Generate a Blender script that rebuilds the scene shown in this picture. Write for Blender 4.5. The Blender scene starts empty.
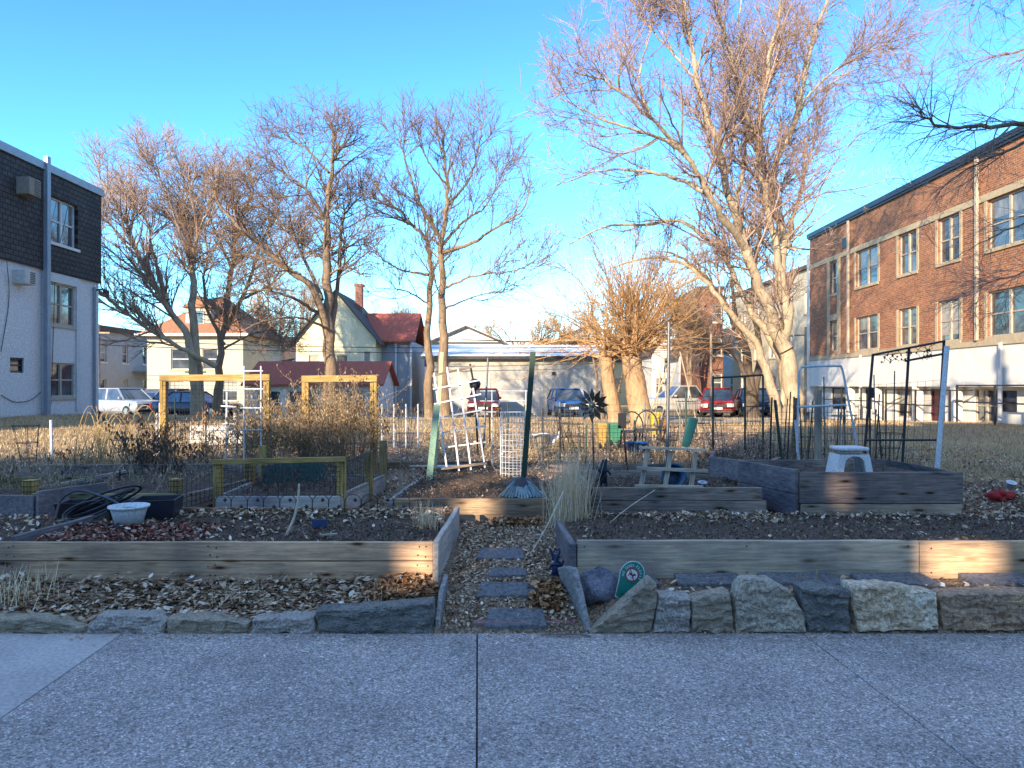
import bpy, math, random
import numpy as np
from mathutils import Vector
rng = np.random.default_rng(11); random.seed(11)
S = bpy.context.scene; COL = S.collection
pi = math.pi; R = math.radians
# ---- the camera's own geometry, used to read real positions off the photograph
F, CX, CY, CZ = 720.0, 512.0, 386.0, 1.6
def X(px, d): return (px-CX)/F*d
def Z(py, d): return CZ-(py-CY)/F*d
def P(px, py, d): return np.array((X(px, d), d, Z(py, d)))
_gy = [-300, 4.64, 4.70, 4.86, 5.0, 5.3, 7, 10, 14, 24, 36, 45, 120]
_gh = [-.02, -.02, .03, .075, .125, .19, .28, .40, .50, .50, -.05, -.25, -.3]
def gz(x, y):
    h = np.interp(y, _gy, _gh)
    side = np.clip((-np.asarray(x)-8)/5, 0, 1)*np.clip((np.asarray(y)-11)/8, 0, 1)
    back = np.clip((y-27)/8, 0, 1)
    h = h + np.clip((np.asarray(x)-.5)/.12, 0, 1)*np.interp(y, [4.72, 4.84, 5.0, 5.22, 5.6], [0, .11, .075, .03, 0])
    return h + side*.13*(1-back) - np.clip((np.asarray(x)-9)/4, 0, 1)*np.clip((np.asarray(y)-14)/6, 0, 1)*.12*(1-back)
# ---------------------------------------------------------------- materials
MATS = {}
def _nt(name):
    m = bpy.data.materials.new(name); m.use_nodes = True; nt = m.node_tree
    b = nt.nodes['Principled BSDF']
    return m, nt, b
def N(nt, t, **k):
    n = nt.nodes.new(t)
    for a, v in k.items():
        if a in n.inputs: n.inputs[a].default_value = v
        else: setattr(n, a, v)
    return n
def rgba(c): return (c[0], c[1], c[2], 1)
def ramp(nt, stops, fac):
    r = nt.nodes.new('ShaderNodeValToRGB'); e = r.color_ramp.elements
    while len(e) < len(stops): e.new(.5)
    for q, (p, c) in zip(e, stops): q.position = p; q.color = rgba(c)
    nt.links.new(fac, r.inputs[0]); return r.outputs[0]
def mapping(nt, scale=(1, 1, 1), swz=None):
    tc = nt.nodes.new('ShaderNodeTexCoord'); out = tc.outputs['Object']
    if swz:
        sp = nt.nodes.new('ShaderNodeSeparateXYZ'); cb = nt.nodes.new('ShaderNodeCombineXYZ')
        nt.links.new(out, sp.inputs[0])
        for i, a in enumerate(swz): nt.links.new(sp.outputs['XYZ'.index(a)], cb.inputs[i])
        out = cb.outputs[0]
    m = nt.nodes.new('ShaderNodeMapping'); m.inputs['Scale'].default_value = scale
    nt.links.new(out, m.inputs[0]); return m.outputs[0]
def bump(nt, b, h, strength=.4, dist=.01):
    bp = nt.nodes.new('ShaderNodeBump'); bp.inputs['Strength'].default_value = strength
    bp.inputs['Distance'].default_value = dist
    nt.links.new(h, bp.inputs['Height']); nt.links.new(bp.outputs[0], b.inputs['Normal'])
def mul(nt, a, b, f=1.0, mode='MULTIPLY'):
    m = nt.nodes.new('ShaderNodeMix'); m.data_type = 'RGBA'; m.blend_type = mode
    m.inputs[0].default_value = f
    nt.links.new(a, m.inputs[6]); nt.links.new(b, m.inputs[7]); return m.outputs[2]
def mat(name, c1, c2=None, scale=6, rough=.8, bmp=.3, bd=.01, metal=0, stretch=(1, 1, 1), fine=60, spec=.3):
    if name in MATS: return MATS[name]
    m, nt, b = _nt(name); c2 = c2 or tuple(v*.65 for v in c1)
    v = mapping(nt, stretch)
    n = N(nt, 'ShaderNodeTexNoise', Scale=scale, Detail=8, Roughness=.65); nt.links.new(v, n.inputs['Vector'])
    c = ramp(nt, [(.32, c2), (.68, c1)], n.outputs[0])
    n2 = N(nt, 'ShaderNodeTexNoise', Scale=fine, Detail=4); nt.links.new(v, n2.inputs['Vector'])
    g = ramp(nt, [(.3, (.72,)*3), (.7, (1.15,)*3)], n2.outputs[0])
    nt.links.new(mul(nt, c, g), b.inputs['Base Color'])
    b.inputs['Roughness'].default_value = rough; b.inputs['Metallic'].default_value = metal
    b.inputs['Specular IOR Level'].default_value = spec
    if bmp: bump(nt, b, n2.outputs[0], bmp, bd)
    MATS[name] = m; return m
def wood(name, c1, c2, axis='X', knots=True, rough=.85):
    if name in MATS: return MATS[name]
    m, nt, b = _nt(name)
    st = {'X': (.9, 11, 16), 'Y': (11, .9, 16), 'Z': (14, 14, 1)}[axis]
    v = mapping(nt, st)
    n = N(nt, 'ShaderNodeTexNoise', Scale=3.2, Detail=12, Roughness=.78, Distortion=.25); nt.links.new(v, n.inputs['Vector'])
    c = ramp(nt, [(.34, tuple(v*.7 for v in c2)), (.45, c2), (.52, tuple((a+q)/2 for a, q in zip(c1, c2))), (.62, c1)], n.outputs[0])
    v2 = mapping(nt, (1, 1, 1))
    big = N(nt, 'ShaderNodeTexNoise', Scale=1.7, Detail=5); nt.links.new(v2, big.inputs['Vector'])
    c = mul(nt, c, ramp(nt, [(.35, (.55, .56, .62)), (.5, (.9, .87, .85)), (.62, (1.2, 1.12, 1.05))], big.outputs[0]))
    if knots:
        kv = mapping(nt, {'X': (2.6, 7, 11), 'Y': (7, 2.6, 11), 'Z': (9, 9, 2.6)}[axis])
        k = N(nt, 'ShaderNodeTexVoronoi', Scale=1.1); nt.links.new(kv, k.inputs['Vector'])
        c = mul(nt, c, ramp(nt, [(.08, (.12, .08, .06)), (.15, (.62, .56, .5)), (.27, (1, 1, 1))], k.outputs['Distance']))
    nt.links.new(c, b.inputs['Base Color']); b.inputs['Roughness'].default_value = rough
    b.inputs['Specular IOR Level'].default_value = .2
    bump(nt, b, n.outputs[0], .5, .006)
    MATS[name] = m; return m
def plain(name, c, rough=.5, metal=0, spec=.5):
    return mat(name, c, tuple(v*.8 for v in c), 3, rough, .08, .004, metal, spec=spec)
def glass(name, c=(.035, .038, .042), rough=.04):
    if name in MATS: return MATS[name]
    m, nt, b = _nt(name)
    n = N(nt, 'ShaderNodeTexNoise', Scale=1.2, Detail=2); nt.links.new(mapping(nt), n.inputs['Vector'])
    nt.links.new(ramp(nt, [(.4, c), (.65, tuple(v*2.5+.01 for v in c))], n.outputs[0]), b.inputs['Base Color'])
    b.inputs['Roughness'].default_value = rough; b.inputs['Specular IOR Level'].default_value = 1.0
    b.inputs['IOR'].default_value = 1.6
    bump(nt, b, n.outputs[0], .05, .02)
    MATS[name] = m; return m
def rndmat(name, stops, rough=.85, noise=None):
    """colour by a per-face random number stored on the mesh: every leaf or twig has its own tint"""
    if name in MATS: return MATS[name]
    m, nt, b = _nt(name)
    a = nt.nodes.new('ShaderNodeAttribute'); a.attribute_name = 'rnd'
    c = ramp(nt, stops, a.outputs['Fac'])
    n = N(nt, 'ShaderNodeTexNoise', Scale=40, Detail=3); nt.links.new(mapping(nt), n.inputs['Vector'])
    c = mul(nt, c, ramp(nt, [(.3, (.75,)*3), (.7, (1.15,)*3)], n.outputs[0]))
    nt.links.new(c, b.inputs['Base Color']); b.inputs['Roughness'].default_value = rough
    b.inputs['Specular IOR Level'].default_value = .2
    MATS[name] = m; return m
def brickmat(name, c1, c2, cm, swz, bw=.21, rh=.072, mortar=.009, blot=None):
    if name in MATS: return MATS[name]
    m, nt, b = _nt(name)
    v = mapping(nt, (1, 1, 1), swz)
    t = N(nt, 'ShaderNodeTexBrick', Scale=1.0); t.inputs['Color1'].default_value = rgba(c1)
    t.inputs['Color2'].default_value = rgba(c2); t.inputs['Mortar'].default_value = rgba(cm)
    t.inputs['Brick Width'].default_value = bw; t.inputs['Row Height'].default_value = rh
    t.inputs['Mortar Size'].default_value = mortar; t.inputs['Bias'].default_value = -.1
    nt.links.new(v, t.inputs['Vector'])
    n = N(nt, 'ShaderNodeTexNoise', Scale=.9, Detail=8, Roughness=.7); nt.links.new(v, n.inputs['Vector'])
    n3 = N(nt, 'ShaderNodeTexNoise', Scale=9, Detail=3); nt.links.new(v, n3.inputs['Vector'])
    c = mul(nt, t.outputs[0], ramp(nt, [(.3, (.68, .66, .66)), (.7, (1.15, 1.12, 1.1))], n.outputs[0]))
    c = mul(nt, c, ramp(nt, [(.3, (.7, .68, .66)), (.7, (1.25, 1.2, 1.15))], n3.outputs[0]))
    nt.links.new(c, b.inputs['Base Color']); b.inputs['Roughness'].default_value = .9
    bump(nt, b, t.outputs['Fac'], -.5, .01)
    MATS[name] = m; return m
# ---------------------------------------------------------------- mesh builder
def link(o, parent=None):
    COL.objects.link(o)
    if parent is not None: o.parent = parent
    return o
def woff(o):
    v = np.zeros(3)
    while o is not None: v += np.array(o.location); o = o.parent
    return v
def tag(o, label=None, cat=None, group=None, kind=None):
    if label: o['label'] = label
    if cat: o['category'] = cat
    if group: o['group'] = group
    if kind: o['kind'] = kind
    return o
def thing(name, label, cat, loc=(0, 0, 0), group=None):
    o = bpy.data.objects.new(name, None); o.empty_display_size = .2; COL.objects.link(o); o.location = Vector([float(v) for v in loc])
    return tag(o, label, cat, group)
def mesh_obj(name, V, Fc, m, parent=None, smooth=False, rnd=None, auto=None):
    """V (n,3) array; Fc list of index tuples or an (n,k) array"""
    V = np.asarray(V, dtype=np.float64)
    if parent is not None: V = V - woff(parent)
    me = bpy.data.meshes.new(name)
    if isinstance(Fc, np.ndarray):
        k = Fc.shape[1]; nf = len(Fc)
        me.vertices.add(len(V)); me.vertices.foreach_set('co', V.astype(np.float32).ravel())
        me.loops.add(nf*k); me.loops.foreach_set('vertex_index', Fc.astype(np.int32).ravel())
        me.polygons.add(nf); me.polygons.foreach_set('loop_start', np.arange(0, nf*k, k, dtype=np.int32))
        me.update(calc_edges=True)
    else:
        me.from_pydata([tuple(v) for v in V], [], [tuple(int(i) for i in f) for f in Fc]); me.update()
    if smooth: me.polygons.foreach_set('use_smooth', [True]*len(me.polygons))
    if rnd is not None:
        a = me.attributes.new('rnd', 'FLOAT', 'FACE'); a.data.foreach_set('value', np.asarray(rnd, dtype=np.float32))
    me.materials.append(m)
    return link(bpy.data.objects.new(name, me), parent)
class MB:
    def __init__(s): s.v = []; s.f = []
    def add(s, V, Fc):
        n = len(s.v); s.v += [tuple(float(q) for q in v) for v in V]; s.f += [tuple(i+n for i in f) for f in Fc]; return s
    def box(s, x0, x1, y0, y1, z0, z1):
        V = [(x, y, z) for z in (z0, z1) for x, y in ((x0, y0), (x1, y0), (x1, y1), (x0, y1))]
        return s.add(V, [(3, 2, 1, 0), (4, 5, 6, 7), (0, 1, 5, 4), (1, 2, 6, 5), (2, 3, 7, 6), (3, 0, 4, 7)])
    def bar(s, a, b, w, h, up=(0, 0, 1)):
        a = Vector([float(q) for q in a]); b = Vector([float(q) for q in b]); d = (b-a).normalized(); u = Vector(up)
        if abs(d.dot(u)) > .97: u = Vector((0, 1, 0)) if abs(d.y) < .9 else Vector((1, 0, 0))
        sx = d.cross(u).normalized(); sy = sx.cross(d).normalized()
        V = [p+sx*(i*w/2)+sy*(j*h/2) for p in (a, b) for i, j in ((-1, -1), (1, -1), (1, 1), (-1, 1))]
        return s.add(V, [(0, 1, 2, 3), (7, 6, 5, 4), (4, 5, 1, 0), (5, 6, 2, 1), (6, 7, 3, 2), (7, 4, 0, 3)])
    def tube(s, pts, r, n=8, cap=True):
        pts = [Vector([float(q) for q in p]) for p in pts]; r = r if hasattr(r, '__len__') else [r]*len(pts)
        d0 = (pts[-1]-pts[0]).normalized() if (pts[-1]-pts[0]).length > 1e-6 else Vector((0, 0, 1))
        ref = Vector((0, 0, 1)) if abs(d0.z) < .8 else Vector((0, 1, 0)); V = []; Fc = []
        for i, p in enumerate(pts):
            t = (pts[min(i+1, len(pts)-1)]-pts[max(i-1, 0)]).normalized()
            u = t.cross(ref)
            if u.length < 1e-4: u = t.cross(Vector((1, 0, 0)))
            u.normalize(); w = u.cross(t)
            for k in range(n):
                a = 2*pi*k/n; V.append(p+u*(r[i]*math.cos(a))+w*(r[i]*math.sin(a)))
        for i in range(len(pts)-1):
            for k in range(n):
                q = (k+1) % n; Fc.append((i*n+k, i*n+q, (i+1)*n+q, (i+1)*n+k))
        if cap: Fc.append(tuple(range(n-1, -1, -1))); Fc.append(tuple((len(pts)-1)*n+k for k in range(n)))
        return s.add(V, Fc)
    def prism(s, poly, a, b):
        """poly: list of 3-D points (planar); extruded by the vector b-a"""
        d = np.array(b, float)-np.array(a, float); n = len(poly)
        V = [np.array(p, float) for p in poly]+[np.array(p, float)+d for p in poly]
        return s.add(V, [tuple(range(n-1, -1, -1)), tuple(range(n, 2*n))]+[(i, (i+1) % n, n+(i+1) % n, n+i) for i in range(n)])
    def lathe(s, prof, c=(0, 0, 0), n=24, sx=1, sy=1):
        V = [(c[0]+r*math.cos(2*pi*k/n)*sx, c[1]+r*math.sin(2*pi*k/n)*sy, c[2]+z) for r, z in prof for k in range(n)]
        Fc = [(i*n+k, i*n+(k+1) % n, (i+1)*n+(k+1) % n, (i+1)*n+k) for i in range(len(prof)-1) for k in range(n)]
        return s.add(V, Fc)
    def quad(s, *p): return s.add(p, [tuple(range(len(p)))])
    def build(s, name, m, parent=None, smooth=False, bevel=0, loc=None):
        V = np.array(s.v)
        if loc is not None: V = V-np.array(loc)
        o = mesh_obj(name, V, s.f, m, parent, smooth)
        if loc is not None: o.location = Vector([float(q) for q in loc])
        if bevel:
            md = o.modifiers.new('bevel', 'BEVEL'); md.width = bevel; md.segments = 2; md.limit_method = 'ANGLE'
        return o
def single(mb, name, m, label, cat, group=None, **k):
    V = np.array(mb.v); c = V.mean(0); c[2] = V[:, 2].min()
    return tag(mb.build(name, m, loc=c, **k), label, cat, group)
def copy_tree(o, parent=None):
    c = o.copy(); COL.objects.link(c)
    if parent is not None: c.parent = parent
    for ch in list(o.children): copy_tree(ch, c)
    return c
# ------------------------------------------------ vectorised tubes (branches, stems, wires)
def tubes(Pt, Rd, n=3):
    """Pt (N,K,3), Rd (N,K) -> verts, quad faces"""
    Nn, K, _ = Pt.shape
    T = np.gradient(Pt, axis=1); T /= np.linalg.norm(T, axis=2, keepdims=True)+1e-9
    m = Pt[:, -1]-Pt[:, 0]; m /= np.linalg.norm(m, axis=1, keepdims=True)+1e-9
    ref = np.where(np.abs(m[:, 2:3]) < .8, np.array([[0, 0, 1.]]), np.array([[1., 0, 0]]))
    U = np.cross(T, ref[:, None, :]); U /= np.linalg.norm(U, axis=2, keepdims=True)+1e-9
    W = np.cross(T, U)
    a = 2*pi*np.arange(n)/n
    V = Pt[:, :, None]+Rd[:, :, None, None]*(np.cos(a)[None, None, :, None]*U[:, :, None]+np.sin(a)[None, None, :, None]*W[:, :, None])
    idx = np.arange(Nn*K*n).reshape(Nn, K, n)
    q = np.roll(idx, -1, axis=2)
    Fc = np.stack([idx[:, :-1], q[:, :-1], q[:, 1:], idx[:, 1:]], -1).reshape(-1, 4)
    return V.reshape(-1, 3), Fc
def merge(parts):
    V = []; Fc = []; n = 0
    for v, f in parts: V.append(v); Fc.append(f+n); n += len(v)
    return np.concatenate(V), np.concatenate(Fc)
def resample(pts, K):
    pts = np.asarray(pts, float); n = len(pts)
    # Catmull-Rom through the points
    e = np.vstack([2*pts[0]-pts[1], pts, 2*pts[-1]-pts[-2]]); t = np.linspace(0, n-1-1e-6, K); i = t.astype(int); f = (t-i)[:, None]
    p0, p1, p2, p3 = e[i], e[i+1], e[i+2], e[i+3]
    return .5*((2*p1)+(-p0+p2)*f+(2*p0-5*p1+4*p2-p3)*f**2+(-p0+3*p1-3*p2+p3)*f**3)
def grow(Pp, Rp, M, L, ang, K, up=.12, noise=.18, rr=.6, rmin=.004, t0=.25, t1=1.0, r=None, taper=.35, wz=None, fwd=0, rcap=9.):
    r = r or rng
    Nn, K0, _ = Pp.shape
    ln = np.linalg.norm(np.diff(Pp, axis=1), axis=2).sum(1)
    w = ln if wz is None else ln*wz(Pp[:, -1])
    par = r.choice(Nn, size=M, p=w/w.sum())
    t = t0+(t1-t0)*r.random(M)
    s = t*(K0-1); i = np.minimum(s.astype(int), K0-2); f = (s-i)[:, None]
    p = Pp[par, i]*(1-f)+Pp[par, i+1]*f
    T = Pp[par, i+1]-Pp[par, i]; T /= np.linalg.norm(T, axis=1, keepdims=True)+1e-9
    rp = Rp[par, i]*(1-f[:, 0])+Rp[par, i+1]*f[:, 0]
    v = r.normal(size=(M, 3)); v -= (v*T).sum(1, keepdims=True)*T; v /= np.linalg.norm(v, axis=1, keepdims=True)+1e-9
    a = np.radians(r.uniform(ang[0], ang[1], M))[:, None]
    d = np.cos(a)*T+np.sin(a)*v
    lc = r.uniform(L[0], L[1], M)*(1.2-.72*t)
    r0 = np.clip(np.minimum(rp*rr, rcap), rmin, None); out = np.zeros((M, K, 3)); out[:, 0] = p
    for k in range(1, K):
        d = d+r.normal(size=(M, 3))*noise+np.array([0, 0, up]); d /= np.linalg.norm(d, axis=1, keepdims=True)
        out[:, k] = out[:, k-1]+d*(lc/(K-1))[:, None]
    tt = np.linspace(0, 1, K)[None]
    Rr = np.maximum(r0[:, None]*(1-(1-taper)*tt), rmin*(1-.4*tt))
    return out, Rr
# ================================================================ SETTING
def ground_sheet():
    xs = np.unique(np.concatenate([np.linspace(-600, -40, 20), np.linspace(-40, -9, 40), np.linspace(-9, 9, 150), np.linspace(9, 40, 40), np.linspace(40, 600, 20)]))
    ys = np.unique(np.concatenate([np.linspace(-250, 3, 20), np.array([4.6, 4.64, 4.7]), np.linspace(4.75, 16, 150), np.linspace(16, 50, 90), np.linspace(50, 900, 30)]))
    gx, gy = np.meshgrid(xs, ys); z = gz(gx, gy)
    r = np.random.default_rng(3)
    m = ((gy > 4.8) & (gy < 30))
    z = z+m*(.012*np.sin(gx*7.1+gy*3)*np.sin(gy*5.3-gx*2.2)+.02*np.sin(gx*2.3)*np.sin(gy*1.9+1)+r.normal(size=z.shape)*.006)
    V = np.stack([gx, gy, z], -1).reshape(-1, 3); a = np.arange(len(V)).reshape(len(ys), len(xs))
    Fc = np.stack([a[:-1, :-1], a[:-1, 1:], a[1:, 1:], a[1:, :-1]], -1).reshape(-1, 4)
    m, nt, b = _nt('ground')
    v = mapping(nt)
    n1 = N(nt, 'ShaderNodeTexNoise', Scale=.9, Detail=8, Roughness=.7); nt.links.new(v, n1.inputs['Vector'])
    n2 = N(nt, 'ShaderNodeTexNoise', Scale=22, Detail=8, Roughness=.75); nt.links.new(v, n2.inputs['Vector'])
    vo = N(nt, 'ShaderNodeTexVoronoi', Scale=70); nt.links.new(v, vo.inputs['Vector'])
    mulch = ramp(nt, [(.0, (.07, .045, .032)), (.4, (.17, .115, .08)), (.75, (.33, .23, .15)), (1, (.46, .36, .27))], vo.outputs['Color'])
    lawn = ramp(nt, [(.3, (.20, .14, .07)), (.5, (.42, .30, .165)), (.72, (.56, .42, .25))], n2.outputs[0])
    lawn = mul(nt, lawn, ramp(nt, [(.35, (.78, .70, .55)), (.62, (1.1, 1.05, 1))], n1.outputs[0]))
    sp = nt.nodes.new('ShaderNodeSeparateXYZ'); nt.links.new(v, sp.inputs[0])
    def mth(op, a, b=None, c=None):
        q = nt.nodes.new('ShaderNodeMath'); q.operation = op
        for k, u in enumerate((a, b)):
            if u is None: continue
            if hasattr(u, 'is_linked') or hasattr(u, 'node'): nt.links.new(u, q.inputs[k])
            else: q.inputs[k].default_value = u
        return q.outputs[0]
    # grass to the left of x=-3.5 beyond y=10.5 and right of x=5 beyond 8.5; noise on the border
    nz = mth('MULTIPLY', mth('SUBTRACT', n1.outputs[0], .5), 6)
    xl = mth('LESS_THAN', mth('ADD', sp.outputs[0], nz), -4.0)
    yl = mth('GREATER_THAN', mth('ADD', sp.outputs[1], mth('MULTIPLY', nz, .5)), 10.8)
    xr = mth('GREATER_THAN', mth('ADD', sp.outputs[0], mth('MULTIPLY', nz, .3)), 5.2)
    yr = mth('GREATER_THAN', mth('ADD', sp.outputs[1], mth('MULTIPLY', nz, .4)), 9.2)
    far = mth('GREATER_THAN', mth('ADD', sp.outputs[1], nz), 17)
    msk = mth('MAXIMUM', mth('MAXIMUM', mth('MULTIPLY', xl, yl), mth('MULTIPLY', xr, yr)), far)
    mx = nt.nodes.new('ShaderNodeMix'); mx.data_type = 'RGBA'
    nt.links.new(msk, mx.inputs[0]); nt.links.new(mulch, mx.inputs[6]); nt.links.new(lawn, mx.inputs[7])
    nt.links.new(mx.outputs[2], b.inputs['Base Color']); b.inputs['Roughness'].default_value = .95
    b.inputs['Specular IOR Level'].default_value = .1
    bump(nt, b, n2.outputs[0], .8, .03)
    tag(mesh_obj('ground', V, Fc, m, smooth=True), kind='structure')
ground_sheet()

# pavement of exposed-aggregate slabs, one smoother slab on the left
m_agg, nt, b = _nt('aggregate')
v = mapping(nt)
vo = N(nt, 'ShaderNodeTexVoronoi', Scale=120, Randomness=1); nt.links.new(v, vo.inputs['Vector'])
vo2 = N(nt, 'ShaderNodeTexVoronoi', Scale=60); nt.links.new(v, vo2.inputs['Vector'])
n1 = N(nt, 'ShaderNodeTexNoise', Scale=1.3, Detail=6); nt.links.new(v, n1.inputs['Vector'])
n2 = N(nt, 'ShaderNodeTexNoise', Scale=130, Detail=2); nt.links.new(v, n2.inputs['Vector'])
sepc = nt.nodes.new('ShaderNodeSeparateColor'); nt.links.new(vo.outputs['Color'], sepc.inputs[0])
c = ramp(nt, [(.0, (.15, .125, .11)), (.3, (.26, .215, .20)), (.7, (.37, .315, .29)), (.93, (.50, .43, .40)), (1, (.72, .64, .60))], sepc.outputs[0])
sepd = nt.nodes.new('ShaderNodeSeparateColor'); nt.links.new(vo2.outputs['Color'], sepd.inputs[0])
c = mul(nt, c, ramp(nt, [(.0, (.62, .6, .6)), (.12, (.95, .95, .95)), (.9, (1.1, 1.1, 1.1)), (1, (1.5, 1.45, 1.4))], sepd.outputs[1]))
c = mul(nt, c, ramp(nt, [(.32, (.74, .74, .75)), (.5, (.96, .95, .95)), (.68, (1.1, 1.08, 1.05))], n1.outputs[0]))
spn = nt.nodes.new('ShaderNodeSeparateXYZ'); nt.links.new(v, spn.inputs[0])
nt.links.new(c, b.inputs['Base Color']); b.inputs['Roughness'].default_value = .85
bump(nt, b, vo.outputs['Distance'], -.5, .008); MATS['aggregate'] = m_agg
m_slab = mat('smooth_slab', (.50, .44, .41), (.38, .335, .315), 2.2, .8, .15, .004, fine=45)
def slab_edge(x): return 4.64+.02*math.sin(x)-(.10 if x < -2.6 else 0)*0
def pave(x0, x1, y0, y1, m, xs0=None, xs1=None):
    """one slab: top at z=0, thin, its side joints may run slightly askew"""
    mb = MB(); xs0 = x0 if xs0 is None else xs0; xs1 = x1 if xs1 is None else xs1
    V = [(xs0, y0, -.12), (xs1, y0, -.12), (x1, y1, -.12), (x0, y1, -.12), (xs0, y0, 0), (xs1, y0, 0), (x1, y1, 0), (x0, y1, 0)]
    mb.add(V, [(3, 2, 1, 0), (4, 5, 6, 7), (0, 1, 5, 4), (1, 2, 6, 5), (2, 3, 7, 6), (3, 0, 4, 7)])
    tag(mb.build('pavement', m, bevel=.006), kind='structure')
g = .008
js = [-9.4, -7.0, -4.75, -2.52, -.225, 1.88, 4.2, 6.6, 9.0]
for i in range(len(js)-1):
    pave(js[i]+g/2, js[i+1]-g/2, -.6, 4.66, m_slab if js[i+1] in (-2.52,) else m_agg, js[i]+g/2+.248, js[i+1]-g/2+.248)
mb = MB().box(-9.4, 9, -.7, 4.64, -.13, -.012); tag(mb.build('pavement_bed', mat('joint_dirt', (.05, .045, .04), (.03, .028, .025), 30, .95)), kind='structure')
mb = MB().box(-60, 60, -12.5, -3.2, -.05, -.012); tag(mb.build('road', mat('asphalt', (.06, .06, .062), (.04, .04, .042), 40, .9, .4)), kind='structure')
mb = MB().box(-60, 60, -3.2, -3.05, -.06, .1); tag(mb.build('kerb', mat('kerb_concrete', (.35, .34, .32), (.25, .25, .24), 12)), kind='structure')
mb = MB().box(-60, 60, 37.0, 43.6, -.3, -.185)
o = tag(mb.build('alley_road', mat('alley_concrete', (.30, .28, .25), (.2, .19, .17), 3, .9)), kind='structure')
for vtx in o.data.vertices:
    vtx.co.z = float(gz(vtx.co.x, vtx.co.y))+(.02 if vtx.co.z > -.25 else -.1)
mb = MB(); Vs = []; ny = 9
for j in range(ny):
    y = 21+j*(37-21)/(ny-1)
    for x in (4.2+.08*j, 8.7+.12*j): Vs.append((x, y, float(gz(x, y))+.03))
mb.add(Vs, [(2*j, 2*j+1, 2*j+3, 2*j+2) for j in range(ny-1)])
tag(mb.build('gravel_apron', mat('pale_gravel', (.42, .37, .28), (.26, .22, .17), 9, .95, .6)), kind='structure')
# ================================================================ BUILDINGS
m_wframe = plain('white_frame', (.72, .70, .66), .6)
m_tanframe = plain('tan_frame', (.50, .42, .32), .7)
m_dark = plain('dark_metal', (.025, .025, .028), .5)
m_glass = glass('window_glass')
m_curt = mat('curtain_glass', (.30, .27, .22), (.06, .06, .065), 1.1, .08, .0, fine=8, spec=.9, stretch=(1.6, 1.6, .5))
m_stone = mat('limestone', (.52, .42, .27), (.40, .32, .21), 6, .85)
class Side:
    """local frame of a facade: u along it, w up, n outward"""
    def __init__(s, o, u, n): s.o = np.array(o, float); s.u = np.array(u, float); s.n = np.array(n, float)
    def p(s, u, z, d=0): q = s.o+s.u*u+s.n*d; return (q[0], q[1], z)
def facade(mb, sd, L, z0, z1, ops, t=.16, u0=0.):
    us = sorted({u0, L, *[a for o in ops for a in (o[0], o[1])]}); zs = sorted({z0, z1, *[a for o in ops for a in (o[2], o[3])]})
    us = [u for u in us if u0 <= u <= L]; zs = [z for z in zs if z0 <= z <= z1]
    for i in range(len(us)-1):
        for j in range(len(zs)-1):
            uc, zc = (us[i]+us[i+1])/2, (zs[j]+zs[j+1])/2
            if any(o[0] < uc < o[1] and o[2] < zc < o[3] for o in ops): continue
            mb.quad(sd.p(us[i], zs[j]), sd.p(us[i+1], zs[j]), sd.p(us[i+1], zs[j+1]), sd.p(us[i], zs[j+1]))
    for o in ops:
        a, b, c, d = o[:4]
        for (p, q) in (((a, c), (b, c)), ((b, c), (b, d)), ((b, d), (a, d)), ((a, d), (a, c))):
            mb.quad(sd.p(p[0], p[1]), sd.p(q[0], q[1]), sd.p(q[0], q[1], -t), sd.p(p[0], p[1], -t))
def sbox(mb, sd, u0, u1, z0, z1, d0, d1):
    V = [sd.p(u, z, d) for z in (z0, z1) for u, d in ((u0, d0), (u1, d0), (u1, d1), (u0, d1))]
    return mb.add(V, [(3, 2, 1, 0), (4, 5, 6, 7), (0, 1, 5, 4), (1, 2, 6, 5), (2, 3, 7, 6), (3, 0, 4, 7)])
def window(root, sd, a, b, c, d, style='double', t=.16, mf=None, mg=None, sill=True, ms=None, name='window'):
    mf = mf or m_wframe; mb = MB(); w = .055; D0, D1 = -t+.01, -t+.07
    sbox(mb, sd, a, b, c, c+w, D0, D1); sbox(mb, sd, a, b, d-w, d, D0, D1)
    sbox(mb, sd, a, a+w, c+w, d-w, D0, D1); sbox(mb, sd, b-w, b, c+w, d-w, D0, D1)
    bays = [(a+w, b-w)]
    if style in ('double', 'twin'):
        m = (a+b)/2; sbox(mb, sd, m-.05, m+.05, c+w, d-w, D0, D1+.01); bays = [(a+w, m-.05), (m+.05, b-w)]
    if style == 'door': pass
    else:
        for q in bays: sbox(mb, sd, q[0], q[1], (c+d)/2-.025, (c+d)/2+.025, D0, D1-.012)
    fr = mb.build(name, mf, root)
    g = MB(); sbox(g, sd, a+.02, b-.02, c+.02, d-.02, -t-.01, -t+.02); g.build('pane', mg or m_glass, fr)
    if style in ('double', 'single', 'twin') and random.random() < .75:
        k = MB(); h = random.choice((.35, .5, .5, .8))
        for q in bays:
            if random.random() < .8: sbox(k, sd, q[0], q[1], d-w-(d-c)*h, d-w, -t+.021, -t+.028)
        if k.v: k.build('blind', m_curt if random.random() < .6 else mat('cream_blind', (.42, .40, .34), (.3, .28, .24), 3, .3, 0), fr)
    if sill:
        s = MB(); sbox(s, sd, a-.08, b+.08, c-.1, c-.002, -t+.02, .05); s.build('sill', ms or m_stone, fr)
    return fr
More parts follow.
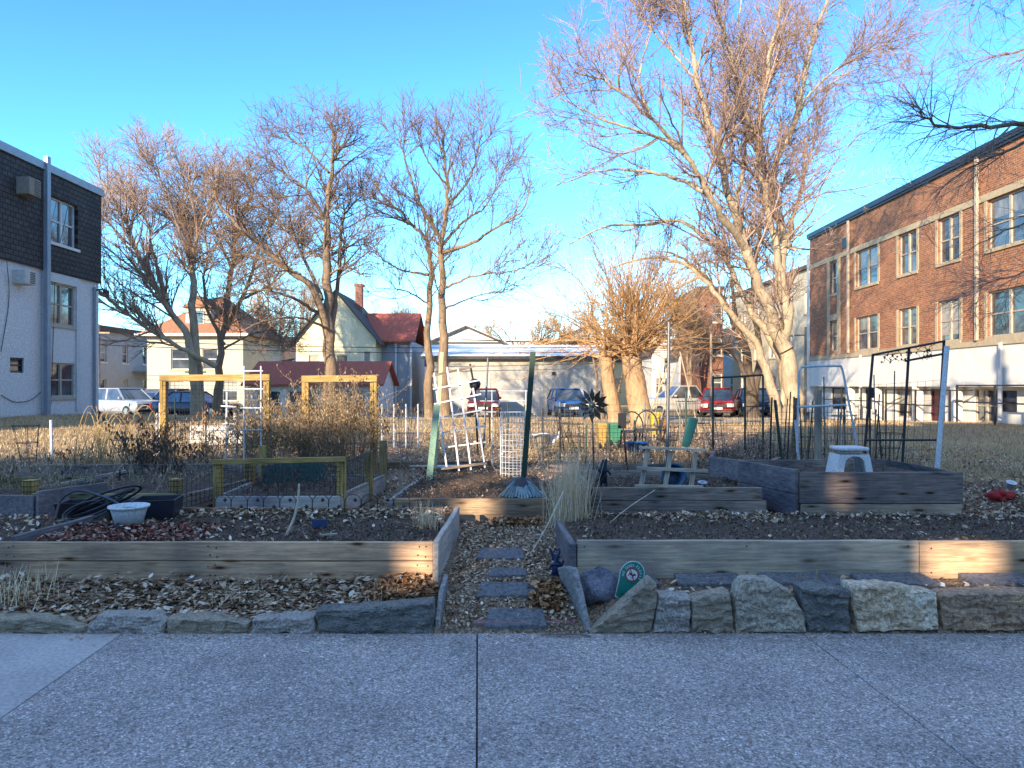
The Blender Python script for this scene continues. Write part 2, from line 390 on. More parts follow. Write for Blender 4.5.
def shell(root, x0, x1, y0, y1, z0, z1, m, ops, base=None, skip=(), name='wall', t=.16):
    """closed walls round a rectangle; ops = {'S':[...], 'W':[...], 'E':[...]} openings"""
    sides = {'S': Side((x0, y0, 0), (1, 0, 0), (0, -1, 0)), 'N': Side((x1, y1, 0), (-1, 0, 0), (0, 1, 0)),
             'E': Side((x1, y0, 0), (0, 1, 0), (1, 0, 0)), 'W': Side((x0, y1, 0), (0, -1, 0), (-1, 0, 0))}
    for k, sd in sides.items():
        if k in skip: continue
        mb = MB(); facade(mb, sd, (x1-x0) if k in 'SN' else (y1-y0), z0, z1, ops.get(k, []), t)
        mb.build(name, m[k] if isinstance(m, dict) else m, root)
    return sides
def gable_roof(root, x0, x1, y0, y1, ze, zr, m, axis='X', ov=.35, th=.12, name='roof', mg=None):
    mb = MB()
    if axis == 'X':   # ridge along x
        ym = (y0+y1)/2; sl = (zr-ze)/(ym-y0)
        for ys, s in ((y0-ov, 1), (y1+ov, -1)):
            a = (x0-ov, ys, ze-sl*ov); b_ = (x1+ov, ys, ze-sl*ov); c = (x1+ov, ym, zr); d = (x0-ov, ym, zr)
            mb.prism([a, b_, c, d], (0, 0, 0), (0, 0, th))
        g = []
        for x in (x0-.01, x1-.1): g.append(MB().prism([(x, y0, ze), (x, y1, ze), (x, ym, zr)], (0, 0, 0), (.11, 0, 0)))
    else:
        xm = (x0+x1)/2; sl = (zr-ze)/(xm-x0)
        for xs in (x0-ov, x1+ov):
            a = (xs, y0-ov, ze-sl*ov); b_ = (xs, y1+ov, ze-sl*ov); c = (xm, y1+ov, zr); d = (xm, y0-ov, zr)
            mb.prism([a, b_, c, d], (0, 0, 0), (0, 0, th))
        g = []
        for y in (y0-.01, y1-.1): g.append(MB().prism([(x0, y, ze), (x1, y, ze), (xm, y, zr)], (0, 0, 0), (0, .11, 0)))
    rf = mb.build(name, m, root)
    for q in (g if mg else ()): q.build('gable', mg, root)
    return rf
def siding(name, c, swz='YZX', h=.13):
    if name in MATS: return MATS[name]
    m, nt, b = _nt(name); v = mapping(nt, (1, 1, 1))
    sp = nt.nodes.new('ShaderNodeSeparateXYZ'); nt.links.new(v, sp.inputs[0])
    q = nt.nodes.new('ShaderNodeMath'); q.operation = 'MODULO'; q.inputs[1].default_value = h
    a_ = nt.nodes.new('ShaderNodeMath'); a_.operation = 'ADD'; a_.inputs[1].default_value = 50*h
    nt.links.new(sp.outputs[2], a_.inputs[0]); nt.links.new(a_.outputs[0], q.inputs[0])
    d = nt.nodes.new('ShaderNodeMath'); d.operation = 'DIVIDE'; d.inputs[1].default_value = h; nt.links.new(q.outputs[0], d.inputs[0])
    n = N(nt, 'ShaderNodeTexNoise', Scale=2, Detail=6); nt.links.new(v, n.inputs['Vector'])
    cc = mul(nt, ramp(nt, [(.0, tuple(x*.6 for x in c)), (.1, c)], d.outputs[0]), ramp(nt, [(.3, (.85,)*3), (.7, (1.05,)*3)], n.outputs[0]))
    nt.links.new(cc, b.inputs['Base Color']); b.inputs['Roughness'].default_value = .7; bump(nt, b, d.outputs[0], .6, .02)
    MATS[name] = m; return m

# ---- left apartment block: rough white stucco below, dark shingles above
LX = -15.7
r_ = thing('apartment_building', 'three storey block, rough white stucco below and black shingle top floor', 'building', (LX, 20, .6))
m_stuc = mat('rough_stucco', (.86, .83, .79), (.68, .66, .63), 9, .95, 1.0, .05, fine=26)
m_shing = brickmat('black_shingles', (.075, .068, .065), (.045, .042, .043), (.014, .010, .012), 'YZX', .24, .17, .016)
zb, zm, zt = .35, 5.5, 8.96
E = Side((LX, 9, 0), (0, 1, 0), (1, 0, 0))
wy = lambda px: -LX*F/(512-px)
wa, wb = wy(48)-9, wy(75)-9
lowops = [(wa, wb, 3.72, 5.14), (wa, wb, 1.22, 2.40), (wy(10)-9, wy(24)-9, 2.02, 2.5), (8.6, 10.1, 3.72, 5.14), (8.6, 10.1, 1.22, 2.4), (3, 4.5, 3.72, 5.14), (3, 4.5, 1.22, 2.4)]
mb = MB(); facade(mb, E, 18.3, zb, zm, lowops, .12); mb.build('stucco_wall', m_stuc, r_)
upops = [(wa, wb, 6.5, 8.05), (8.6, 10.1, 6.5, 8.05), (3, 4.5, 6.5, 8.05)]
E2 = Side((LX+.10, 9, 0), (0, 1, 0), (1, 0, 0))
mb = MB(); facade(mb, E2, 18.35, zm, zt-.1, upops, .2); mb.quad(E2.p(0, zm), E2.p(18.35, zm), E2.p(18.35, zm, -.1), E2.p(0, zm, -.1))
mb.build('shingle_wall', m_shing, r_)
mb = MB().box(LX-10, LX-.001, 27.3, 27.35, zb, zt-.1).box(LX-10, LX-.001, 8.95, 9, zb, zt-.1).box(LX-10.05, LX-10, 9, 27.3, zb, zt-.1); mb.build('end_wall', m_stuc, r_)
mb = MB().box(LX-10, LX+.09, 9, 27.3, zt-.12, zt-.02); rf = mb.build('roof', m_dark, r_)
mb = MB().box(LX+.06, LX+.17, 8.95, 27.42, zt-.16, zt+.1).box(LX-10, LX+.06, 27.36, 27.45, zt-.16, zt+.1); mb.build('roof_edge', plain('grey_flashing', (.30, .32, .36), .5, .3), r_)
for a, b, c, d in lowops[:2]+lowops[3:]: window(r_, E, a, b, c, d, 'twin', .12, m_tanframe, ms=m_tanframe)
for a, b, c, d in upops: window(r_, E2, a, b, c, d, 'twin', .2, m_wframe, ms=m_wframe)
a, b, c, d = lowops[2]; window(r_, E, a, b, c, d, 'single', .12, m_dark, sill=False, name='vent_window')
mb = MB()
for u0, u1 in ((wa-.32, wa-.02), (wb+.02, wb+.22)): sbox(mb, E, u0, u1, .7, zm-.02, 0.002, .06)
sbox(mb, E, wa-.02, wb+.02, 5.16, zm-.02, .003, .06)
mb.build('window_surround', mat('smooth_stucco', (.66, .65, .62), (.55, .55, .54), 5, .9), r_)
mb = MB(); u = wy(42)-9; sbox(mb, E, u-.09, u+.09, .55, zt+.3, .104, .24); mb.build('service_riser', plain('riser_grey', (.30, .32, .36), .5, .2), r_)
mb = MB(); u = 17.98; mb.tube([E.p(u, .6, .07), E.p(u, 5.2, .07), E.p(u, 5.3, .05)], .05); mb.build('downspout', plain('riser_grey', (.3, .32, .36)), r_)
mb = MB(); mb.tube([E.p(18.1, 5.2, 0), E.p(18.1, 5.25, .3), E.p(18.1, 5.15, .4)], .035); mb.lathe([(.0, .1), (.1, .08), (.12, -.05), (.0, -.06)], E.p(18.1, 5.12, .42), 12); mb.build('wall_lamp', m_dark, r_)
def acbox(px0, px1, z0, z1, m, sd, off):
    u0, u1 = wy(px0)-9, wy(px1)-9
    mb = MB(); sbox(mb, sd, u0, u1, z0, z1, -.05, .42); a = mb.build('air_conditioner', m, r_, bevel=.02)
    g = MB()
    for k in range(7): z = z0+.06+k*(z1-z0-.12)/6; sbox(g, sd, u0+.45*(u1-u0), u1-.05, z-.012, z+.012, .421, .435)
    g.build('grille', m_dark, a)
acbox(13, 25, 7.65, 8.2, mat('tan_ac', (.30, .24, .18), (.22, .18, .14), 8), E2, 0)
acbox(12, 23, 4.82, 5.26, mat('cream_ac', (.60, .58, .52), (.45, .43, .40), 8), E, 0)
mb = MB()
for pts in ([(0, 352), (8, 300), (2, 258)], [(0, 395), (14, 402), (30, 400), (40, 392)], [(66, 195), (58, 235), (55, 262), (52, 350), (50, 405)]):
    q = [E.p(wy(px)-9, Z(py, wy(px)), .14 if py < 262 else .03) for px, py in pts]; mb.tube(resample(q, 14), .012, 4)
mb.build('wall_cable', m_dark, r_)

# ---- right brick block
BX = 15.8
r_ = thing('brick_building', 'long three storey orange brick block with white painted basement storey', 'building', (BX, 30, .3))
m_brick = brickmat('orange_brick', (.40, .145, .055), (.20, .065, .03), (.38, .29, .20), 'YZX')
m_sold = brickmat('belt_brick', (.45, .26, .14), (.34, .18, .10), (.40, .32, .24), 'ZYX', .2, .075, .01)
m_wpaint = mat('white_painted_wall', (.80, .77, .70), (.66, .63, .57), 2.5, .8, .3)
Y0, Y1 = 6.0, 38.2
W = Side((BX, Y1, 0), (0, -1, 0), (-1, 0, 0)); by = lambda px: BX*F/(px-512); bu = lambda px: Y1-by(px)
cols = [(bu(856), bu(878), 'double'), (bu(898.5), bu(917), 'double'), (bu(938), bu(960), 'double'), (bu(987.5), bu(1031), 'twin'), (19.2, 21, 'double'), (23.5, 25.3, 'double'), (27.5, 29.3, 'double')]
nar = (bu(830.5), bu(837.5))
ops = [(nar[0], nar[1], 6.12, 7.7), (nar[0], nar[1], 3.3, 4.8)]
for a, b, s in cols: ops += [(a, b, 6.1, 7.74), (a, b, 3.22, 4.72)]
ztop = 9.42
mb = MB(); facade(mb, W, Y1-Y0, 3.12, ztop, [o for o in ops], .14); mb.build('brick_wall', m_brick, r_)
mb = MB(); facade(mb, W, Y1-Y0, 1.58, 3.12, [], .14); mb.quad(W.p(0, 1.58), W.p(Y1-Y0, 1.58), W.p(Y1-Y0, 1.58, -.9), W.p(0, 1.58, -.9)); mb.build('white_band', m_wpaint, r_)
mb = MB(); sbox(mb, W, 0, Y1-Y0, 2.94, 3.12, .003, .05); mb.build('stone_belt', m_stone, r_)
mb = MB(); segs = [0, *sorted([v for a, b, s in cols for v in (a-.1, b+.1)]), Y1-Y0]
sbox(mb, W, 0, Y1-Y0, 7.76, 7.98, .003, .045); mb.build('stone_band', m_stone, r_)
mb = MB()
for a, b in zip(segs[::2], segs[1::2]): sbox(mb, W, a+.01, b-.01, 3.125, 3.2, .002, .02)
mb.build('belt_course', m_sold, r_)
mb = MB()
for u0, u1 in ((nar[0]-.32, nar[0]-.02), (nar[1]+.02, nar[1]+.32)): sbox(mb, W, u0, u1, 3.13, 7.755, .003, .04)
sbox(mb, W, nar[0]-.02, nar[1]+.02, 4.82, 5.1, .003, .04); mb.build('stone_surround', m_stone, r_)
mb = MB(); sbox(mb, W, nar[0]-.02, nar[1]+.02, 5.1, 6.0, .003, .02); mb.build('spandrel', m_brick, r_)
for a, b, s in cols:
    for u0, u1 in ((a-.14, a-.004), (b+.004, b+.14)):
        for z0, z1 in ((3.22, 4.72), (6.1, 7.75)): mb = MB(); sbox(mb, W, u0, u1, z0, z1, .003, .03); mb.build('stone_jamb', m_stone, r_)
    for z0, z1 in ((6.1, 7.74), (3.22, 4.72)): window(r_, W, a, b, z0, z1, s, .14, m_tanframe)
for z0, z1 in ((6.12, 7.7), (3.3, 4.8)): window(r_, W, nar[0], nar[1], z0, z1, 'single', .14, m_tanframe, sill=z0 > 5)
mb = MB(); sbox(mb, W, -.1, Y1-Y0, ztop, ztop+.22, -.3, .14); sbox(mb, W, -.05, Y1-Y0, ztop-.09, ztop-.002, .004, .09); mb.build('parapet_cap', plain('navy_metal', (.03, .035, .05), .4, .3), r_)
for px, zz in ((852, ztop), (983, ztop)):
    mb = MB(); u = bu(px)-.25; sbox(mb, W, u, u+.1, 3.14, zz-.1, .05, .14); mb.build('downspout', m_tanframe, r_)
    mb = MB(); sbox(mb, W, u+1.2, u+1.29, .5, 3.0, .06, .14); mb.build('downspout', m_wframe, r_)
mb = MB(); sbox(mb, W, bu(842.5), bu(849.5), 8.0+.15, 8.62, .004, .03); mb.build('vent_grille', m_dark, r_)
mb = MB().box(BX-.02, BX+.4, Y1+.002, Y1+.34, .2, 8.6); mb.build('corner_pier', m_wpaint, r_)
# recessed basement
W2 = Side((BX+.45, Y1, 0), (0, -1, 0), (-1, 0, 0))
bops = [(bu(823), bu(841), .45, 1.5), (bu(855.5), bu(863), .55, 1.5), (bu(886), bu(904), .3, 1.5), (bu(919), bu(933), .25, 1.5), (bu(962), bu(984), .35, 1.5), (bu(988), bu(1003), .75, 1.45), (20, 22, .4, 1.5), (25, 27, .4, 1.5)]
mb = MB(); facade(mb, W2, Y1-Y0, -.1, 1.6, bops, .1); mb.quad(W.p(0, -.1), W.p(0, 1.6), W.p(0, 1.6, -.45), W.p(0, -.1, -.45)); mb.build('basement_wall', m_wpaint, r_)
for i, (a, b, c, d) in enumerate(bops):
    if i == 3: window(r_, W2, a, b, c, d, 'door', .1, plain('maroon_door', (.10, .02, .025), .5), plain('maroon_door', (.1, .02, .025), .5), sill=False, name='door')
    else: window(r_, W2, a, b, c, d, 'twin' if i in (0, 2, 4, 6, 7) else 'single', .1, m_dark if i in (0, 1, 5) else m_tanframe, sill=False)
for u in (bu(846), bu(872), bu(912), bu(950), 18.5): mb = MB(); sbox(mb, W, u, u+.25, .05, 1.579, -.3, .0); mb.build('pier', m_wpaint, r_)
mb = MB().box(BX+.02, BX+14, Y0, Y1-.01, ztop-.3, ztop-.2); mb.build('roof', m_dark, r_)
mb = MB().box(BX+.46, BX+14, Y1-.1, Y1, -.1, ztop-.1).box(BX+.01, BX+14, Y0-.1, Y0, -.1, ztop-.1).box(BX+14, BX+14.1, Y0, Y1, -.1, ztop-.1).box(BX+.001, BX+.46, Y1-.1, Y1, 1.6, ztop-.1); mb.build('end_wall', m_brick, r_)
# black patio railings in front of the basement
def patio(px0, px1, zt_, label):
    y0, y1 = by(px1)*15.0/15.8, by(px0)*15.0/15.8; x = 15.0; mb = MB(); g0 = float(gz(x, (y0+y1)/2))-.03
    n = max(2, int(round((y1-y0)/1.8))+1)
    for y in np.linspace(y0, y1, n): mb.bar((x, y, g0), (x, y, zt_), .05, .05)
    for z in (zt_, zt_-.55): mb.bar((x, y0, z), (x, y1, z), .045, .045)
    for y in (y0, y1): mb.bar((x, y, zt_), (BX-.01, y, zt_), .04, .04)
    single(mb, 'railing', m_dark, label, 'railing', 'black patio railings along the brick building')
patio(824, 883, 1.52, 'black railing farthest along the brick building, nearest the tree')
patio(886, 950, 1.45, 'black railing in front of the maroon basement door')
patio(957, 1040, 1.62, 'black railing closest along the brick building, by the pale basement window')

# ---- houses and garages behind the alley
m_cream = mat('cream_stucco', (.62, .55, .40), (.50, .44, .32), 4, .9, .5, .02)
m_shake = mat('orange_shingle', (.42, .20, .10), (.26, .12, .07), 7, .9, .5, .02)
m_redroof = mat('red_shingle', (.52, .13, .08), (.34, .085, .055), 5, .85, .4)
m_greysid = siding('grey_siding', (.36, .38, .40)); m_yel = siding('yellow_siding', (.80, .71, .44), h=.15); m_whsid = siding('white_siding', (.68, .67, .63))
m_brown = mat('brown_shingle', (.13, .09, .07), (.07, .05, .04), 6, .9)
# grey house
r_ = thing('grey_house', 'blue-grey sided house in the shade beside the stucco block', 'house', (-32, 54, -.2))
sd = shell(r_, -36, -29, 47, 60, -.3, 5.5, m_greysid, {'E': [(.8+2.9*k, 1.6+2.9*k, z, z+1.4) for k in range(4) for z in (.7, 3.3)]})
for k in range(4):
    for z in (.7, 3.3): window(r_, sd['E'], .8+2.9*k, 1.6+2.9*k, z, z+1.4, 'single', ms=m_wframe)
mb = MB().box(-36.3, -28.6, 46.7, 60.3, 5.5, 5.85); mb.build('roof', m_brown, r_)
mb = MB().box(-28.99, -27.2, 55, 59, 2.6, 2.75).bar((-27.3, 55, 2.75), (-27.3, 55, 3.7), .1, .1).bar((-27.3, 59, -.2), (-27.3, 59, 3.7), .1, .1).bar((-27.3, 55, -.2), (-27.3, 55, 2.6), .1, .1)
for k in range(14): mb.bar((-27.3, 55.1+k*.3, 2.75), (-27.3, 55.1+k*.3, 3.6), .04, .04)
mb.bar((-27.3, 55, 3.65), (-27.3, 59, 3.65), .08, .08); mb.build('balcony', mat('grey_deck', (.3, .27, .22)), r_)
# cream stucco house with orange hipped roof
x0, x1, y0, y1 = X(147, 48), X(243, 48), 48, 56
r_ = thing('stucco_house', 'cream stucco house under an orange shingle hip roof, left of the alley', 'house', ((x0+x1)/2, 52, -.3))
cops = {'S': [(1.6, 2.8, 2.7, 4.1), (3.7, 4.7, 2.7, 4.1), (5.0, 6.0, .6, 2.0), (1.4, 2.4, .6, 1.9)]}
sd = shell(r_, x0, x1, y0, y1, -.4, 5.1, m_cream, cops)
for o in cops['S']: window(r_, sd['S'], *o, 'single')
xm = (x0+x1)/2; zz = 8.0; mb = MB(); ov = .5
A = [(x0-ov, y0-ov, 5.0), (x1+ov, y0-ov, 5.0), (x1+ov, y1+ov, 5.0), (x0-ov, y1+ov, 5.0)]; T1_ = (xm+.3, y0+3.4, zz); T2_ = (xm+.3, y1-3.4, zz)
mb.add(A+[T1_, T2_], [(0, 1, 4), (1, 2, 5, 4), (2, 3, 5), (3, 0, 4, 5), (3, 2, 1, 0)]); mb.build('roof', m_shake, r_)
mb = MB().box(x0-ov-.05, x1+ov+.05, y0-ov-.1, y0-ov, 4.9, 5.08); mb.build('gutter', m_wframe, r_)
dm = MB().box(xm-.9, xm+.8, y0+.6, y0+3.2, 5.4, 6.9); dd = dm.build('dormer', m_cream, r_)
sdd = Side((xm-.9, y0+.6, 0), (1, 0, 0), (0, -1, 0)); f_ = MB(); sbox(f_, sdd, .45, 1.25, 5.75, 6.75, .002, .05); f_.build('dormer_frame', m_wframe, dd)
f_ = MB(); sbox(f_, sdd, .52, 1.18, 5.82, 6.68, .051, .06); f_.build('dormer_pane', m_glass, dd)
mb = MB().add([(xm-1.1, y0+.4, 6.9), (xm+1, y0+.4, 6.9), (xm+1, y0+3.4, 6.9), (xm-1.1, y0+3.4, 6.9), (xm-.05, y0+.5, 7.7), (xm-.05, y0+3.4, 7.7)], [(0, 1, 4), (1, 2, 5, 4), (2, 3, 5), (3, 0, 4, 5), (3, 2, 1, 0)]); mb.build('dormer_roof', m_shake, dd)
# yellow gabled house
x0, x1, y0, y1 = X(296, 46), X(376, 46), 46, 53
r_ = thing('yellow_house', 'yellow gabled house with brick chimney and red shingle side wing', 'house', ((x0+x1)/2, 49, -.3))
yo = {'S': [(.8, 1.5, 2.3, 3.6), (2.6, 3.3, 2.3, 3.6), (4.35, 4.75, 2.1, 3.8)]}
sd = shell(r_, x0, x1, y0, y1, -.4, 4.6, m_yel, yo)
for o in yo['S']: window(r_, sd['S'], *o, 'single', ms=m_wframe)
gable_roof(r_, x0, x1, y0, y1, 4.6, 7.6, m_brown, 'Y', .35, .12, mg=m_yel)
mb = MB().box(X(355, 49), X(362, 49), 49, 49.5, 6, 8.5).box(X(355, 49)-.06, X(362, 49)+.06, 48.94, 49.56, 8.4, 8.55); mb.build('chimney', brickmat('chimney_brick', (.3, .09, .06), (.2, .06, .04), (.3, .25, .2), 'XZY'), r_)
w = shell(r_, x1+.02, x1+2.0, 48, 55, -.4, 4.6, m_greysid, {}, name='wing_wall')
mb = MB().prism([(x1-.6, 47.6, 6.4), (x1+2.3, 47.6, 6.4), (x1+2.3, 47.6, 4.5), (x1-.6, 47.6, 4.5)], (0, 0, 0), (0, .1, 0)); mb.v = []; mb.f = []
mb.prism([(x1-1.6, 50.6, 6.6), (x1+2.3, 50.6, 6.6), (x1+2.3, 47.5, 4.5), (x1-.2, 47.5, 4.5)], (0, 0, 0), (0, 0, .12)); mb.prism([(x1-1.6, 50.6, 6.6), (x1+2.3, 50.6, 6.6), (x1+2.3, 55.3, 4.5), (x1-.2, 55.3, 4.5)], (0, 0, 0), (0, 0, .12))
mb.build('wing_roof', m_redroof, r_)
mb = MB()
for q in (x1-.12, x1+.9, x1+1.9): mb.box(q, q+.13, 47.82, 47.95, -.3, 4.5)
mb.build('porch_post', m_wframe, r_)
# red-roofed garage
x0, x1, y0, y1 = X(247, 38), X(378, 38), 38.2, 43
r_ = thing('garage', 'low white garage with red shingle roof in front of the yellow house', 'garage', ((x0+x1)/2, 40, -.5))
shell(r_, x0, x1, y0, y1, -.6, 1.76, m_whsid, {'S': [(.5, 1.7, .1, 1.35), (2.1, 3.6, .1, 1.35), (4.9, 6.2, .1, 1.35)]})
sS = Side((x0, y0, 0), (1, 0, 0), (0, -1, 0))
for a, b in ((.5, 1.7), (2.1, 3.6), (4.9, 6.2)): window(r_, sS, a, b, .1, 1.35, 'double', sill=False)
gable_roof(r_, x0, x1, y0, y1, 1.74, 2.9, m_redroof, 'X', .3, .1, mg=m_whsid)
# small white house in the gap
x0, x1 = X(406, 60), X(424, 60)
r_ = thing('white_house', 'small white house seen in the gap right of the yellow house', 'house', ((x0+x1)/2, 62, -.3))
sd = shell(r_, x0, x1, 60, 65, -.4, 3.4, m_whsid, {'S': [(.3, .8, 1.4, 2.6), (.95, 1.35, 1.4, 2.6)]})
window(r_, sd['S'], .3, .8, 1.4, 2.6, 'single'); gable_roof(r_, x0, x1, 60, 65, 3.4, 5, m_brown, 'X', .3, .1, mg=m_whsid)
# long garage
x0, x1, y0, y1 = X(428, 46), X(606, 46), 46, 53
r_ = thing('garage', 'long beige garage with a shining white metal roof at the end of the lot', 'garage', ((x0+x1)/2, 49, -.3))
m_beige = mat('beige_render', (.50, .46, .38), (.42, .39, .33), 2, .9, .2)
sd = shell(r_, x0, x1, y0, y1, -.5, 3.45, m_beige, {})
mb = MB().prism([(x0-.4, y0-.4, 3.45), (x1+.3, y0-.4, 3.45), (x1+.3, y0+4, 4.35), (x0-.4, y0+4, 4.35)], (0, 0, 0), (0, 0, .1)).prism([(x0-.4, y1+.4, 3.45), (x1+.3, y1+.4, 3.45), (x1+.3, y0+4, 4.35), (x0-.4, y0+4, 4.35)], (0, 0, 0), (0, 0, .1))
mb.build('roof', mat('white_metal_roof', (.84, .83, .82), (.74, .74, .74), 3, .5), r_)
mb = MB().box(x0-.4, x1+.3, y0-.46, y0-.402, 3.3, 3.5); mb.build('fascia', m_dark, r_)
for k, (a, b) in enumerate(((1.2, 4.0), (4.6, 7.4))):
    mb = MB(); sbox(mb, sd['S'], a, b, -.3, 2.1, .003, .04)
    for j in range(1, 4): sbox(mb, sd['S'], a, b, -.3+j*.6-.01, -.3+j*.6+.01, .041, .055)
    mb.build('garage_door', mat('door_paint', (.46, .44, .40), (.4, .385, .35), 3, .7), r_)
mb = MB(); sbox(mb, sd['S'], 7.9, 8.15, 2.3, 2.5, .003, .08); mb.build('vent', m_dark, r_)
mb = MB(); sbox(mb, sd['S'], 9.6, 9.95, 1.0, 1.5, .003, .02); mb.build('notice_board', m_wframe, r_)
# white house with two dark-edged gables behind it
x0, x1 = X(432, 66), X(602, 66)
r_ = thing('white_house', 'wide white house behind the beige garage, two low dark-edged gables', 'house', ((x0+x1)/2, 70, -.3))
sd = shell(r_, x0, x1, 66, 73, -.4, 5.6, m_whsid, {'S': [(2.2+2.1*k, 3+2.1*k, 4.1, 5.2) for k in range(6)]})
for k in range(6): window(r_, sd['S'], 2.2+2.1*k, 3+2.1*k, 4.1, 5.2, 'single')
gable_roof(r_, x0-.2, x0+6.5, 65.6, 73, 5.6, 7.0, mat('white_metal_roof', (.75, .75, .76)), 'Y', .3, .12, mg=m_whsid)
gable_roof(r_, x1-4.5, x1+2.2, 65.6, 73, 5.6, 7.2, mat('white_metal_roof', (.75, .75, .76)), 'Y', .3, .12, mg=m_whsid)
mb = MB()
for xa, xb, zr in ((x0-.2, x0+6.5, 7.0), (x1-4.5, x1+2.2, 7.2)):
    xm = (xa+xb)/2
    for xe in (xa-.3, xb+.3): MB().bar((xe, 65.2, 5.45), (xm, 65.2, zr+.02), .06, .14).build('bargeboard', m_brown, r_)
mb = MB().box(x0+6.8, x1-4.8, 66, 73, 5.6, 5.75); mb.build('flat_roof', m_dark, r_)
# white houses right of the pollard
for px0, px1, d, h, lab in ((652, 676, 62, 4.6, 'narrow white house just right of the pollarded tree'), (679, 703, 58, 4.2, 'white house behind the parked white pickup')):
    x0, x1 = X(px0, d), X(px1, d); r_ = thing('white_house', lab, 'house', ((x0+x1)/2, d+3, -.3))
    o_ = [(.35, 1.0, .9, 2.3), (x1-x0-1.0, x1-x0-.35, .9, 2.3), (x1-x0-1.0, x1-x0-.35, 3.0, 4.0)]
    sd = shell(r_, x0, x1, d, d+6, -.4, h, m_whsid, {'S': o_})
    for o in o_: window(r_, sd['S'], *o, 'single')
    gable_roof(r_, x0, x1, d, d+6, h, h+1.5, m_brown, 'Y', .3, .1, mg=m_whsid)
# dark brick block
r_ = thing('brick_building', 'tall narrow dark red brick building behind the parked red car', 'building', (X(711, 52), 55, -.3))
m_db = brickmat('dark_brick', (.24, .08, .045), (.15, .05, .03), (.2, .15, .11), 'XZY')
x0, x1 = X(700, 52), X(723, 52); o_ = [(.9, 1.6, z, z+1.3) for z in (1.2, 3.8, 6.2)]
sd = shell(r_, x0, x1, 52, 60, -.4, 8.6, m_db, {'S': o_})
for o in o_: window(r_, sd['S'], *o, 'single')
mb = MB().box(x0-.1, x1+.1, 51.9, 60.1, 8.6, 8.8); mb.build('roof', m_brown, r_)
# tan block beyond the brick one
r_ = thing('apartment_building', 'tall pale tan block behind the forked tree, beyond the orange brick block', 'building', (19, 52, -.3))
o_ = [(1.0+3.2*k, 2.3+3.2*k, z, z+1.4) for k in range(5) for z in (.9, 3.6, 6.2)]
sd = shell(r_, 18.7, 30, 43, 61, -.4, 9.0, m_cream, {'W': [(16.7-o[1]+.6, 16.7-o[0]+.6, o[2], o[3]) for o in o_]})
for o in o_: window(r_, sd['W'], 16.7-o[1]+.6, 16.7-o[0]+.6, o[2], o[3], 'twin')
mb = MB().box(18.5, 30.2, 42.8, 61.2, 9.0, 9.25); mb.build('roof', m_brown, r_)
# further plain houses closing the view between the others
for i, (px0, px1, d, h, rz, mm, lab) in enumerate(((244, 292, 62, 4.0, 6.0, m_greysid, 'grey sided house in the dark gap left of the yellow house'), (606, 650, 74, 4.2, 6.2, m_yel, 'pale yellow house far behind the pollarded tree'), (724, 770, 70, 5.0, 7.4, m_greysid, 'grey house far behind the forked tree'))):
    x0, x1 = X(px0, d), X(px1, d); r_ = thing('far_house', lab, 'house', ((x0+x1)/2, d+3, -.3))
    o_ = [(.6, 1.5, 1, 2.4), (2.4, 3.3, 1, 2.4)]
    sd = shell(r_, x0, x1, d, d+7, -.4, h, mm, {'S': o_})
    for o in o_: window(r_, sd['S'], *o, 'single')
    gable_roof(r_, x0, x1, d, d+7, h, rz, m_brown, 'X', .3, .1, mg=mm)
# ---- buildings and added screen walls across the street, behind the camera: they throw the shade the garden lies in
AZ, EL = R(27), R(18)
TE = math.tan(EL)/1.0
def across(x0, x1, h, label, m, notches=(), y=-15., dep=7):
    r = thing('street_building_or_screen', label, 'building', ((x0+x1)/2, y, 0))
    sdn = Side((x1, y, 0), (-1, 0, 0), (0, 1, 0)); L = x1-x0
    holes = [(x1-b, x1-a, z0, z1) for a, b, z0, z1 in notches]
    mb = MB(); facade(mb, sdn, L, -.1, h, holes, .22); mb.build('front_wall', m, r)
    ins = [q for q in (notches or [])]
    if not ins:
        mb = MB().box(x0, x1, y-dep, y-.01, -.1, h-.01); mb.build('body', m, r)
        n = int(L//3)
        for k in range(n):
            for z in np.arange(1, h-1.6, 2.9):
                u = .9+k*3
                if u+1.2 > L: continue
                w = MB(); sbox(w, sdn, u, u+1.2, z, z+1.5, .003, .06); f = w.build('window', m_wframe, r)
                w = MB(); sbox(w, sdn, u+.08, u+1.12, z+.08, z+1.42, .061, .07); w.build('pane', m_glass, f)
    mb = MB().box(x0-.1, x1+.1, y-(dep if not ins else .25), y+.1, h, h+.15); mb.build('roof', m_dark, r)
    return r
A_ = across(-70, -15.6, 9.9, 'long block across the street left of the camera', m_stuc)
B_ = across(-15.65, -10.38, 9.75, 'added screen wall across the street, its holes let sun patches through', m_wpaint, [(-13.1, -12.46, 9.15, 9.74), (-12.45, -11.88, 8.62, 9.74), (-11.87, -11.40, 8.28, 8.75), (-11.2, -10.84, 7.55, 7.93)])  # unseen wall, added; holes placed to drop sun patches on the beds
across(-10.4, -8.24, 12.8, 'thin added wall across the street that blocks the sun', m_wpaint, [(-9.5, -9.3, 12.6, 12.7)])  # unseen wall, added for shade; thin to clear rays through the holes
across(-8.26, -6.48, 13.4, 'second added screen wall across the street, its holes let sun patches through', m_wpaint, [(-8.17, -7.95, 8.5, 8.8), (-7.42, -6.78, 7.55, 7.93)])  # unseen, added too; its holes light spots on the right-hand beds
across(-6.5, 45, 14.2, 'tall white-walled block across the street right of the camera', m_wpaint)  # walls white to bounce more skylight into the shade
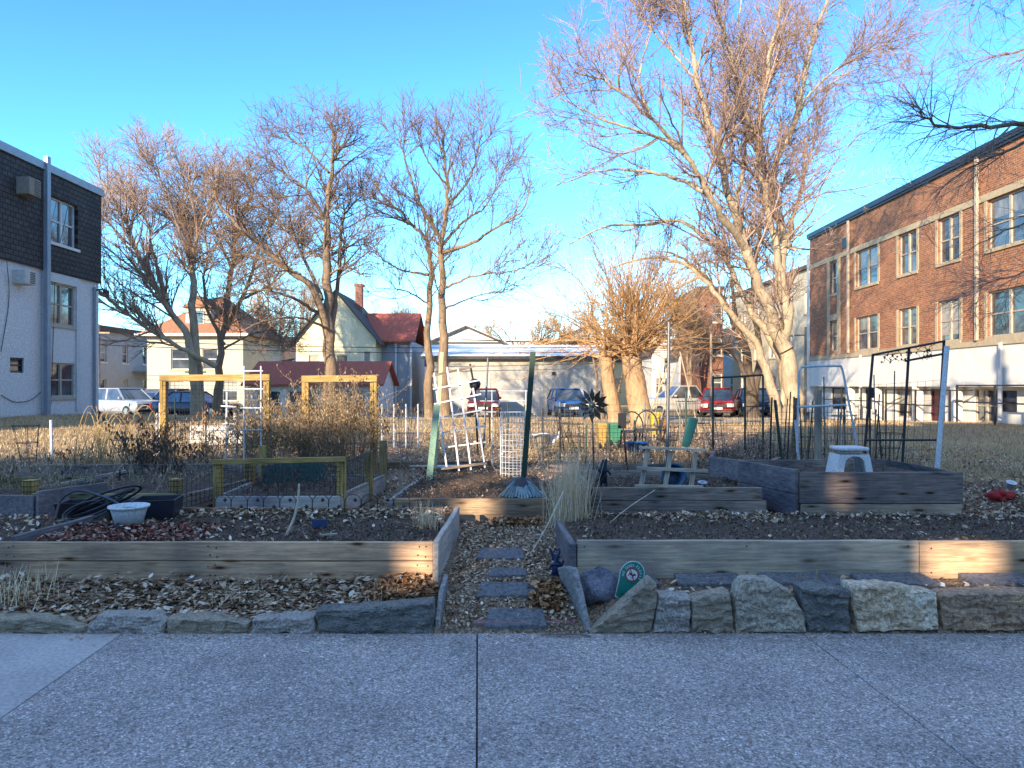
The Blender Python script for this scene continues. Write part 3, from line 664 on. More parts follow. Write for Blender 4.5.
# ================================================================ TREES
m_bark = {}
def bark(name, c1, c2, sc=7):
    if name in MATS: return MATS[name]
    m, nt, b = _nt(name); v = mapping(nt, (1, 1, .22))
    n = N(nt, 'ShaderNodeTexNoise', Scale=sc*2.2, Detail=9, Roughness=.7); nt.links.new(v, n.inputs['Vector'])
    n2 = N(nt, 'ShaderNodeTexNoise', Scale=1.1, Detail=5); nt.links.new(mapping(nt), n2.inputs['Vector'])
    c = ramp(nt, [(.3, c2), (.62, c1)], n.outputs[0]); c = mul(nt, c, ramp(nt, [(.3, (.7,)*3), (.7, (1.15,)*3)], n2.outputs[0]))
    nt.links.new(c, b.inputs['Base Color']); b.inputs['Roughness'].default_value = .9; b.inputs['Specular IOR Level'].default_value = .15
    bump(nt, b, n.outputs[0], .9, .03); MATS[name] = m; return m
def px_limb(pts, d, wob=0, r=rng, comp=0):
    """pts: (px, py, dd) read off the photograph; dd = metres nearer(-)/farther(+) than the trunk"""
    out = []
    for i, p in enumerate(pts):
        if comp and p[1] < 250: p = (p[0], 250-(250-p[1])*comp)+tuple(p[2:])
        dd = p[2] if len(p) > 2 else (r.uniform(-1, 1)*wob*i/len(pts))
        out.append(P(p[0], p[1], d+dd))
    return np.array(out)
def tree(name, label, d, limbs, lv, mb_, mt_, seed, group=None, n0=9, base=None, flare=1.25):
    """limbs: (points, r0, r1). lv: dicts for grow(). trunk and limbs are one part, branches and twigs the crown"""
    r = np.random.default_rng(seed); K = 26; Ps, Rs = [], []
    for pts, r0, r1 in limbs:
        q = resample(pts, K); L = np.linalg.norm(q[-1]-q[0]); q[1:-1] += r.normal(size=(K-2, 3))*L*.004
        t = np.linspace(0, 1, K); rad = r0+(r1-r0)*t**.62
        if q[0][2] < 1.2: rad = rad*(1+(flare-1)*np.exp(-t*K/1.6)); q[0][2] = float(gz(q[0][0], q[0][1]))-.15
        Ps.append(q); Rs.append(rad)
    Ps, Rs = np.array(Ps), np.array(Rs)
    lo = Ps[0][0].copy(); lo[2] += .15
    root = thing(name, label, 'tree', lo, group)
    V, Fc = tubes(Ps, Rs, n0); mesh_obj('trunk', V, Fc, mb_, root, True)
    parts = []; cur = (Ps, Rs); allP, allR = Ps, Rs
    for i, k in enumerate(lv):
        k = dict(k); src = k.pop('src', 'prev'); ns = k.pop('ns', 3)
        out = grow(cur[0], cur[1], r=r, **k); parts.append(tubes(out[0], out[1], ns)+(i,)); cur = out
    V, Fc = merge([(p[0], p[1]) for p in parts])
    rn = np.repeat(np.clip(r.normal(.5, .22, (len(Fc)+8)//9), 0, 1), 9)[:len(Fc)]
    mesh_obj('crown', V, Fc, mt_, root, False, rn)
    return root
tw_maple = rndmat('maple_twigs', [(0, (.18, .11, .08)), (.5, (.38, .25, .18)), (1, (.54, .39, .30))])
tw_dark = rndmat('dark_twigs', [(0, (.10, .06, .04)), (.5, (.21, .135, .09)), (1, (.34, .23, .16))])
tw_gold = rndmat('golden_shoots', [(0, (.26, .13, .05)), (.5, (.50, .29, .13)), (1, (.66, .44, .22))])
tw_tan = rndmat('tan_twigs', [(0, (.13, .09, .06)), (.5, (.28, .19, .13)), (1, (.42, .31, .22))])
bk_pale = bark('pale_bark', (.50, .40, .27), (.27, .20, .13)); bk_brown = bark('brown_bark', (.32, .23, .15), (.15, .10, .065)); bk_dark = bark('dark_bark', (.20, .15, .11), (.09, .065, .05))
# T5 big pale forked tree on the right
d = 21.5
L5 = [
 ([(793, 424, 0), (793, 395, 0), (791, 365, 0), (785, 338, 0), (784, 302, 0), (783, 255, .1), (785, 241, .2), (776, 212, .5), (771, 180, .8), (789, 137, 1.2), (802, 88, 1.5), (818, 30, 1.8), (828, -25, 2)], .31, .045),
 ([(786, 350, 0), (772, 316, -.2), (760, 290, -.5), (750, 260, -.7), (732, 208, -1), (722, 156, -1.2), (709, 124, -1.4), (696, 72, -1.6), (686, 10, -1.8), (684, -35, -1.9)], .215, .04),
 ([(778, 420, .2), (772, 388, .3), (763, 362, .4), (752, 338, .5), (729, 312, .6), (715, 292, .7), (700, 276, .8), (678, 262, .9), (648, 258, 1), (612, 268, 1.3)], .185, .025),
 ([(786, 424, 1.3), (779, 360, 1.3), (752, 312, 1.3), (735, 280, 1.5), (719, 250, 1.7), (683, 221, 2.0), (644, 224, 2.2), (599, 228, 2.4), (568, 245, 2.5)], .17, .02),
 ([(748, 252, -.7), (720, 215, -1.6), (703, 183, -2), (683, 150, -2.4), (647, 114, -2.8), (605, 81, -3.2), (575, 72, -3.4)], .13, .02),
 ([(683, 152, -2.4), (657, 137, -2.8), (605, 120, -3), (560, 98, -3.2)], .07, .015),
 ([(712, 195, -1.8), (670, 176, -1), (630, 170, -.5), (595, 172, 0), (556, 186, .4)], .08, .015),
 ([(783, 290, 0), (776, 250, -.2), (765, 195, -.5), (757, 150, -.8), (763, 91, -1), (778, 25, -1.2), (786, -30, -1.3)], .14, .03),
 ([(755, 140, -.8), (745, 110, -1.3), (729, 49, -1.8), (715, 0, -2.2), (708, -35, -2.4)], .07, .02),
 ([(776, 215, .5), (763, 160, 1.2), (761, 98, 1.8), (770, 60, 2.2), (778, 20, 2.5), (790, -30, 2.8)], .10, .02),
 ([(788, 142, 1.2), (806, 100, .4), (838, 68, -.2), (872, 50, -.6), (892, 42, -.8)], .06, .012),
 ([(786, 240, .2), (797, 205, 1), (805, 163, 1.4), (806, 146, 1.6), (822, 120, 2.0)], .07, .012),
 ([(797, 112, 1.4), (822, 90, 1.8), (850, 72, 2.2), (884, 62, 2.5)], .05, .012),
 ([(795, 250, -.3), (786, 242, -.5), (812, 210, -1.4), (825, 180, -2), (845, 170, -2.4)], .05, .012),
 ([(700, 276, .8), (672, 290, .5), (650, 300, .2), (640, 320, 0)], .06, .012),
 ([(735, 208, -1), (745, 150, -.2), (742, 90, .4), (738, 30, .8), (745, -20, 1)], .08, .018),
 ([(650, 116, -2.8), (640, 80, -2), (650, 30, -1.5), (662, -20, -1.2)], .05, .012),
 ([(700, 85, -1.5), (670, 50, -1.5), (640, 15, -1.4), (628, -10, -1.4)], .045, .012),
]
limbs = [(px_limb(p, d), a, b) for p, a, b in L5]
_flat = lambda e: (np.clip((e[:, 2]-6.5)/4, .15, 1))
tree('maple_tree', 'tall forked pale-barked tree with dense pinkish twigs beside the orange brick block', d, limbs[:], [
    dict(M=430, L=(1.2, 3.4), ang=(20, 58), K=8, up=.07, noise=.13, rr=.5, rmin=.010, t0=.25, ns=4, wz=_flat, rcap=.032),
    dict(M=4200, L=(.5, 1.4), ang=(22, 60), K=6, up=.05, noise=.16, rr=.6, rmin=.0075, t0=.15, ns=3),
    dict(M=17000, L=(.2, .6), ang=(22, 62), K=4, up=.05, noise=.18, rr=.6, rmin=.0055, t0=.1, ns=3),
    dict(M=9000, L=(.06, .2), ang=(25, 60), K=2, up=.04, noise=.1, rr=.8, rmin=.006, t0=.3, ns=3)], bk_pale, tw_maple, 51, n0=14, flare=1.12)
# T3
d = 29
L3 = [
 ([(445, 402, 0), (443, 330, 0), (443, 282, 0), (441, 243, 0), (447, 204, 0), (447, 168, 0), (444, 135, 0), (441, 108, 0)], .23, .03),
 ([(430, 402, .5), (428, 330, .5), (431, 275, .5), (428, 243, .6), (415, 223, .8), (389, 194, 1.2), (366, 161, 1.5)], .19, .025),
 ([(441, 252, 0), (470, 243, -.8), (493, 226, -1.2), (522, 204, -1.6), (532, 170, -2)], .10, .02),
 ([(441, 245, 0), (464, 217, .8), (486, 197, 1.2), (509, 145, 1.6)], .08, .018),
 ([(438, 232, 0), (418, 191, -1), (405, 145, -1.5), (399, 116, -1.8)], .09, .018),
 ([(449, 197, 0), (470, 165, .8), (480, 122, 1.2), (482, 100, 1.4)], .07, .016),
 ([(444, 288, 0), (477, 275, -1), (509, 272, -1.5), (535, 262, -2)], .06, .014),
 ([(429, 275, .5), (399, 269, 1.5), (372, 252, 2)], .07, .014),
 ([(446, 308, 0), (480, 295, 1), (515, 288, 1.5)], .05, .012),
 ([(430, 305, .5), (405, 291, 0), (376, 288, -1)], .05, .012),
 ([(415, 223, .8), (400, 215, 0), (380, 205, -1), (362, 196, -1.6)], .05, .012),
 ([(447, 175, 0), (430, 150, -.8), (420, 125, -1.2), (418, 105, -1.4)], .05, .014),
 ([(444, 262, 0), (452, 250, -1.5), (468, 210, -2.2), (470, 180, -2.6)], .05, .014)]
tree('bare_tree', 'slim upright tree of two close trunks in the middle, behind the white lattice', d, [(px_limb(p, d, comp=.86), a, b) for p, a, b in L3], [
    dict(M=150, L=(1.1, 2.9), ang=(22, 50), K=8, up=.10, noise=.10, rr=.55, rmin=.013, t0=.22, ns=4, wz=lambda e: np.clip((e[:, 2]-1.5)/3, .4, 1), rcap=.03),
    dict(M=1100, L=(.6, 1.6), ang=(22, 55), K=6, up=.10, noise=.12, rr=.6, rmin=.010, t0=.15, ns=3),
    dict(M=3600, L=(.35, .9), ang=(22, 55), K=4, up=.10, noise=.12, rr=.6, rmin=.008, t0=.15, ns=3)], bk_brown, tw_dark, 31)
# T2
d = 26
L2 = [
 ([(330, 404, 0), (329, 340, 0), (327, 282, 0), (326, 226, 0), (327, 204, 0), (330, 161, 0), (334, 119, 0), (330, 94, 0)], .27, .03),
 ([(329, 340, 0), (314, 291, -.6), (288, 269, -1), (262, 246, -1.5), (239, 223, -2), (220, 194, -2.2), (210, 165, -2.5)], .17, .02),
 ([(326, 215, 0), (308, 181, -.8), (288, 161, -1.2), (266, 145, -1.6)], .08, .016),
 ([(330, 167, 0), (350, 145, .8), (370, 128, 1.2)], .06, .014),
 ([(328, 256, 0), (344, 249, .6), (363, 236, 1.2), (380, 221, 1.8)], .07, .014),
 ([(331, 330, 0), (338, 280, .7), (341, 226, 1), (348, 202, 1.2), (364, 184, 1.5)], .12, .016),
 ([(322, 315, 0), (290, 297, -1.6), (255, 290, -2.2), (222, 299, -2.8)], .08, .014),
 ([(329, 158, 0), (308, 132, .6), (292, 118, .9), (284, 105, 1)], .05, .012),
 ([(331, 150, 0), (344, 122, -.5), (350, 100, -.8)], .04, .012),
 ([(300, 275, -.8), (270, 262, 0), (240, 255, .8), (205, 262, 1.5)], .07, .012),
 ([(322, 300, 0), (300, 250, 1), (280, 215, 1.6), (262, 195, 2)], .08, .014),
 ([(330, 330, 0), (300, 318, -2), (262, 322, -3), (236, 335, -3.4)], .06, .012)]
tree('bare_tree', 'crooked dark tree whose thick limb leans left, in front of the yellow house', d, [(px_limb(p, d, comp=.84), a, b) for p, a, b in L2], [
    dict(M=210, L=(1.0, 2.7), ang=(28, 65), K=8, up=.05, noise=.17, rr=.55, rmin=.013, t0=.25, ns=4, wz=lambda e: np.clip((e[:, 2]-3)/3, .3, 1), rcap=.035),
    dict(M=1500, L=(.5, 1.4), ang=(25, 65), K=6, up=.05, noise=.18, rr=.6, rmin=.009, t0=.15, ns=3),
    dict(M=5000, L=(.25, .7), ang=(25, 65), K=4, up=.05, noise=.18, rr=.6, rmin=.0075, t0=.15, ns=3)], bk_brown, tw_dark, 21)
# T1 group
d = 33
L1 = [
 ([(197, 404, 0), (190, 345, 0), (174, 314, 0), (148, 275, -.5), (132, 236, -1), (116, 194, -1.5), (100, 165, -2)], .24, .03),
 ([(199, 404, .4), (193, 320, .4), (192, 262, .6), (187, 226, .8), (184, 187, 1), (181, 148, 1.2)], .26, .03),
 ([(168, 300, -.3), (152, 250, .5), (148, 220, 1), (130, 187, 1.5), (124, 165, 1.8)], .10, .02),
 ([(193, 262, .6), (197, 236, -.4), (210, 194, -1), (223, 158, -1.5)], .12, .02),
 ([(216, 366, .3), (185, 350, -.4), (150, 330, -1), (122, 310, -1.6), (98, 290, -2.4)], .14, .05),
 ([(150, 280, -.5), (125, 262, -1.5), (105, 245, -2), (94, 225, -2.2)], .07, .015),
 ([(188, 226, .8), (170, 195, 0), (160, 165, -.5), (156, 148, -.8)], .07, .015)]
tree('maple_tree', 'broad spreading tree behind the stucco block, its low limb reaching to the wall', d, [(px_limb(p, d, comp=.84), a, b) for p, a, b in L1], [
    dict(M=210, L=(1.5, 3.8), ang=(20, 50), K=8, up=.08, noise=.12, rr=.55, rmin=.015, t0=.3, ns=4, wz=lambda e: np.clip((e[:, 2]-2)/3, .4, 1), rcap=.05),
    dict(M=1600, L=(.8, 1.8), ang=(22, 55), K=6, up=.08, noise=.14, rr=.6, rmin=.011, t0=.15, ns=3),
    dict(M=7000, L=(.35, .9), ang=(22, 60), K=4, up=.06, noise=.16, rr=.6, rmin=.0085, t0=.1, ns=3)], bk_pale, tw_maple, 11)
d = 35
L1b = [
 ([(217, 404, 0), (222, 340, 0), (233, 262, 0), (236, 220, 0), (252, 178, 0), (250, 152, 0)], .22, .03),
 ([(226, 330, 0), (245, 290, .5), (262, 240, 1), (278, 200, 1.5), (280, 165, 1.8)], .14, .02),
 ([(224, 345, 0), (205, 300, -1), (207, 250, -1.4), (200, 205, -1.8)], .12, .02),
 ([(232, 270, 0), (215, 225, .8), (205, 180, 1.2), (207, 158, 1.4)], .08, .018),
 ([(240, 300, .3), (270, 285, -.8), (292, 262, -1.2), (300, 235, -1.5)], .08, .016),
 ([(222, 350, 0), (250, 335, 1), (275, 330, 1.6), (290, 340, 2)], .07, .012)]
tree('bare_tree', 'dense brown twiggy tree between the spreading tree and the crooked one', d, [(px_limb(p, d, comp=.80), a, b) for p, a, b in L1b], [
    dict(M=230, L=(1.2, 3.0), ang=(25, 62), K=8, up=.05, noise=.16, rr=.55, rmin=.014, t0=.2, ns=4, rcap=.035),
    dict(M=1300, L=(.6, 1.5), ang=(25, 62), K=6, up=.05, noise=.16, rr=.6, rmin=.010, t0=.1, ns=3),
    dict(M=8500, L=(.3, .8), ang=(25, 65), K=4, up=.05, noise=.18, rr=.6, rmin=.0085, t0=.1, ns=3)], bk_brown, tw_tan, 12)
# T4 pollard: two stout trunks, a burst of thin golden shoots
d = 20.5
r4 = np.random.default_rng(44)
t4 = [(px_limb([(617, 436, 0), (613, 405, 0), (608, 378, .1), (606, 358, .2)], d), .22, .18), (px_limb([(645, 437, -.3), (639, 405, -.3), (634, 375, -.2), (630, 352, -.1)], d), .35, .27)]
for i in range(54):   # knobs that carry the shoots
    c = P(*((606, 358, d+.2) if i % 3 == 0 else (630, 352, d-.1))); a = r4.uniform(0, 2*pi); e = r4.uniform(-.05, 1.3)
    dr = np.array([math.cos(a)*math.cos(e), math.sin(a)*math.cos(e), math.sin(e)]); Lk = r4.uniform(.5, 1.7)
    t4.append((np.array([c-dr*.1, c+dr*Lk*.5+np.array([0, 0, .02]), c+dr*Lk+np.array([0, 0, .2*Lk])]), r4.uniform(.05, .09), .02))
tree('willow_tree', 'pollarded tree on two stout trunks with a burst of golden shoots', d, t4, [
    dict(M=330, L=(1.0, 3.8), ang=(6, 66), K=8, up=.02, noise=.10, rr=.5, rmin=.0065, t0=.35, ns=3, rcap=.015, wz=lambda e: np.where(e[:, 2] > 2.6, 1, .01)),
    dict(M=1300, L=(.3, 1.3), ang=(15, 55), K=5, up=.02, noise=.12, rr=.7, rmin=.006, t0=.15, ns=3),
    dict(M=1500, L=(.15, .5), ang=(15, 55), K=3, up=.02, noise=.12, rr=.7, rmin=.0055, t0=.15, ns=3)], bark('warm_bark', (.52, .34, .19), (.28, .17, .09)), tw_gold, 41, n0=16, flare=1.12)
# long wild shoots of a shrubby tree left of the pollard top
d = 24
tree('young_tree', 'thin upright saplings with long bare shoots left of the pollarded tree', d,
  [(px_limb([(604, 425, 0), (600, 350, 0), (585, 290, -.3), (556, 262, -.6)], d), .05, .01), (px_limb([(608, 425, .4), (612, 330, .4), (606, 270, .5), (590, 232, .6)], d), .05, .01),
   (px_limb([(606, 425, .8), (620, 320, .8), (634, 255, .8), (640, 215, .8)], d), .05, .01), (px_limb([(603, 425, -.4), (590, 345, -.4), (568, 320, -.8), (545, 312, -1)], d), .045, .01), (px_limb([(610, 425, .2), (640, 310, .2), (668, 250, .2), (672, 225, .2)], d), .045, .01)], [
    dict(M=60, L=(.9, 2.2), ang=(12, 40), K=7, up=.06, noise=.08, rr=.6, rmin=.009, t0=.35, ns=3),
    dict(M=420, L=(.4, 1.2), ang=(15, 45), K=5, up=.05, noise=.10, rr=.7, rmin=.007, t0=.15, ns=3)], bk_brown, tw_tan, 43)
# T7 darker tree behind the forked one
d = 34
tree('bare_tree', 'tree on a dark trunk behind the forked tree, above the blue car', d,
  [(px_limb([(752, 412, 0), (750, 385, 0), (745, 350, 0), (728, 310, -.5), (712, 285, -1), (690, 262, -1.4), (668, 252, -1.8)], d), .34, .04), (px_limb([(753, 395, .2), (760, 350, .3), (752, 300, .4), (757, 250, .5), (765, 210, .6)], d), .24, .03),
   (px_limb([(750, 390, -.2), (738, 360, -.4), (722, 345, -.6), (705, 340, -.8), (684, 320, -1)], d), .16, .03), (px_limb([(735, 325, 0), (733, 290, .8), (725, 250, 1.2), (700, 215, 1.5)], d), .15, .02)], [
    dict(M=90, L=(1.2, 2.8), ang=(22, 60), K=7, up=.03, noise=.16, rr=.55, rmin=.013, t0=.3, ns=4, rcap=.035),
    dict(M=700, L=(.6, 1.4), ang=(25, 60), K=5, up=.03, noise=.16, rr=.6, rmin=.010, t0=.15, ns=3),
    dict(M=3200, L=(.3, .8), ang=(25, 60), K=3, up=.02, noise=.16, rr=.6, rmin=.0085, t0=.15, ns=3)], bk_dark, tw_tan, 71)
# T6 tree standing outside the frame at the right, its branches reach in
d = 9.0
L6 = [
 ([(1250, 470, 0), (1240, 300, 0), (1225, 150, 0), (1200, 0, 0), (1190, -120, 0)], .30, .12),
 ([(1226, 170, 0), (1120, 140, -.2), (1060, 122, -.3), (1024, 124, -.4), (985, 128, -.4), (952, 127, -.5), (922, 117, -.5), (914, 104, -.5), (886, 95, -.5)], .06, .004),
 ([(1210, 60, 0), (1120, 40, .3), (1060, 35, .4), (1024, 50, .5), (985, 60, .6), (955, 75, .6)], .04, .003),
 ([(1205, 20, 0), (1110, 5, -.4), (1040, -10, -.6), (990, -5, -.8), (960, 15, -.9)], .035, .003),
 ([(1228, 200, 0), (1130, 190, .5), (1060, 200, .7), (1020, 225, .8), (985, 240, .8), (948, 262, .8)], .035, .003),
 ([(1232, 240, 0), (1120, 245, -.6), (1060, 260, -.8), (1015, 275, -.8), (975, 285, -.8)], .03, .003),
 ([(1060, 122, -.3), (1020, 145, -.2), (985, 160, -.1), (950, 180, 0), (935, 200, 0)], .03, .004),
 ([(1200, 0, 0), (1120, -60, .3), (1050, -80, .4), (990, -70, .5)], .06, .006)]
tree('bare_tree', 'dark branches reaching in from the right in front of the brick block', d, [(px_limb(p, d), a, b) for p, a, b in L6], [
    dict(M=190, L=(.4, 1.2), ang=(20, 60), K=7, up=-.03, noise=.12, rr=.5, rmin=.0028, t0=.3, ns=4, rcap=.010, wz=lambda e: np.where(e[:, 0] < 8, 1, .15)),
    dict(M=1100, L=(.2, .65), ang=(20, 60), K=5, up=-.04, noise=.14, rr=.6, rmin=.0022, t0=.1, ns=3),
    dict(M=3600, L=(.08, .32), ang=(20, 60), K=3, up=-.04, noise=.14, rr=.6, rmin=.0019, t0=.1, ns=3)], bk_brown, tw_maple, 61)
# far trees over the roofs
def fartree(px, d, top, spread, seed, label, tm):
    r = np.random.default_rng(seed); L = []
    x, z0 = X(px, d), -.3; H = Z(top, d)
    for i in range(6):
        a = r.uniform(0, 2*pi); s = r.uniform(.2, 1)*spread
        L.append((np.array([(x+r.normal()*.1, d+r.normal()*.1, z0), (x+.12*s*math.cos(a), d+.12*s*math.sin(a), H*.4), (x+.6*s*math.cos(a), d+.6*s*math.sin(a), H*.7), (x+s*math.cos(a), d+s*math.sin(a), H*r.uniform(.85, .97))]), .16, .03))
    tree('bare_tree', label, d, L, [dict(M=70, L=(1.2, 3.0), ang=(20, 55), K=6, up=.08, noise=.12, rr=.6, rmin=.018, t0=.35, ns=3), dict(M=500, L=(.6, 1.6), ang=(22, 55), K=4, up=.06, noise=.14, rr=.7, rmin=.014, t0=.15, ns=3), dict(M=1500, L=(.3, .9), ang=(22, 55), K=3, up=.06, noise=.14, rr=.7, rmin=.012, t0=.15, ns=3)], bk_brown, tm, seed, group='far bare trees over the roofs', n0=5)
for i, (px, d_, top, sp_, lab) in enumerate(((530, 58, 318, 3.4, 'low far tree over the middle of the beige garage roof'), (575, 62, 312, 3.6, 'low far tree at the right end of the beige garage'), (480, 78, 322, 3.5, 'far tree over the left end of the white roof'), (398, 66, 300, 3.0, 'far tree right of the yellow house chimney'), (276, 56, 285, 3.2, 'far tree left of the yellow house gable'), (690, 48, 268, 3.4, 'far tree in front of the dark red brick building'), (655, 66, 285, 3.6, 'far tree behind the pollarded tree'), (300, 70, 270, 3.5, 'tall far tree behind the yellow house'))):
    fartree(px, d_, top, sp_, 100+i, lab, tw_tan if i % 2 else tw_gold)
# ================================================================ GARDEN
G = lambda x, y: float(gz(x, y))
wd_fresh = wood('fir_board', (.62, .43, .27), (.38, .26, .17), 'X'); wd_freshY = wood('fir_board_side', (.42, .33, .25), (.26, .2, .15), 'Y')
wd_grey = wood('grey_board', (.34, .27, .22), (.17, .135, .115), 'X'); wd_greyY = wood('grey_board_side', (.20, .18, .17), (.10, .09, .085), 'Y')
wd_pale = wood('pale_grey_board', (.52, .46, .40), (.34, .30, .265), 'X', False); wd_paleY = wood('pale_grey_board_side', (.52, .47, .42), (.34, .305, .275), 'Y', False)
wd_gold = wood('golden_post', (.48, .33, .11), (.30, .20, .07), 'Z', False); wd_goldX = wood('golden_rail', (.48, .33, .12), (.30, .20, .07), 'X', False)
wd_slate = wood('slate_blue_board', (.25, .22, .225), (.14, .12, .125), 'Y', False)
wd_brown = wood('brown_board', (.30, .20, .12), (.15, .10, .065), 'X')
wd_olive = wood('olive_board', (.36, .31, .15), (.22, .19, .09), 'X')
wd_stick = wood('driftwood', (.46, .38, .28), (.28, .22, .16), 'Z', False)
m_soil = mat('dark_soil', (.16, .105, .075), (.07, .048, .036), 14, .95, 1.0, .03, fine=45)
m_wire = plain('galvanised_wire', (.22, .23, .24), .45, .7); m_wired = plain('dark_wire', (.03, .032, .035), .5, .4)
m_white = plain('white_plastic', (.70, .70, .70), .4); m_pvc = plain('grey_white_pvc', (.56, .58, .60), .4)
m_green = plain('dark_green_paint', (.018, .05, .032), .5); m_blackp = plain('black_plastic', (.018, .018, .022), .4)
m_teal = plain('teal_paint', (.02, .17, .17), .4)

SCR = []
def board(bed, a, b, z0, z1, m, th=.045, name='board', label=None):
    """an upright plank from a to b (x, y), with slightly waney edges"""
    mb = MB(); a = np.array(a, float); b = np.array(b, float); d = b-a; L = np.linalg.norm(d); u = d/L; n = np.array((-u[1], u[0]))*th/2
    K = max(3, int(L/.25)); V = []
    for i in range(K+1):
        c = a+d*i/K; w = random.uniform(-.003, .003); s = random.uniform(-.003, .003)
        for sg, z in ((-1, z0), (1, z0), (1, z1), (-1, z1)): V.append((c[0]+sg*n[0]+u[1]*s, c[1]+sg*n[1]-u[0]*s, z+(w if z == z1 else 0)))
    Fc = [(3, 2, 1, 0), tuple(4*K+k for k in range(4))]
    for i in range(K):
        for k in range(4): q = (k+1) % 4; Fc.append((4*i+k, 4*i+q, 4*i+4+q, 4*i+4+k))
    mb.add(V, Fc); o = mb.build(name, m, bed, bevel=.004)
    if label: o['label'] = label
    return o
def soil(bed, poly, z, m=None, amp=.02, name='soil', mound=0, drop=0):
    """a lumpy sheet inside a four-cornered bed: corners in order"""
    A, B, C, D = [np.array(p, float) for p in poly]; n = 40; r = np.random.default_rng(int(abs(A[0]*97+A[1]*31))+1)
    s, t = np.meshgrid(np.linspace(0, 1, n), np.linspace(0, 1, n)); s_, t_ = s[..., None], t[..., None]
    q = (A*(1-s_)+B*s_)*(1-t_)+(D*(1-s_)+C*s_)*t_
    zz = z+amp*(np.sin(q[..., 0]*9+q[..., 1]*4)*np.sin(q[..., 1]*8-q[..., 0]*3))*.5+r.normal(size=s.shape)*amp*.3+mound*np.sin(pi*s)*np.sin(pi*t)-drop*t
    edge = (s == 0) | (s == 1) | (t == 0) | (t == 1); zz[edge] = (z-.01-drop*t)[edge] if drop else z-.01
    V = np.concatenate([q, zz[..., None]], -1).reshape(-1, 3); a = np.arange(n*n).reshape(n, n)
    return mesh_obj(name, V, np.stack([a[:-1, :-1], a[:-1, 1:], a[1:, 1:], a[1:, :-1]], -1).reshape(-1, 4), m or m_soil, bed, True)
def bedthing(label, x, y, name='raised_bed', cat='raised bed'): return thing(name, label, cat, (x, y, G(x, y)), 'raised wooden garden beds')

# front-left bed
b = bedthing('long front bed left of the path, two stacked boards, white bowl in it', -2.2, 5.9)
board(b, (-5.4, 5.25), (-.575, 5.25), .19, .325, wd_fresh); board(b, (-5.4, 5.25), (-.575, 5.25), .332, .465, wd_fresh)
board(b, (-3.66, 5.28), (-3.5, 6.62), .22, .50, wd_slate); board(b, (-.545, 5.12), (-.50, 6.62), .12, .49, wd_paleY, .04)
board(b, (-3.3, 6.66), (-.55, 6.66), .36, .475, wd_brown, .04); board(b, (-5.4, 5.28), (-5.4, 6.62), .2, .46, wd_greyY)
mb = MB().box(-.63, -.571, 5.275, 5.34, .15, .44); mb.build('corner_post', wd_grey, b)
soil(b, ((-3.62, 5.27), (-.57, 5.27), (-.53, 6.64), (-3.5, 6.64)), .43, amp=.03)
soil(b, ((-5.38, 5.27), (-3.68, 5.27), (-3.55, 6.64), (-5.38, 6.64)), .40, amp=.03)
# far-left slate bed
b = bedthing('dark blue-stained bed at the left edge behind the front bed', -4.9, 6.9)
board(b, (-4.42, 6.7), (-4.15, 7.35), .3, .62, wd_slate); board(b, (-6.2, 6.72), (-4.45, 6.72), .3, .58, wd_slate); soil(b, ((-6.2, 6.75), (-4.45, 6.75), (-4.2, 7.4), (-6.2, 7.4)), .54, amp=.03)
# yellow-green board bed with wire-wrapped posts
b = bedthing('bed with an olive yellow front board and wire-wrapped posts behind the black tub', -3.9, 8)
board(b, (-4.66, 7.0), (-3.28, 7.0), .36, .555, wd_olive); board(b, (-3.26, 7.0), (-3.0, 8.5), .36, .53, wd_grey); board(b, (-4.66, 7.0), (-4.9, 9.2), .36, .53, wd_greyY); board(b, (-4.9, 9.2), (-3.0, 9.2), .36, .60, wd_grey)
soil(b, ((-4.63, 7.03), (-3.3, 7.03), (-3.0, 9.18), (-4.88, 9.18)), .48, amp=.04)
for x, y, h in ((-4.72, 7.06, .68), (-3.30, 7.08, .69), (-3.02, 8.3, .75)):
    mb = MB().box(x-.05, x+.05, y-.05, y+.05, .38, h); p = mb.build('post', wd_gold, b, bevel=.004)
    mb = MB()
    for z in np.arange(.42, h, .05): mb.tube([(x-.055, y-.055, z), (x+.055, y-.055, z), (x+.055, y+.055, z)], .003, 4)
    for q in (-.03, .0, .03): mb.tube([(x+q, y-.055, .4), (x+q, y-.055, h)], .003, 4)
    mb.build('wire_wrap', m_wired, p)
def wiregrid(mb, A, B, C, D, nu, nv, r=.002):
    """wires over the quad A-B (bottom) D-C (top)"""
    A, B, C, D = [np.array(p, float) for p in (A, B, C, D)]
    for i in range(nu+1):
        t = i/nu; p, q = A*(1-t)+B*t, D*(1-t)+C*t; mb.tube([p, (p+q)/2+np.array((random.gauss(0, .004), random.gauss(0, .006), 0)), q], r, 3, False)
    for i in range(nv+1):
        t = i/nv; p, q = A*(1-t)+D*t, B*(1-t)+C*t; mb.tube([p, (p+q)/2+np.array((0, random.gauss(0, .006), random.gauss(0, .004))), q], r, 3, False)
mb = MB(); wiregrid(mb, (-3.24, 6.98, .40), (-2.98, 8.4, .42), (-2.98, 8.4, .72), (-3.24, 6.98, .70), 20, 6, .0025); mb.build('wire_mesh', m_wired, b)
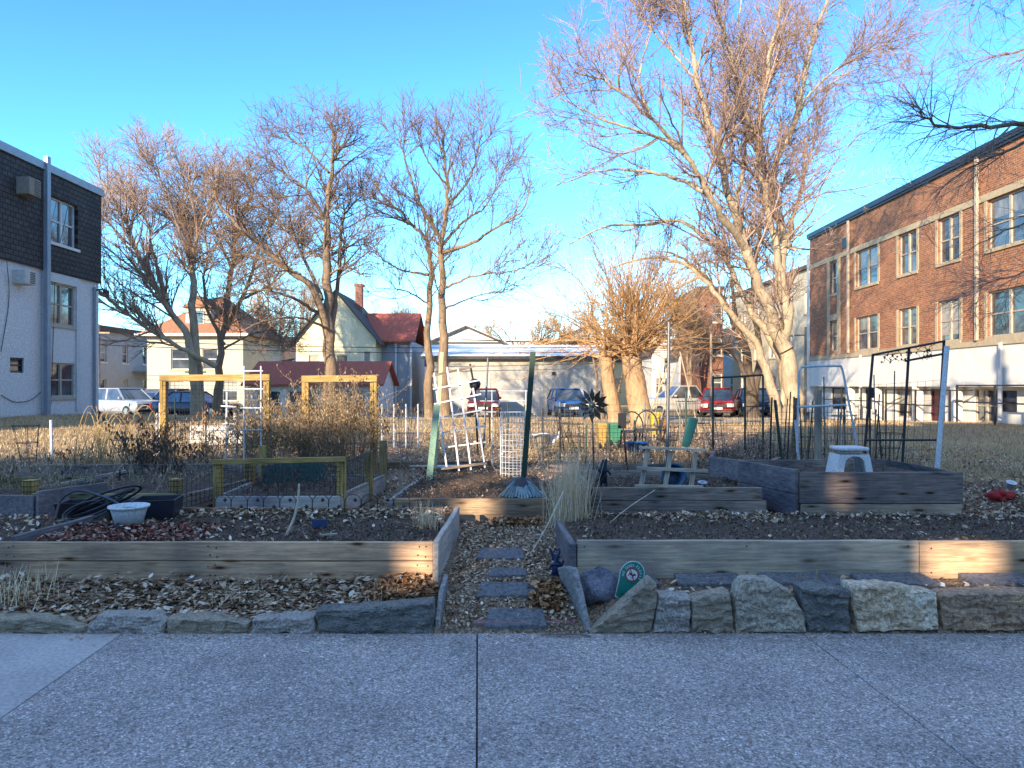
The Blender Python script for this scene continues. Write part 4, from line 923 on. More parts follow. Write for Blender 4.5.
# gold-framed wire planter
b = bedthing('planter with a golden timber frame and wire mesh sides, pale grey boards', -2.3, 7.8)
xa, xb, y0, y1 = -2.93, -1.70, 7.15, 8.75
board(b, (xa, y0), (xb, y0), .32, .505, wd_pale); board(b, (xb, y0), (-1.54, y1), .32, .53, wd_paleY); board(b, (xa, y0), (xa-.1, y1), .32, .5, wd_paleY); board(b, (xa-.1, y1), (-1.54, y1), .32, .52, wd_grey)
soil(b, ((xa+.03, y0+.03), (xb-.03, y0+.03), (-1.57, y1-.02), (xa-.06, y1-.02)), .46, amp=.03)
for x, y, h in ((xa, y0+.03, .83), (xb, y0+.03, .86), (-1.60, 8.05, .87), (-1.56, y1-.03, .94), (xa-.09, y1-.03, .88)):
    MB().box(x-.042, x+.042, y-.03, y+.03, .34, h).build('post', wd_gold, b, bevel=.004)
MB().bar((xa-.045, y0-.005, .845), (xb+.045, y0-.005, .875), .04, .05).build('rail', wd_goldX, b, bevel=.004)
mb = MB(); wiregrid(mb, (xa, y0-.012, .50), (xb, y0-.012, .50), (xb, y0-.012, .855), (xa, y0-.012, .83), 24, 7, .0022)
wiregrid(mb, (xb+.03, y0, .50), (-1.51, y1, .52), (-1.51, y1, .90), (xb+.03, y0, .85), 30, 8, .0026); mb.build('wire_mesh', m_wired, b)
mb = MB(); mb.prism([(xa+.12, 8.1, .5), (xa+.75, 8.35, .5), (xa+.75, 8.35, .78), (xa+.12, 8.1, .70)], (0, 0, 0), (0, .012, 0)); single(mb, 'teal_sheet', plain('dull_teal', (.03, .09, .085), .6), 'dull teal corrugated panel inside the gold-framed planter', 'panel')
# middle planter under the stake
b = bedthing('middle bed with a sunlit end and a mound of brown soil, below the lattice', -.4, 8)
board(b, (-1.17, 7.05), (.34, 7.05), .22, .50, wood('tan_old_board', (.42, .31, .20), (.24, .17, .11), 'X'), .05); board(b, (-1.18, 7.08), (-1.1, 8.95), .3, .49, wd_pale, .045); board(b, (.34, 7.08), (.30, 9.0), .26, .48, wd_grey)
MB().box(-1.215, -1.15, 7.0, 7.06, .26, .46).build('corner_post', wd_slate, b)
soil(b, ((-1.15, 7.08), (.32, 7.08), (.28, 9.2), (-1.1, 9.2)), .46, mat('brown_mulch', (.17, .105, .06), (.06, .04, .03), 16, .95, 1., .03, fine=50), .04, mound=.10)
# front-right bed
b = bedthing('long front bed right of the path, one high pale board of two lengths', 2.4, 6)
board(b, (.475, 5.25), (2.955, 5.25), .20, .475, wood('weathered_fir', (.66, .52, .38), (.44, .34, .24), 'X')); board(b, (2.962, 5.25), (5.6, 5.25), .20, .472, wd_fresh)
board(b, (.44, 5.22), (.40, 6.15), .18, .455, wd_slate, .05); MB().box(.465, .52, 5.28, 5.34, .18, .44).build('corner_post', wd_grey, b)
soil(b, ((.43, 5.27), (5.6, 5.27), (5.6, 7.06), (.5, 7.06)), .425, amp=.02, drop=.09)
# mid-right bed under the rack
b = bedthing('dark weathered bed of stacked boards under the wooden rack', 1.6, 7.7)
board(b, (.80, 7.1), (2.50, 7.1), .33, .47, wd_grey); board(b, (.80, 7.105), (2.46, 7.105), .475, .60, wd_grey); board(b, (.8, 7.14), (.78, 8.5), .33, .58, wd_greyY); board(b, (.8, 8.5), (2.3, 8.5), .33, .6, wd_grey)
soil(b, ((.82, 7.13), (2.5, 7.13), (2.4, 8.48), (.8, 8.48)), .52, amp=.03)
# small bed behind it
b = bedthing('small blue-grey bed between the rack and the tall bed', 2.4, 9.1)
board(b, (2.42, 8.75), (2.78, 8.1), .5, .74, wd_slate); board(b, (2.42, 8.78), (2.75, 9.8), .5, .72, wd_slate); board(b, (2.42+.36, 8.1), (3.3, 8.9), .45, .72, wd_grey); soil(b, ((2.45, 8.78), (2.80, 8.15), (3.2, 8.9), (2.8, 9.7)), .64)
# tall right bed
b = bedthing('tall right bed of dark boards on a pale bottom board, step stool on it', 3.5, 7.6)
board(b, (2.80, 7.0), (4.36, 7.0), .345, .455, wood('pale_bottom_board', (.46, .36, .25), (.3, .22, .16), 'X')); board(b, (2.79, 7.0), (4.37, 7.0), .462, .765, wood('dark_board', (.26, .21, .185), (.14, .11, .10), 'X'), .05)
board(b, (2.765, 6.99), (2.50, 7.9), .33, .545, wd_slate, .045); board(b, (2.765, 6.99), (2.50, 7.9), .552, .785, wd_slate, .045)
board(b, (2.5, 7.95), (4.25, 8.1), .4, .78, wd_grey); board(b, (4.36, 7.03), (4.27, 8.1), .4, .76, wd_greyY); soil(b, ((2.79, 7.03), (4.33, 7.03), (4.24, 8.07), (2.54, 7.9)), .70)
for (xx, yy, zz) in [(x_, 5.224, z_) for x_ in (-5.0, -3.66, -3.62, -2.2, -2.15, -.68, -.62) for z_ in (.225, .295, .365, .43)]+[(x_, 5.224, z_) for x_ in (.53, 1.7, 2.88, 3.04, 4.2) for z_ in (.25, .43)]: SCR.append((xx+random.uniform(-.01, .01), yy, zz+random.uniform(-.01, .01)))
for nm_, sel in (('long front bed left', lambda q: q[0] < 0), ('long front bed right', lambda q: q[0] > 0)):
    mb = MB()
    for q in SCR:
        if sel(q): mb.tube([(q[0], 5.2285, q[2]), (q[0], 5.2235, q[2])], .0055, 8)
    own = [o for o in bpy.data.objects if o.get('label', '').startswith(nm_)][0]; mb.build('screws', m_wired, own)
# low timbers further back
b = bedthing('low brown timbers edging the plot behind the middle bed', 0, 10.6, 'garden_edging', 'edging')
board(b, (-2.0, 10.2), (-.3, 10.35), .38, .52, wd_brown); board(b, (.5, 9.9), (2.3, 10.0), .38, .52, wd_grey)
b = bedthing('weathered grey timber edging left behind the golden arches', -5, 9.9, 'garden_edging', 'edging')
board(b, (-6.6, 9.4), (-3.4, 9.75), .38, .56, wd_grey); board(b, (-6.4, 8.5), (-5.0, 8.6), .36, .52, wd_olive)

# ---------------------------------------------------------------- border stones
from mathutils import noise as mn
def stone(name, outline, y0, th, m, label, seed, group='stone blocks edging the pavement', lean=0, amp=.022, cat='stone'):
    """a split block: its face outline in x,z with its own thickness; faces and edges broken by coherent noise"""
    O = np.array(outline, float); n = 120
    e = np.vstack([O, O[:1]]); sl_ = np.r_[0, np.cumsum(np.linalg.norm(np.diff(e, axis=0), axis=1))]; t = np.linspace(0, sl_[-1], n, endpoint=False)
    ring = np.stack([np.interp(t, sl_, e[:, 0]), np.interp(t, sl_, e[:, 1])], 1); c = ring.mean(0); V = []
    lv = [(-.0, s) for s in np.linspace(.02, .93, 13)]+[(.004, .97), (.018, 1.0), (th*.35, 1.01), (th*.7, 1.0), (th-.015, .98), (th, .9), (th, .02)]
    for dy, s in lv:
        for q0 in ring:
            q = c+(q0-c)*s; p = Vector((q[0]*1.0+seed*3.7, q[1], dy))
            f = mn.fractal(Vector((p.x*7, p.y*16, dy*6)), .9, 2.1, 4); g_ = mn.cell(Vector((p.x*11, p.y*30+mn.noise(p*9)*1.5, 3))); h_ = mn.fractal(p*22, 1., 2., 3)
            ed = mn.noise(Vector((q0[0]*14+seed, q0[1]*14, dy*9)))*.012 if s > .9 else 0
            d_ = (q0-c)/np.linalg.norm(q0-c)
            V.append((q[0]+d_[0]*ed, y0+dy+((f*amp+g_*amp*.45) if s < .98 and dy < .01 else 0)+h_*.004*(1-.5*(dy > .1)), q[1]+d_[1]*ed+(h_*.004 if dy > .01 else 0)))
    V = np.array(V); K = len(lv); a = np.arange(n*K).reshape(K, n); b_ = np.roll(a, -1, 1)
    Fc = [tuple(f) for f in np.stack([a[:-1], b_[:-1], b_[1:], a[1:]], -1).reshape(-1, 4)]+[tuple(a[0][::-1]), tuple(a[-1])]
    c3 = np.array((c[0], y0+th/2, O[:, 1].min())); o = mesh_obj(name, V-c3, Fc, m); o.location = Vector(c3)
    return tag(o, label, cat, group)
def rock(name, c1, c2, c3, sc=7, st=(1, 1, 1)):
    m, nt, b = _nt(name); v = mapping(nt, st)
    n = N(nt, 'ShaderNodeTexNoise', Scale=sc, Detail=10, Roughness=.7, Distortion=.8); nt.links.new(v, n.inputs['Vector'])
    n2 = N(nt, 'ShaderNodeTexNoise', Scale=sc*9, Detail=6, Roughness=.8); nt.links.new(v, n2.inputs['Vector'])
    c = ramp(nt, [(.3, c3), (.48, c2), (.66, c1)], n.outputs[0]); c = mul(nt, c, ramp(nt, [(.38, (.42,)*3), (.62, (1.5,)*3)], n2.outputs[0]))
    nt.links.new(c, b.inputs['Base Color']); b.inputs['Roughness'].default_value = .88
    mm = mul(nt, n.outputs[0], n2.outputs[0]); bump(nt, b, mm, 1.0, .03); MATS[name] = m; return m
k_grey = rock('grey_stone', (.56, .48, .41), (.42, .36, .31), (.28, .24, .21)); k_layer = rock('layered_stone', (.60, .46, .31), (.40, .32, .235), (.15, .12, .10), 6, (1.5, 1.5, 6))
k_dark = rock('dark_layered_stone', (.32, .29, .25), (.18, .17, .155), (.08, .08, .075), 7, (1, 1, 2.6)); k_pale = rock('pale_ochre_stone', (.84, .72, .58), (.62, .46, .30), (.38, .26, .17), 4)
k_oran = rock('orange_stone', (.58, .36, .20), (.42, .26, .16), (.24, .17, .13), 4); k_olive = rock('olive_stone', (.56, .47, .35), (.42, .35, .265), (.25, .205, .165), 5)
k_blue = rock('blue_boulder', (.26, .26, .30), (.18, .18, .22), (.10, .10, .125), 8)
ds = 4.68
def SX(px): return X(px, ds)
def SZ(py): return Z(py, ds)
def SO(pts): return [(SX(a), SZ(b)-.005) for a, b in pts]
bz = 637
for i, (pts, m, lab) in enumerate([
    ([(-95, 641), (-95, 619), (-20, 617), (45, 618), (86, 626), (86, 641)], k_layer, 'low layered stone at the far left of the row'),
    ([(89, 640), (89, 622), (96, 615), (150, 615), (166, 621), (166, 640)], k_grey, 'smooth grey stone with a raised rounded left corner'),
    ([(168, 640), (168, 618), (210, 617), (249, 622), (250, 640)], k_layer, 'cross-grained layered stone, third from the left'),
    ([(252, 639), (252, 618), (314, 616), (317, 639)], k_grey, 'short square grey stone beside the long dark one'),
    ([(319, 636), (316, 609), (360, 608), (433, 601), (434, 614), (433, 635)], k_dark, 'long dark stone with a chipped top edge, next to the path'),
    ([(586, 632), (612, 612), (650, 578), (656, 584), (657, 600), (651, 631)], k_layer, 'sloping wedge stone in front of the green sign'),
    ([(652, 631), (659, 594), (690, 596), (690, 631)], k_grey, 'small smooth grey stone right of the sloping wedge'),
    ([(692, 631), (691, 600), (708, 594), (729, 591), (734, 631)], k_layer, 'narrow brown layered stone between two grey ones'),
    ([(736, 631), (735, 596), (743, 579), (772, 579), (790, 590), (804, 612), (805, 631)], k_olive, 'tall olive grey stone with sloped shoulders'),
    ([(807, 630), (799, 586), (825, 585), (848, 590), (849, 630)], k_dark, 'squat dark grey stone left of the pale one'),
    ([(858, 630), (848, 583), (900, 585), (936, 592), (938, 628)], k_pale, 'pale ochre stone with white patches'),
    ([(943, 629), (940, 594), (985, 591), (1050, 592), (1050, 629)], k_oran, 'long orange brown stone at the right end'),
    ([(1053, 629), (1053, 590), (1120, 588), (1135, 600), (1136, 629)], k_grey, 'grey stone beyond the orange brown one')]):
    dy = (.0 if i > 4 else -.07*(5-i)/5)
    stone('border_stone', SO(pts), ds-.02+(-.17*(1-i/5)*0 if i < 5 else 0), .17 if i != 5 else .15, m, lab, 30+i)
# upright slate slabs flanking the path
mb = MB().prism([(-.50, 4.69, -.02), (-.485, 5.14, .02), (-.485, 5.14, .26), (-.50, 4.9, .20), (-.50, 4.69, .08)], (0, 0, 0), (.032, 0, 0)); single(mb, 'slate_slab', k_blue and rock('slate', (.38, .36, .34), (.28, .265, .255), (.18, .17, .165), 5), 'thin upright slab at the left side of the path entrance', 'stone slab', bevel=.006)
mb = MB().prism([P(567, 606, 5.2), P(557, 568, 5.2), P(565, 567, 5.0), P(572, 569, 4.85), P(578, 595, 4.74), P(586, 634, 4.67)], (0, 0, 0), (.04, .012, .008)); single(mb, 'slate_slab', MATS['slate'], 'thin slab leaning at the right side of the path entrance', 'stone slab', bevel=.008)
# blue-grey boulder behind the wedge stone
def blob(name, c, r, m, label, cat, seed, amp=.14, group=None):
    q = np.random.default_rng(seed); n, k = 28, 18; V = []
    ph = q.uniform(0, 6, 6)
    for j in range(k+1):
        th = pi*j/k
        for i in range(n):
            a = 2*pi*i/n; f = 1+amp*(math.sin(2*a+ph[0])*math.sin(2*th+ph[1])+.5*math.sin(5*a+ph[2])*math.sin(4*th+ph[3])+.3*math.sin(9*a+ph[4])*math.sin(7*th))
            V.append((r[0]*f*math.sin(th)*math.cos(a), r[1]*f*math.sin(th)*math.sin(a), r[2]*f*math.cos(th)))
    Fc = [(j*n+i, j*n+(i+1) % n, (j+1)*n+(i+1) % n, (j+1)*n+i) for j in range(k) for i in range(n)]
    V = np.array(V); V[:, 2] -= V[:, 2].min(); o = mesh_obj(name, V, Fc, m, None, True); o.location = Vector(c); return tag(o, label, cat, group)
blob('boulder', (.60, 4.97, .03), (.17, .11, .115), k_blue, 'rounded blue-grey boulder tucked behind the wedge stone', 'boulder', 5, .32)
# path slabs, brick edging, flagstones
SLABS = []
m_flag = rock('flagstone', (.20, .19, .195), (.15, .14, .145), (.10, .095, .10), 4)
for (px0, px1, py0, py1, lab) in ((486, 546, 606, 623, 'stepping stone nearest the pavement, squarest of the path'), (478, 536, 580, 593, 'second stepping stone of the path'), (489, 527, 566, 573, 'small stepping stone, third from the pavement'), (478, 524, 546, 556, 'farthest wide stepping stone of the path')):
    def yat(py):
        y = 5.
        for _ in range(60): y = .8*y+.2*(CZ-G(0, y)-.04)*F/(py-CY)
        return y
    ya, yb = yat(py1), yat(py0); q = [(X(px0-2, ya), ya), (X(px1+1, ya), ya), (X(px1-3, yb), yb), (X(px0+3, yb), yb)]
    SLABS.append((q[3][0], q[2][0], yb, ya)) if yb < ya else SLABS.append((q[3][0], q[2][0], ya, yb)); z = [G(0, p[1])+.028 for p in q]; mb = MB(); V = [(p[0], p[1], zz-.05) for p, zz in zip(q, z)]+[(p[0], p[1], zz) for p, zz in zip(q, z)]
    mb.add(V, [(3, 2, 1, 0), (4, 5, 6, 7), (0, 1, 5, 4), (1, 2, 6, 5), (2, 3, 7, 6), (3, 0, 4, 7)]); single(mb, 'stepping_stone', m_flag, lab, 'stepping stone', 'stepping stones of the garden path', bevel=.008)
m_rb = mat('old_red_brick', (.30, .16, .14), (.19, .11, .10), 9, .9)
for x0, x1, y0, lab in ((-.26, .10, 4.70, 'flat red brick at the path entrance, left one'), (.11, .42, 4.72, 'flat red brick at the path entrance, right one')):
    single(MB().box(x0, x1, y0, y0+.09, -.02, .055), 'edging_brick', m_rb, lab, 'brick', bevel=.008)
for x0, x1, y0, y1, lab in ((.66, 1.0, 5.0, 5.2, 'grey flagstone behind the small grey border stone'), (1.15, 1.62, 4.98, 5.2, 'grey flagstone behind the tall olive stone'), (1.75, 2.3, 5.0, 5.21, 'grey flagstone behind the dark squat stone'), (2.42, 2.95, 4.98, 5.2, 'grey flagstone behind the pale ochre stone'), (3.2, 3.75, 5.0, 5.2, 'flagstone behind the orange brown stone')):
    z = .235; mb = MB(); V = [(x0, y0, z-.06), (x1+.03, y0+.01, z-.06), (x1, y1, z-.04), (x0+.02, y1, z-.04), (x0, y0, z), (x1+.03, y0+.01, z-.004), (x1, y1, z+.02), (x0+.02, y1, z+.02)]
    mb.add(V, [(3, 2, 1, 0), (4, 5, 6, 7), (0, 1, 5, 4), (1, 2, 6, 5), (2, 3, 7, 6), (3, 0, 4, 7)]); single(mb, 'flagstone', m_flag, lab, 'flagstone', 'flagstones along the front-right bed', bevel=.008)

# ---------------------------------------------------------------- litter, chips, grass
def leaves(name, pos, size, m, label=None, cat=None, kind='stuff', curl=.35, flat=.45, seed=1, asp=.55, parent=None, group=None, hang=False):
    r = np.random.default_rng(seed); n = len(pos); s = r.uniform(size[0], size[1], n)
    a = r.uniform(0, 2*pi, n); tilt = np.abs(r.normal(0, flat, n)) if not hang else r.uniform(.9, 1.6, n)
    u = np.stack([np.cos(a)*np.cos(tilt), np.sin(a)*np.cos(tilt), np.sin(tilt)*(-1 if hang else 1)], 1)
    v0 = np.stack([-np.sin(a), np.cos(a), np.zeros(n)], 1); w = np.cross(u, v0)
    rl = r.normal(0, flat*1.2, n)[:, None]; v = v0*np.cos(rl)+w*np.sin(rl); w = np.cross(u, v)
    S_ = s[:, None]; as_ = (asp*r.uniform(.7, 1.3, n))[:, None]; cu = (curl*r.uniform(.2, 1.6, n))[:, None]
    pts = [(-1, 0, 0), (-.35, .75, .5), (.35, .7, .5), (1, 0, .15), (.35, -.7, .5), (-.35, -.75, .5)]
    V = np.stack([pos+S_*(x*u*.5+y*as_*v*.5+z*cu*w*.5) for x, y, z in pts], 1).reshape(-1, 3)
    b_ = np.arange(n)[:, None]*6; Fc = np.concatenate([b_+np.array([[0, 3, 2, 1]]), b_+np.array([[0, 5, 4, 3]])], 0)
    rn = r.random(n); rn = np.concatenate([rn, rn])
    o = mesh_obj(name, V, Fc, m, parent, False, rn)
    return tag(o, label, cat, group, kind)
lf_tan = rndmat('leaf_tan', [(0, (.15, .085, .05)), (.3, (.34, .21, .125)), (.65, (.52, .36, .24)), (.9, (.66, .51, .38)), (1, (.80, .70, .58))])
lf_red = rndmat('mulch_red', [(0, (.08, .025, .02)), (.4, (.20, .06, .045)), (.75, (.32, .14, .10)), (1, (.5, .4, .32))])
lf_dark = rndmat('leaf_dark', [(0, (.06, .04, .03)), (.5, (.13, .09, .065)), (.9, (.22, .155, .11)), (1, (.42, .34, .27))])
lf_rust = rndmat('leaf_rust', [(0, (.16, .07, .03)), (.5, (.34, .17, .08)), (1, (.55, .36, .2))])
lf_dry = rndmat('dry_leaf', [(0, (.15, .09, .05)), (.4, (.30, .19, .10)), (.8, (.46, .32, .17)), (1, (.60, .48, .3))])
def scat(n, x0, x1, y0, y1, dz=.015, seed=0, zf=None, clump=0):
    r = np.random.default_rng(seed); x = r.uniform(x0, x1, n); y = r.uniform(y0, y1, n)
    if clump:
        k = (np.sin(x*3.1+seed)*np.sin(y*4.3+seed*2)+r.normal(0, .4, n)) > clump-1; x, y = x[k], y[k]
    z = (zf(x, y) if zf else gz(x, y))+r.uniform(.0, dz, len(x)); return np.stack([x, y, z], 1)
p = np.concatenate([scat(7500, -4.6, -.53, 4.74, 5.22, .03, 1), scat(1300, .66, 4.6, 4.86, 5.22, .03, 2, clump=.9), scat(500, -4.6, -.53, 5.08, 5.22, .08, 3)])
leaves('leaf_litter', p, (.025, .075), lf_tan, seed=4, flat=.3)
px_ = scat(7500, -.46, .42, 4.70, 7.0, .02, 5); off_slab = lambda p: p[~np.any([(p[:, 0] > a) & (p[:, 0] < b_) & (p[:, 1] > c) & (p[:, 1] < d_) & (np.random.default_rng(9).random(len(p)) < .95) for a, b_, c, d_ in SLABS], axis=0)]
px_ = off_slab(px_)
leaves('path_chips', np.concatenate([px_, scat(5000, .34, 1.0, 6.9, 13, .02, 6)]), (.014, .045), lf_tan, seed=6)
leaves('fallen_leaves', np.concatenate([off_slab(scat(420, .12, .34, 4.85, 5.2, .05, 7)), scat(300, -.2, .32, 6.75, 7.0, .06, 8), scat(400, -.95, -.53, 4.95, 5.22, .08, 12)]), (.04, .08), lf_rust, seed=8)
RZ = lambda x, y: .43-.09*(y-5.27)/1.79
sz = lambda z: (lambda x, y: np.full_like(x, z))
leaves('bed_litter', np.concatenate([scat(620, -3.6, -1.6, 5.3, 6.6, .03, 13, sz(.445), .5), scat(160, -1.6, -.6, 5.3, 6.6, .02, 14, sz(.44), .9), scat(500, .5, 5.5, 5.3, 7.0, .02, 15, RZ, .6), scat(650, 1.2, 2.5, 6.4, 6.95, .05, 31, RZ, .9), scat(600, -5.3, -3.7, 5.3, 6.6, .03, 16, sz(.41)), scat(700, .5, 5.5, 6.65, 7.05, .05, 17, RZ), scat(700, -2.9, -.6, 6.35, 6.62, .05, 18, sz(.44))]), (.02, .065), lf_tan, seed=10)
leaves('red_mulch', scat(1900, -3.55, -2.35, 5.3, 5.95, .04, 19, sz(.44)), (.02, .055), lf_red, seed=11)
leaves('soil_crumbs', np.concatenate([scat(7000, -3.6, -.6, 5.3, 6.6, .02, 20, sz(.43)), scat(8000, .5, 5.5, 5.3, 7.05, .02, 21, RZ), scat(3500, -1.1, .3, 7.1, 9.1, .06, 22, sz(.50)), scat(2500, .85, 2.5, 7.15, 8.45, .02, 23, sz(.525))]), (.01, .035), lf_dark, seed=12, flat=.8)
leaves('garden_litter', np.concatenate([scat(15000, -8, 8.5, 7, 13, .03, 24), scat(5000, 4.4, 8, 5.2, 9, .03, 25), scat(6000, -2, 6.5, 12, 20, .03, 26)]), (.02, .07), lf_tan, seed=13)
leaves('dark_litter', np.concatenate([scat(9000, -8, 7.5, 6.9, 13, .03, 27), scat(3500, 4.4, 8, 5.2, 9, .04, 28)]), (.02, .06), lf_dark, seed=14)
leaves('pavement_debris', np.concatenate([scat(420, -4, 4.5, 4.52, 4.65, .002, 29, sz(.006)), scat(140, -4, 4.5, 4.2, 4.55, .002, 32, sz(.006)), scat(110, -3, 4, 1.8, 4.5, .002, 30, sz(.005))]), (.008, .03), lf_tan, seed=15, flat=.15)
# grass: short blades over the lawns
def blades(name, pos, h, w, m, lean=.35, seed=0, kind='stuff', parent=None, label=None, cat=None, group=None, K=3, droop=.0):
    r = np.random.default_rng(seed); n = len(pos); H = r.uniform(h[0], h[1], n); a = r.uniform(0, 2*pi, n); l = np.abs(r.normal(0, lean, n))
    d = np.stack([np.cos(a)*np.sin(l), np.sin(a)*np.sin(l), np.cos(l)], 1); sd = np.stack([-np.sin(a+.6), np.cos(a+.6), np.zeros(n)], 1)
    V = np.zeros((n, K, 2, 3)); p = pos.copy()
    for k in range(K):
        ww = w*(1-.85*k/(K-1)); V[:, k, 0] = p-sd*ww/2; V[:, k, 1] = p+sd*ww/2
        p = p+d*(H/(K-1))[:, None]; d = d+np.array([0, 0, -droop])+np.stack([np.cos(a), np.sin(a), np.zeros(n)], 1)*droop*.6; d /= np.linalg.norm(d, axis=1, keepdims=True)
    i = np.arange(n*K*2).reshape(n, K, 2); Fc = np.stack([i[:, :-1, 0], i[:, :-1, 1], i[:, 1:, 1], i[:, 1:, 0]], -1).reshape(-1, 4)
    o = mesh_obj(name, V.reshape(-1, 3), Fc, m, parent, False, np.repeat(r.random(n), K-1)); return tag(o, label, cat, group, kind)
gr_lawn = rndmat('lawn_blade', [(0, (.22, .15, .08)), (.4, (.44, .31, .175)), (.8, (.60, .45, .28)), (1, (.74, .61, .42))])
gr_straw = rndmat('straw', [(0, (.50, .34, .19)), (.4, (.76, .57, .36)), (1, (.92, .78, .58))])
def scat_far(n, x0, x1, y0, y1, seed):
    r = np.random.default_rng(seed); y = y0+(y1-y0)*r.random(n)**1.5; x = r.uniform(x0, x1, n)*1.0; return np.stack([x, y, gz(x, y)], 1)
blades('lawn_grass', np.concatenate([scat_far(42000, -17, -4, 11, 27, 1), scat_far(38000, 5.6, 15.6, 9.6, 28, 2), scat_far(9000, -4, 4.5, 17, 30, 3)]), (.03, .09), .012, gr_lawn, .7, 4, K=2)
# ---------------------------------------------------------------- dry plants
def stems(pos, h, r0, seed, bend=.12, K=7, lean=.15, n=4, kink=.1, rmin=.001):
    r = np.random.default_rng(seed); M = len(pos); d = np.stack([r.normal(0, lean, M), r.normal(0, lean, M), np.ones(M)], 1); d /= np.linalg.norm(d, axis=1, keepdims=True)
    L = r.uniform(h[0], h[1], M); out = np.zeros((M, K, 3)); out[:, 0] = pos; b = r.normal(0, bend, (M, 3)); b[:, 2] = -np.abs(b[:, 2])*.6
    for k in range(1, K):
        d = d+b+r.normal(0, kink, (M, 3)); d /= np.linalg.norm(d, axis=1, keepdims=True); out[:, k] = out[:, k-1]+d*(L/(K-1))[:, None]
    return out, np.maximum(r0*np.linspace(1, .3, K)[None]*r.uniform(.7, 1.3, (M, 1)), rmin)
def plant(name, label, cat, c, spread, ns, h, r0, nl, ls, ms, ml, seed, group=None, lean=.2, side=2, bend=.12, hang=True, lf_lo=.2, sub=None):
    r = np.random.default_rng(seed); c = np.array(c, float); root = thing(name, label, cat, c, group)
    pos = c+np.stack([r.uniform(-1, 1, ns)*spread[0], r.uniform(-1, 1, ns)*spread[1], np.zeros(ns)], 1); pos[:, 2] = c[2]-.02
    A, B = stems(pos, h, r0, seed+1, lean=lean, bend=bend); parts = [tubes(A, B, 4)]
    if side:
        C, D = grow(A, B, ns*side, (h[0]*.2, h[1]*.5), (20, 70), 5, 0.0, .2, .6, r0*.35, .2, 1, r); parts.append(tubes(C, D, 3)); A2 = C
    else: A2 = A
    V, Fc = merge(parts); rn = np.repeat(r.random(len(Fc)//6+1), 6)[:len(Fc)]; mesh_obj('stems', V, Fc, ms, root, False, rn)
    if nl:
        src = [A2] if side else [A]; src.append(A); q = src[0].reshape(-1, 3); q = q[q[:, 2] > c[2]+h[0]*lf_lo]
        i = r.integers(0, len(q), nl); leaves('foliage', q[i]+r.normal(0, .02, (nl, 3)), ls, ml, kind=None, curl=.9, hang=hang, seed=seed, parent=root, flat=.8, asp=.28)
    return root
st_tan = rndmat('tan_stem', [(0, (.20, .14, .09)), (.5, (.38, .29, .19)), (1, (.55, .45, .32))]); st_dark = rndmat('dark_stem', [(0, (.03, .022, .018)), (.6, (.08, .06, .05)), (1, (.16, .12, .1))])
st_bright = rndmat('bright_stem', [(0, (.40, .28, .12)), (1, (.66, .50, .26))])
# vines smothering the second golden arch
ARCH = 'golden timber trellis frames strung with mesh'
def arch(px0, px1, ptop, d, pbot, label, cross=True, tilt=0):
    x0, x1, zt_ = X(px0, d), X(px1, d), Z(ptop, d); t = thing('garden_trellis', label, 'trellis', ((x0+x1)/2, d, G((x0+x1)/2, d)), ARCH)
    for x in (x0, x1): MB().box(x-.045, x+.045, d-.045, d+.045, G(x, d)-.02, zt_-.046).build('post', wd_gold, t, bevel=.004)
    MB().bar((x0-.05, d, zt_), (x1+.05, d+tilt, zt_+.01), .09, .09).build('top_rail', wd_goldX, t, bevel=.004)
    mb = MB(); wiregrid(mb, (x0, d-.05, .65), (x1, d-.05, .65), (x1, d-.05, zt_-.05), (x0, d-.05, zt_-.05), int((x1-x0)/.06), int((zt_-.65)/.06), .0022); mb.build('wire_mesh', m_wired, t); return t
arch(164, 267, 378, 10.5, 465, 'golden timber trellis frame with bare mesh, left one')
arch(306, 374, 379, 9.8, 450, 'golden timber trellis frame smothered in dry brown vines')
plant('dry_vine', 'mass of dry brown vines covering the right golden trellis', 'vine', (-2.40, 9.75, .4), (.46, .16), 190, (.8, 1.42), .0045, 9000, (.018, .048), st_tan, lf_dry, 201, 'dead garden plants', .12, 7, lf_lo=.7)
plant('dry_vine', 'drooping dry vines between the two golden trellises', 'vine', (-3.3, 9.6, .4), (.34, .16), 100, (.6, 1.2), .0045, 4000, (.018, .048), st_tan, lf_dry, 205, 'dead garden plants', .16, 6, lf_lo=.6)
plant('dry_vine', 'dry curled vines hanging on the left golden trellis mesh', 'vine', (-4.55, 10.3, .4), (.36, .1), 22, (.4, .95), .005, 900, (.03, .07), st_tan, lf_rust, 209, 'dead garden plants', .16, 4)
# dark dead sunflower-like heaps at the left
for i, (x, y, sx, h, lab) in enumerate(((-5.0, 9.6, .24, (.5, 1.0), 'dark wilted plant with drooping black leaves, left of the golden trellis'), (-4.35, 9.2, .16, (.3, .7), 'smaller dark wilted plant at the foot of the left golden trellis'), (-5.9, 9.9, .3, (.3, .6), 'grey brown dead plant by the white stake'), (-6.2, 8.6, .5, (.3, .65), 'tangle of pale dry stalks at the left edge'), (-5.2, 8.2, .5, (.3, .6), 'low grey tangle behind the olive yellow board'))):
    plant('dead_plant', lab, 'plant', (x, y, G(x, y)+.02), (sx, .25), 28, h, .005, (1100, 500, 260, 420, 260)[i], (.025, .07), st_dark if i < 2 else st_tan, (lf_dark, lf_dark, lf_dry, lf_tan, lf_tan)[i], 220+i*7, 'dead garden plants', .3, 4)
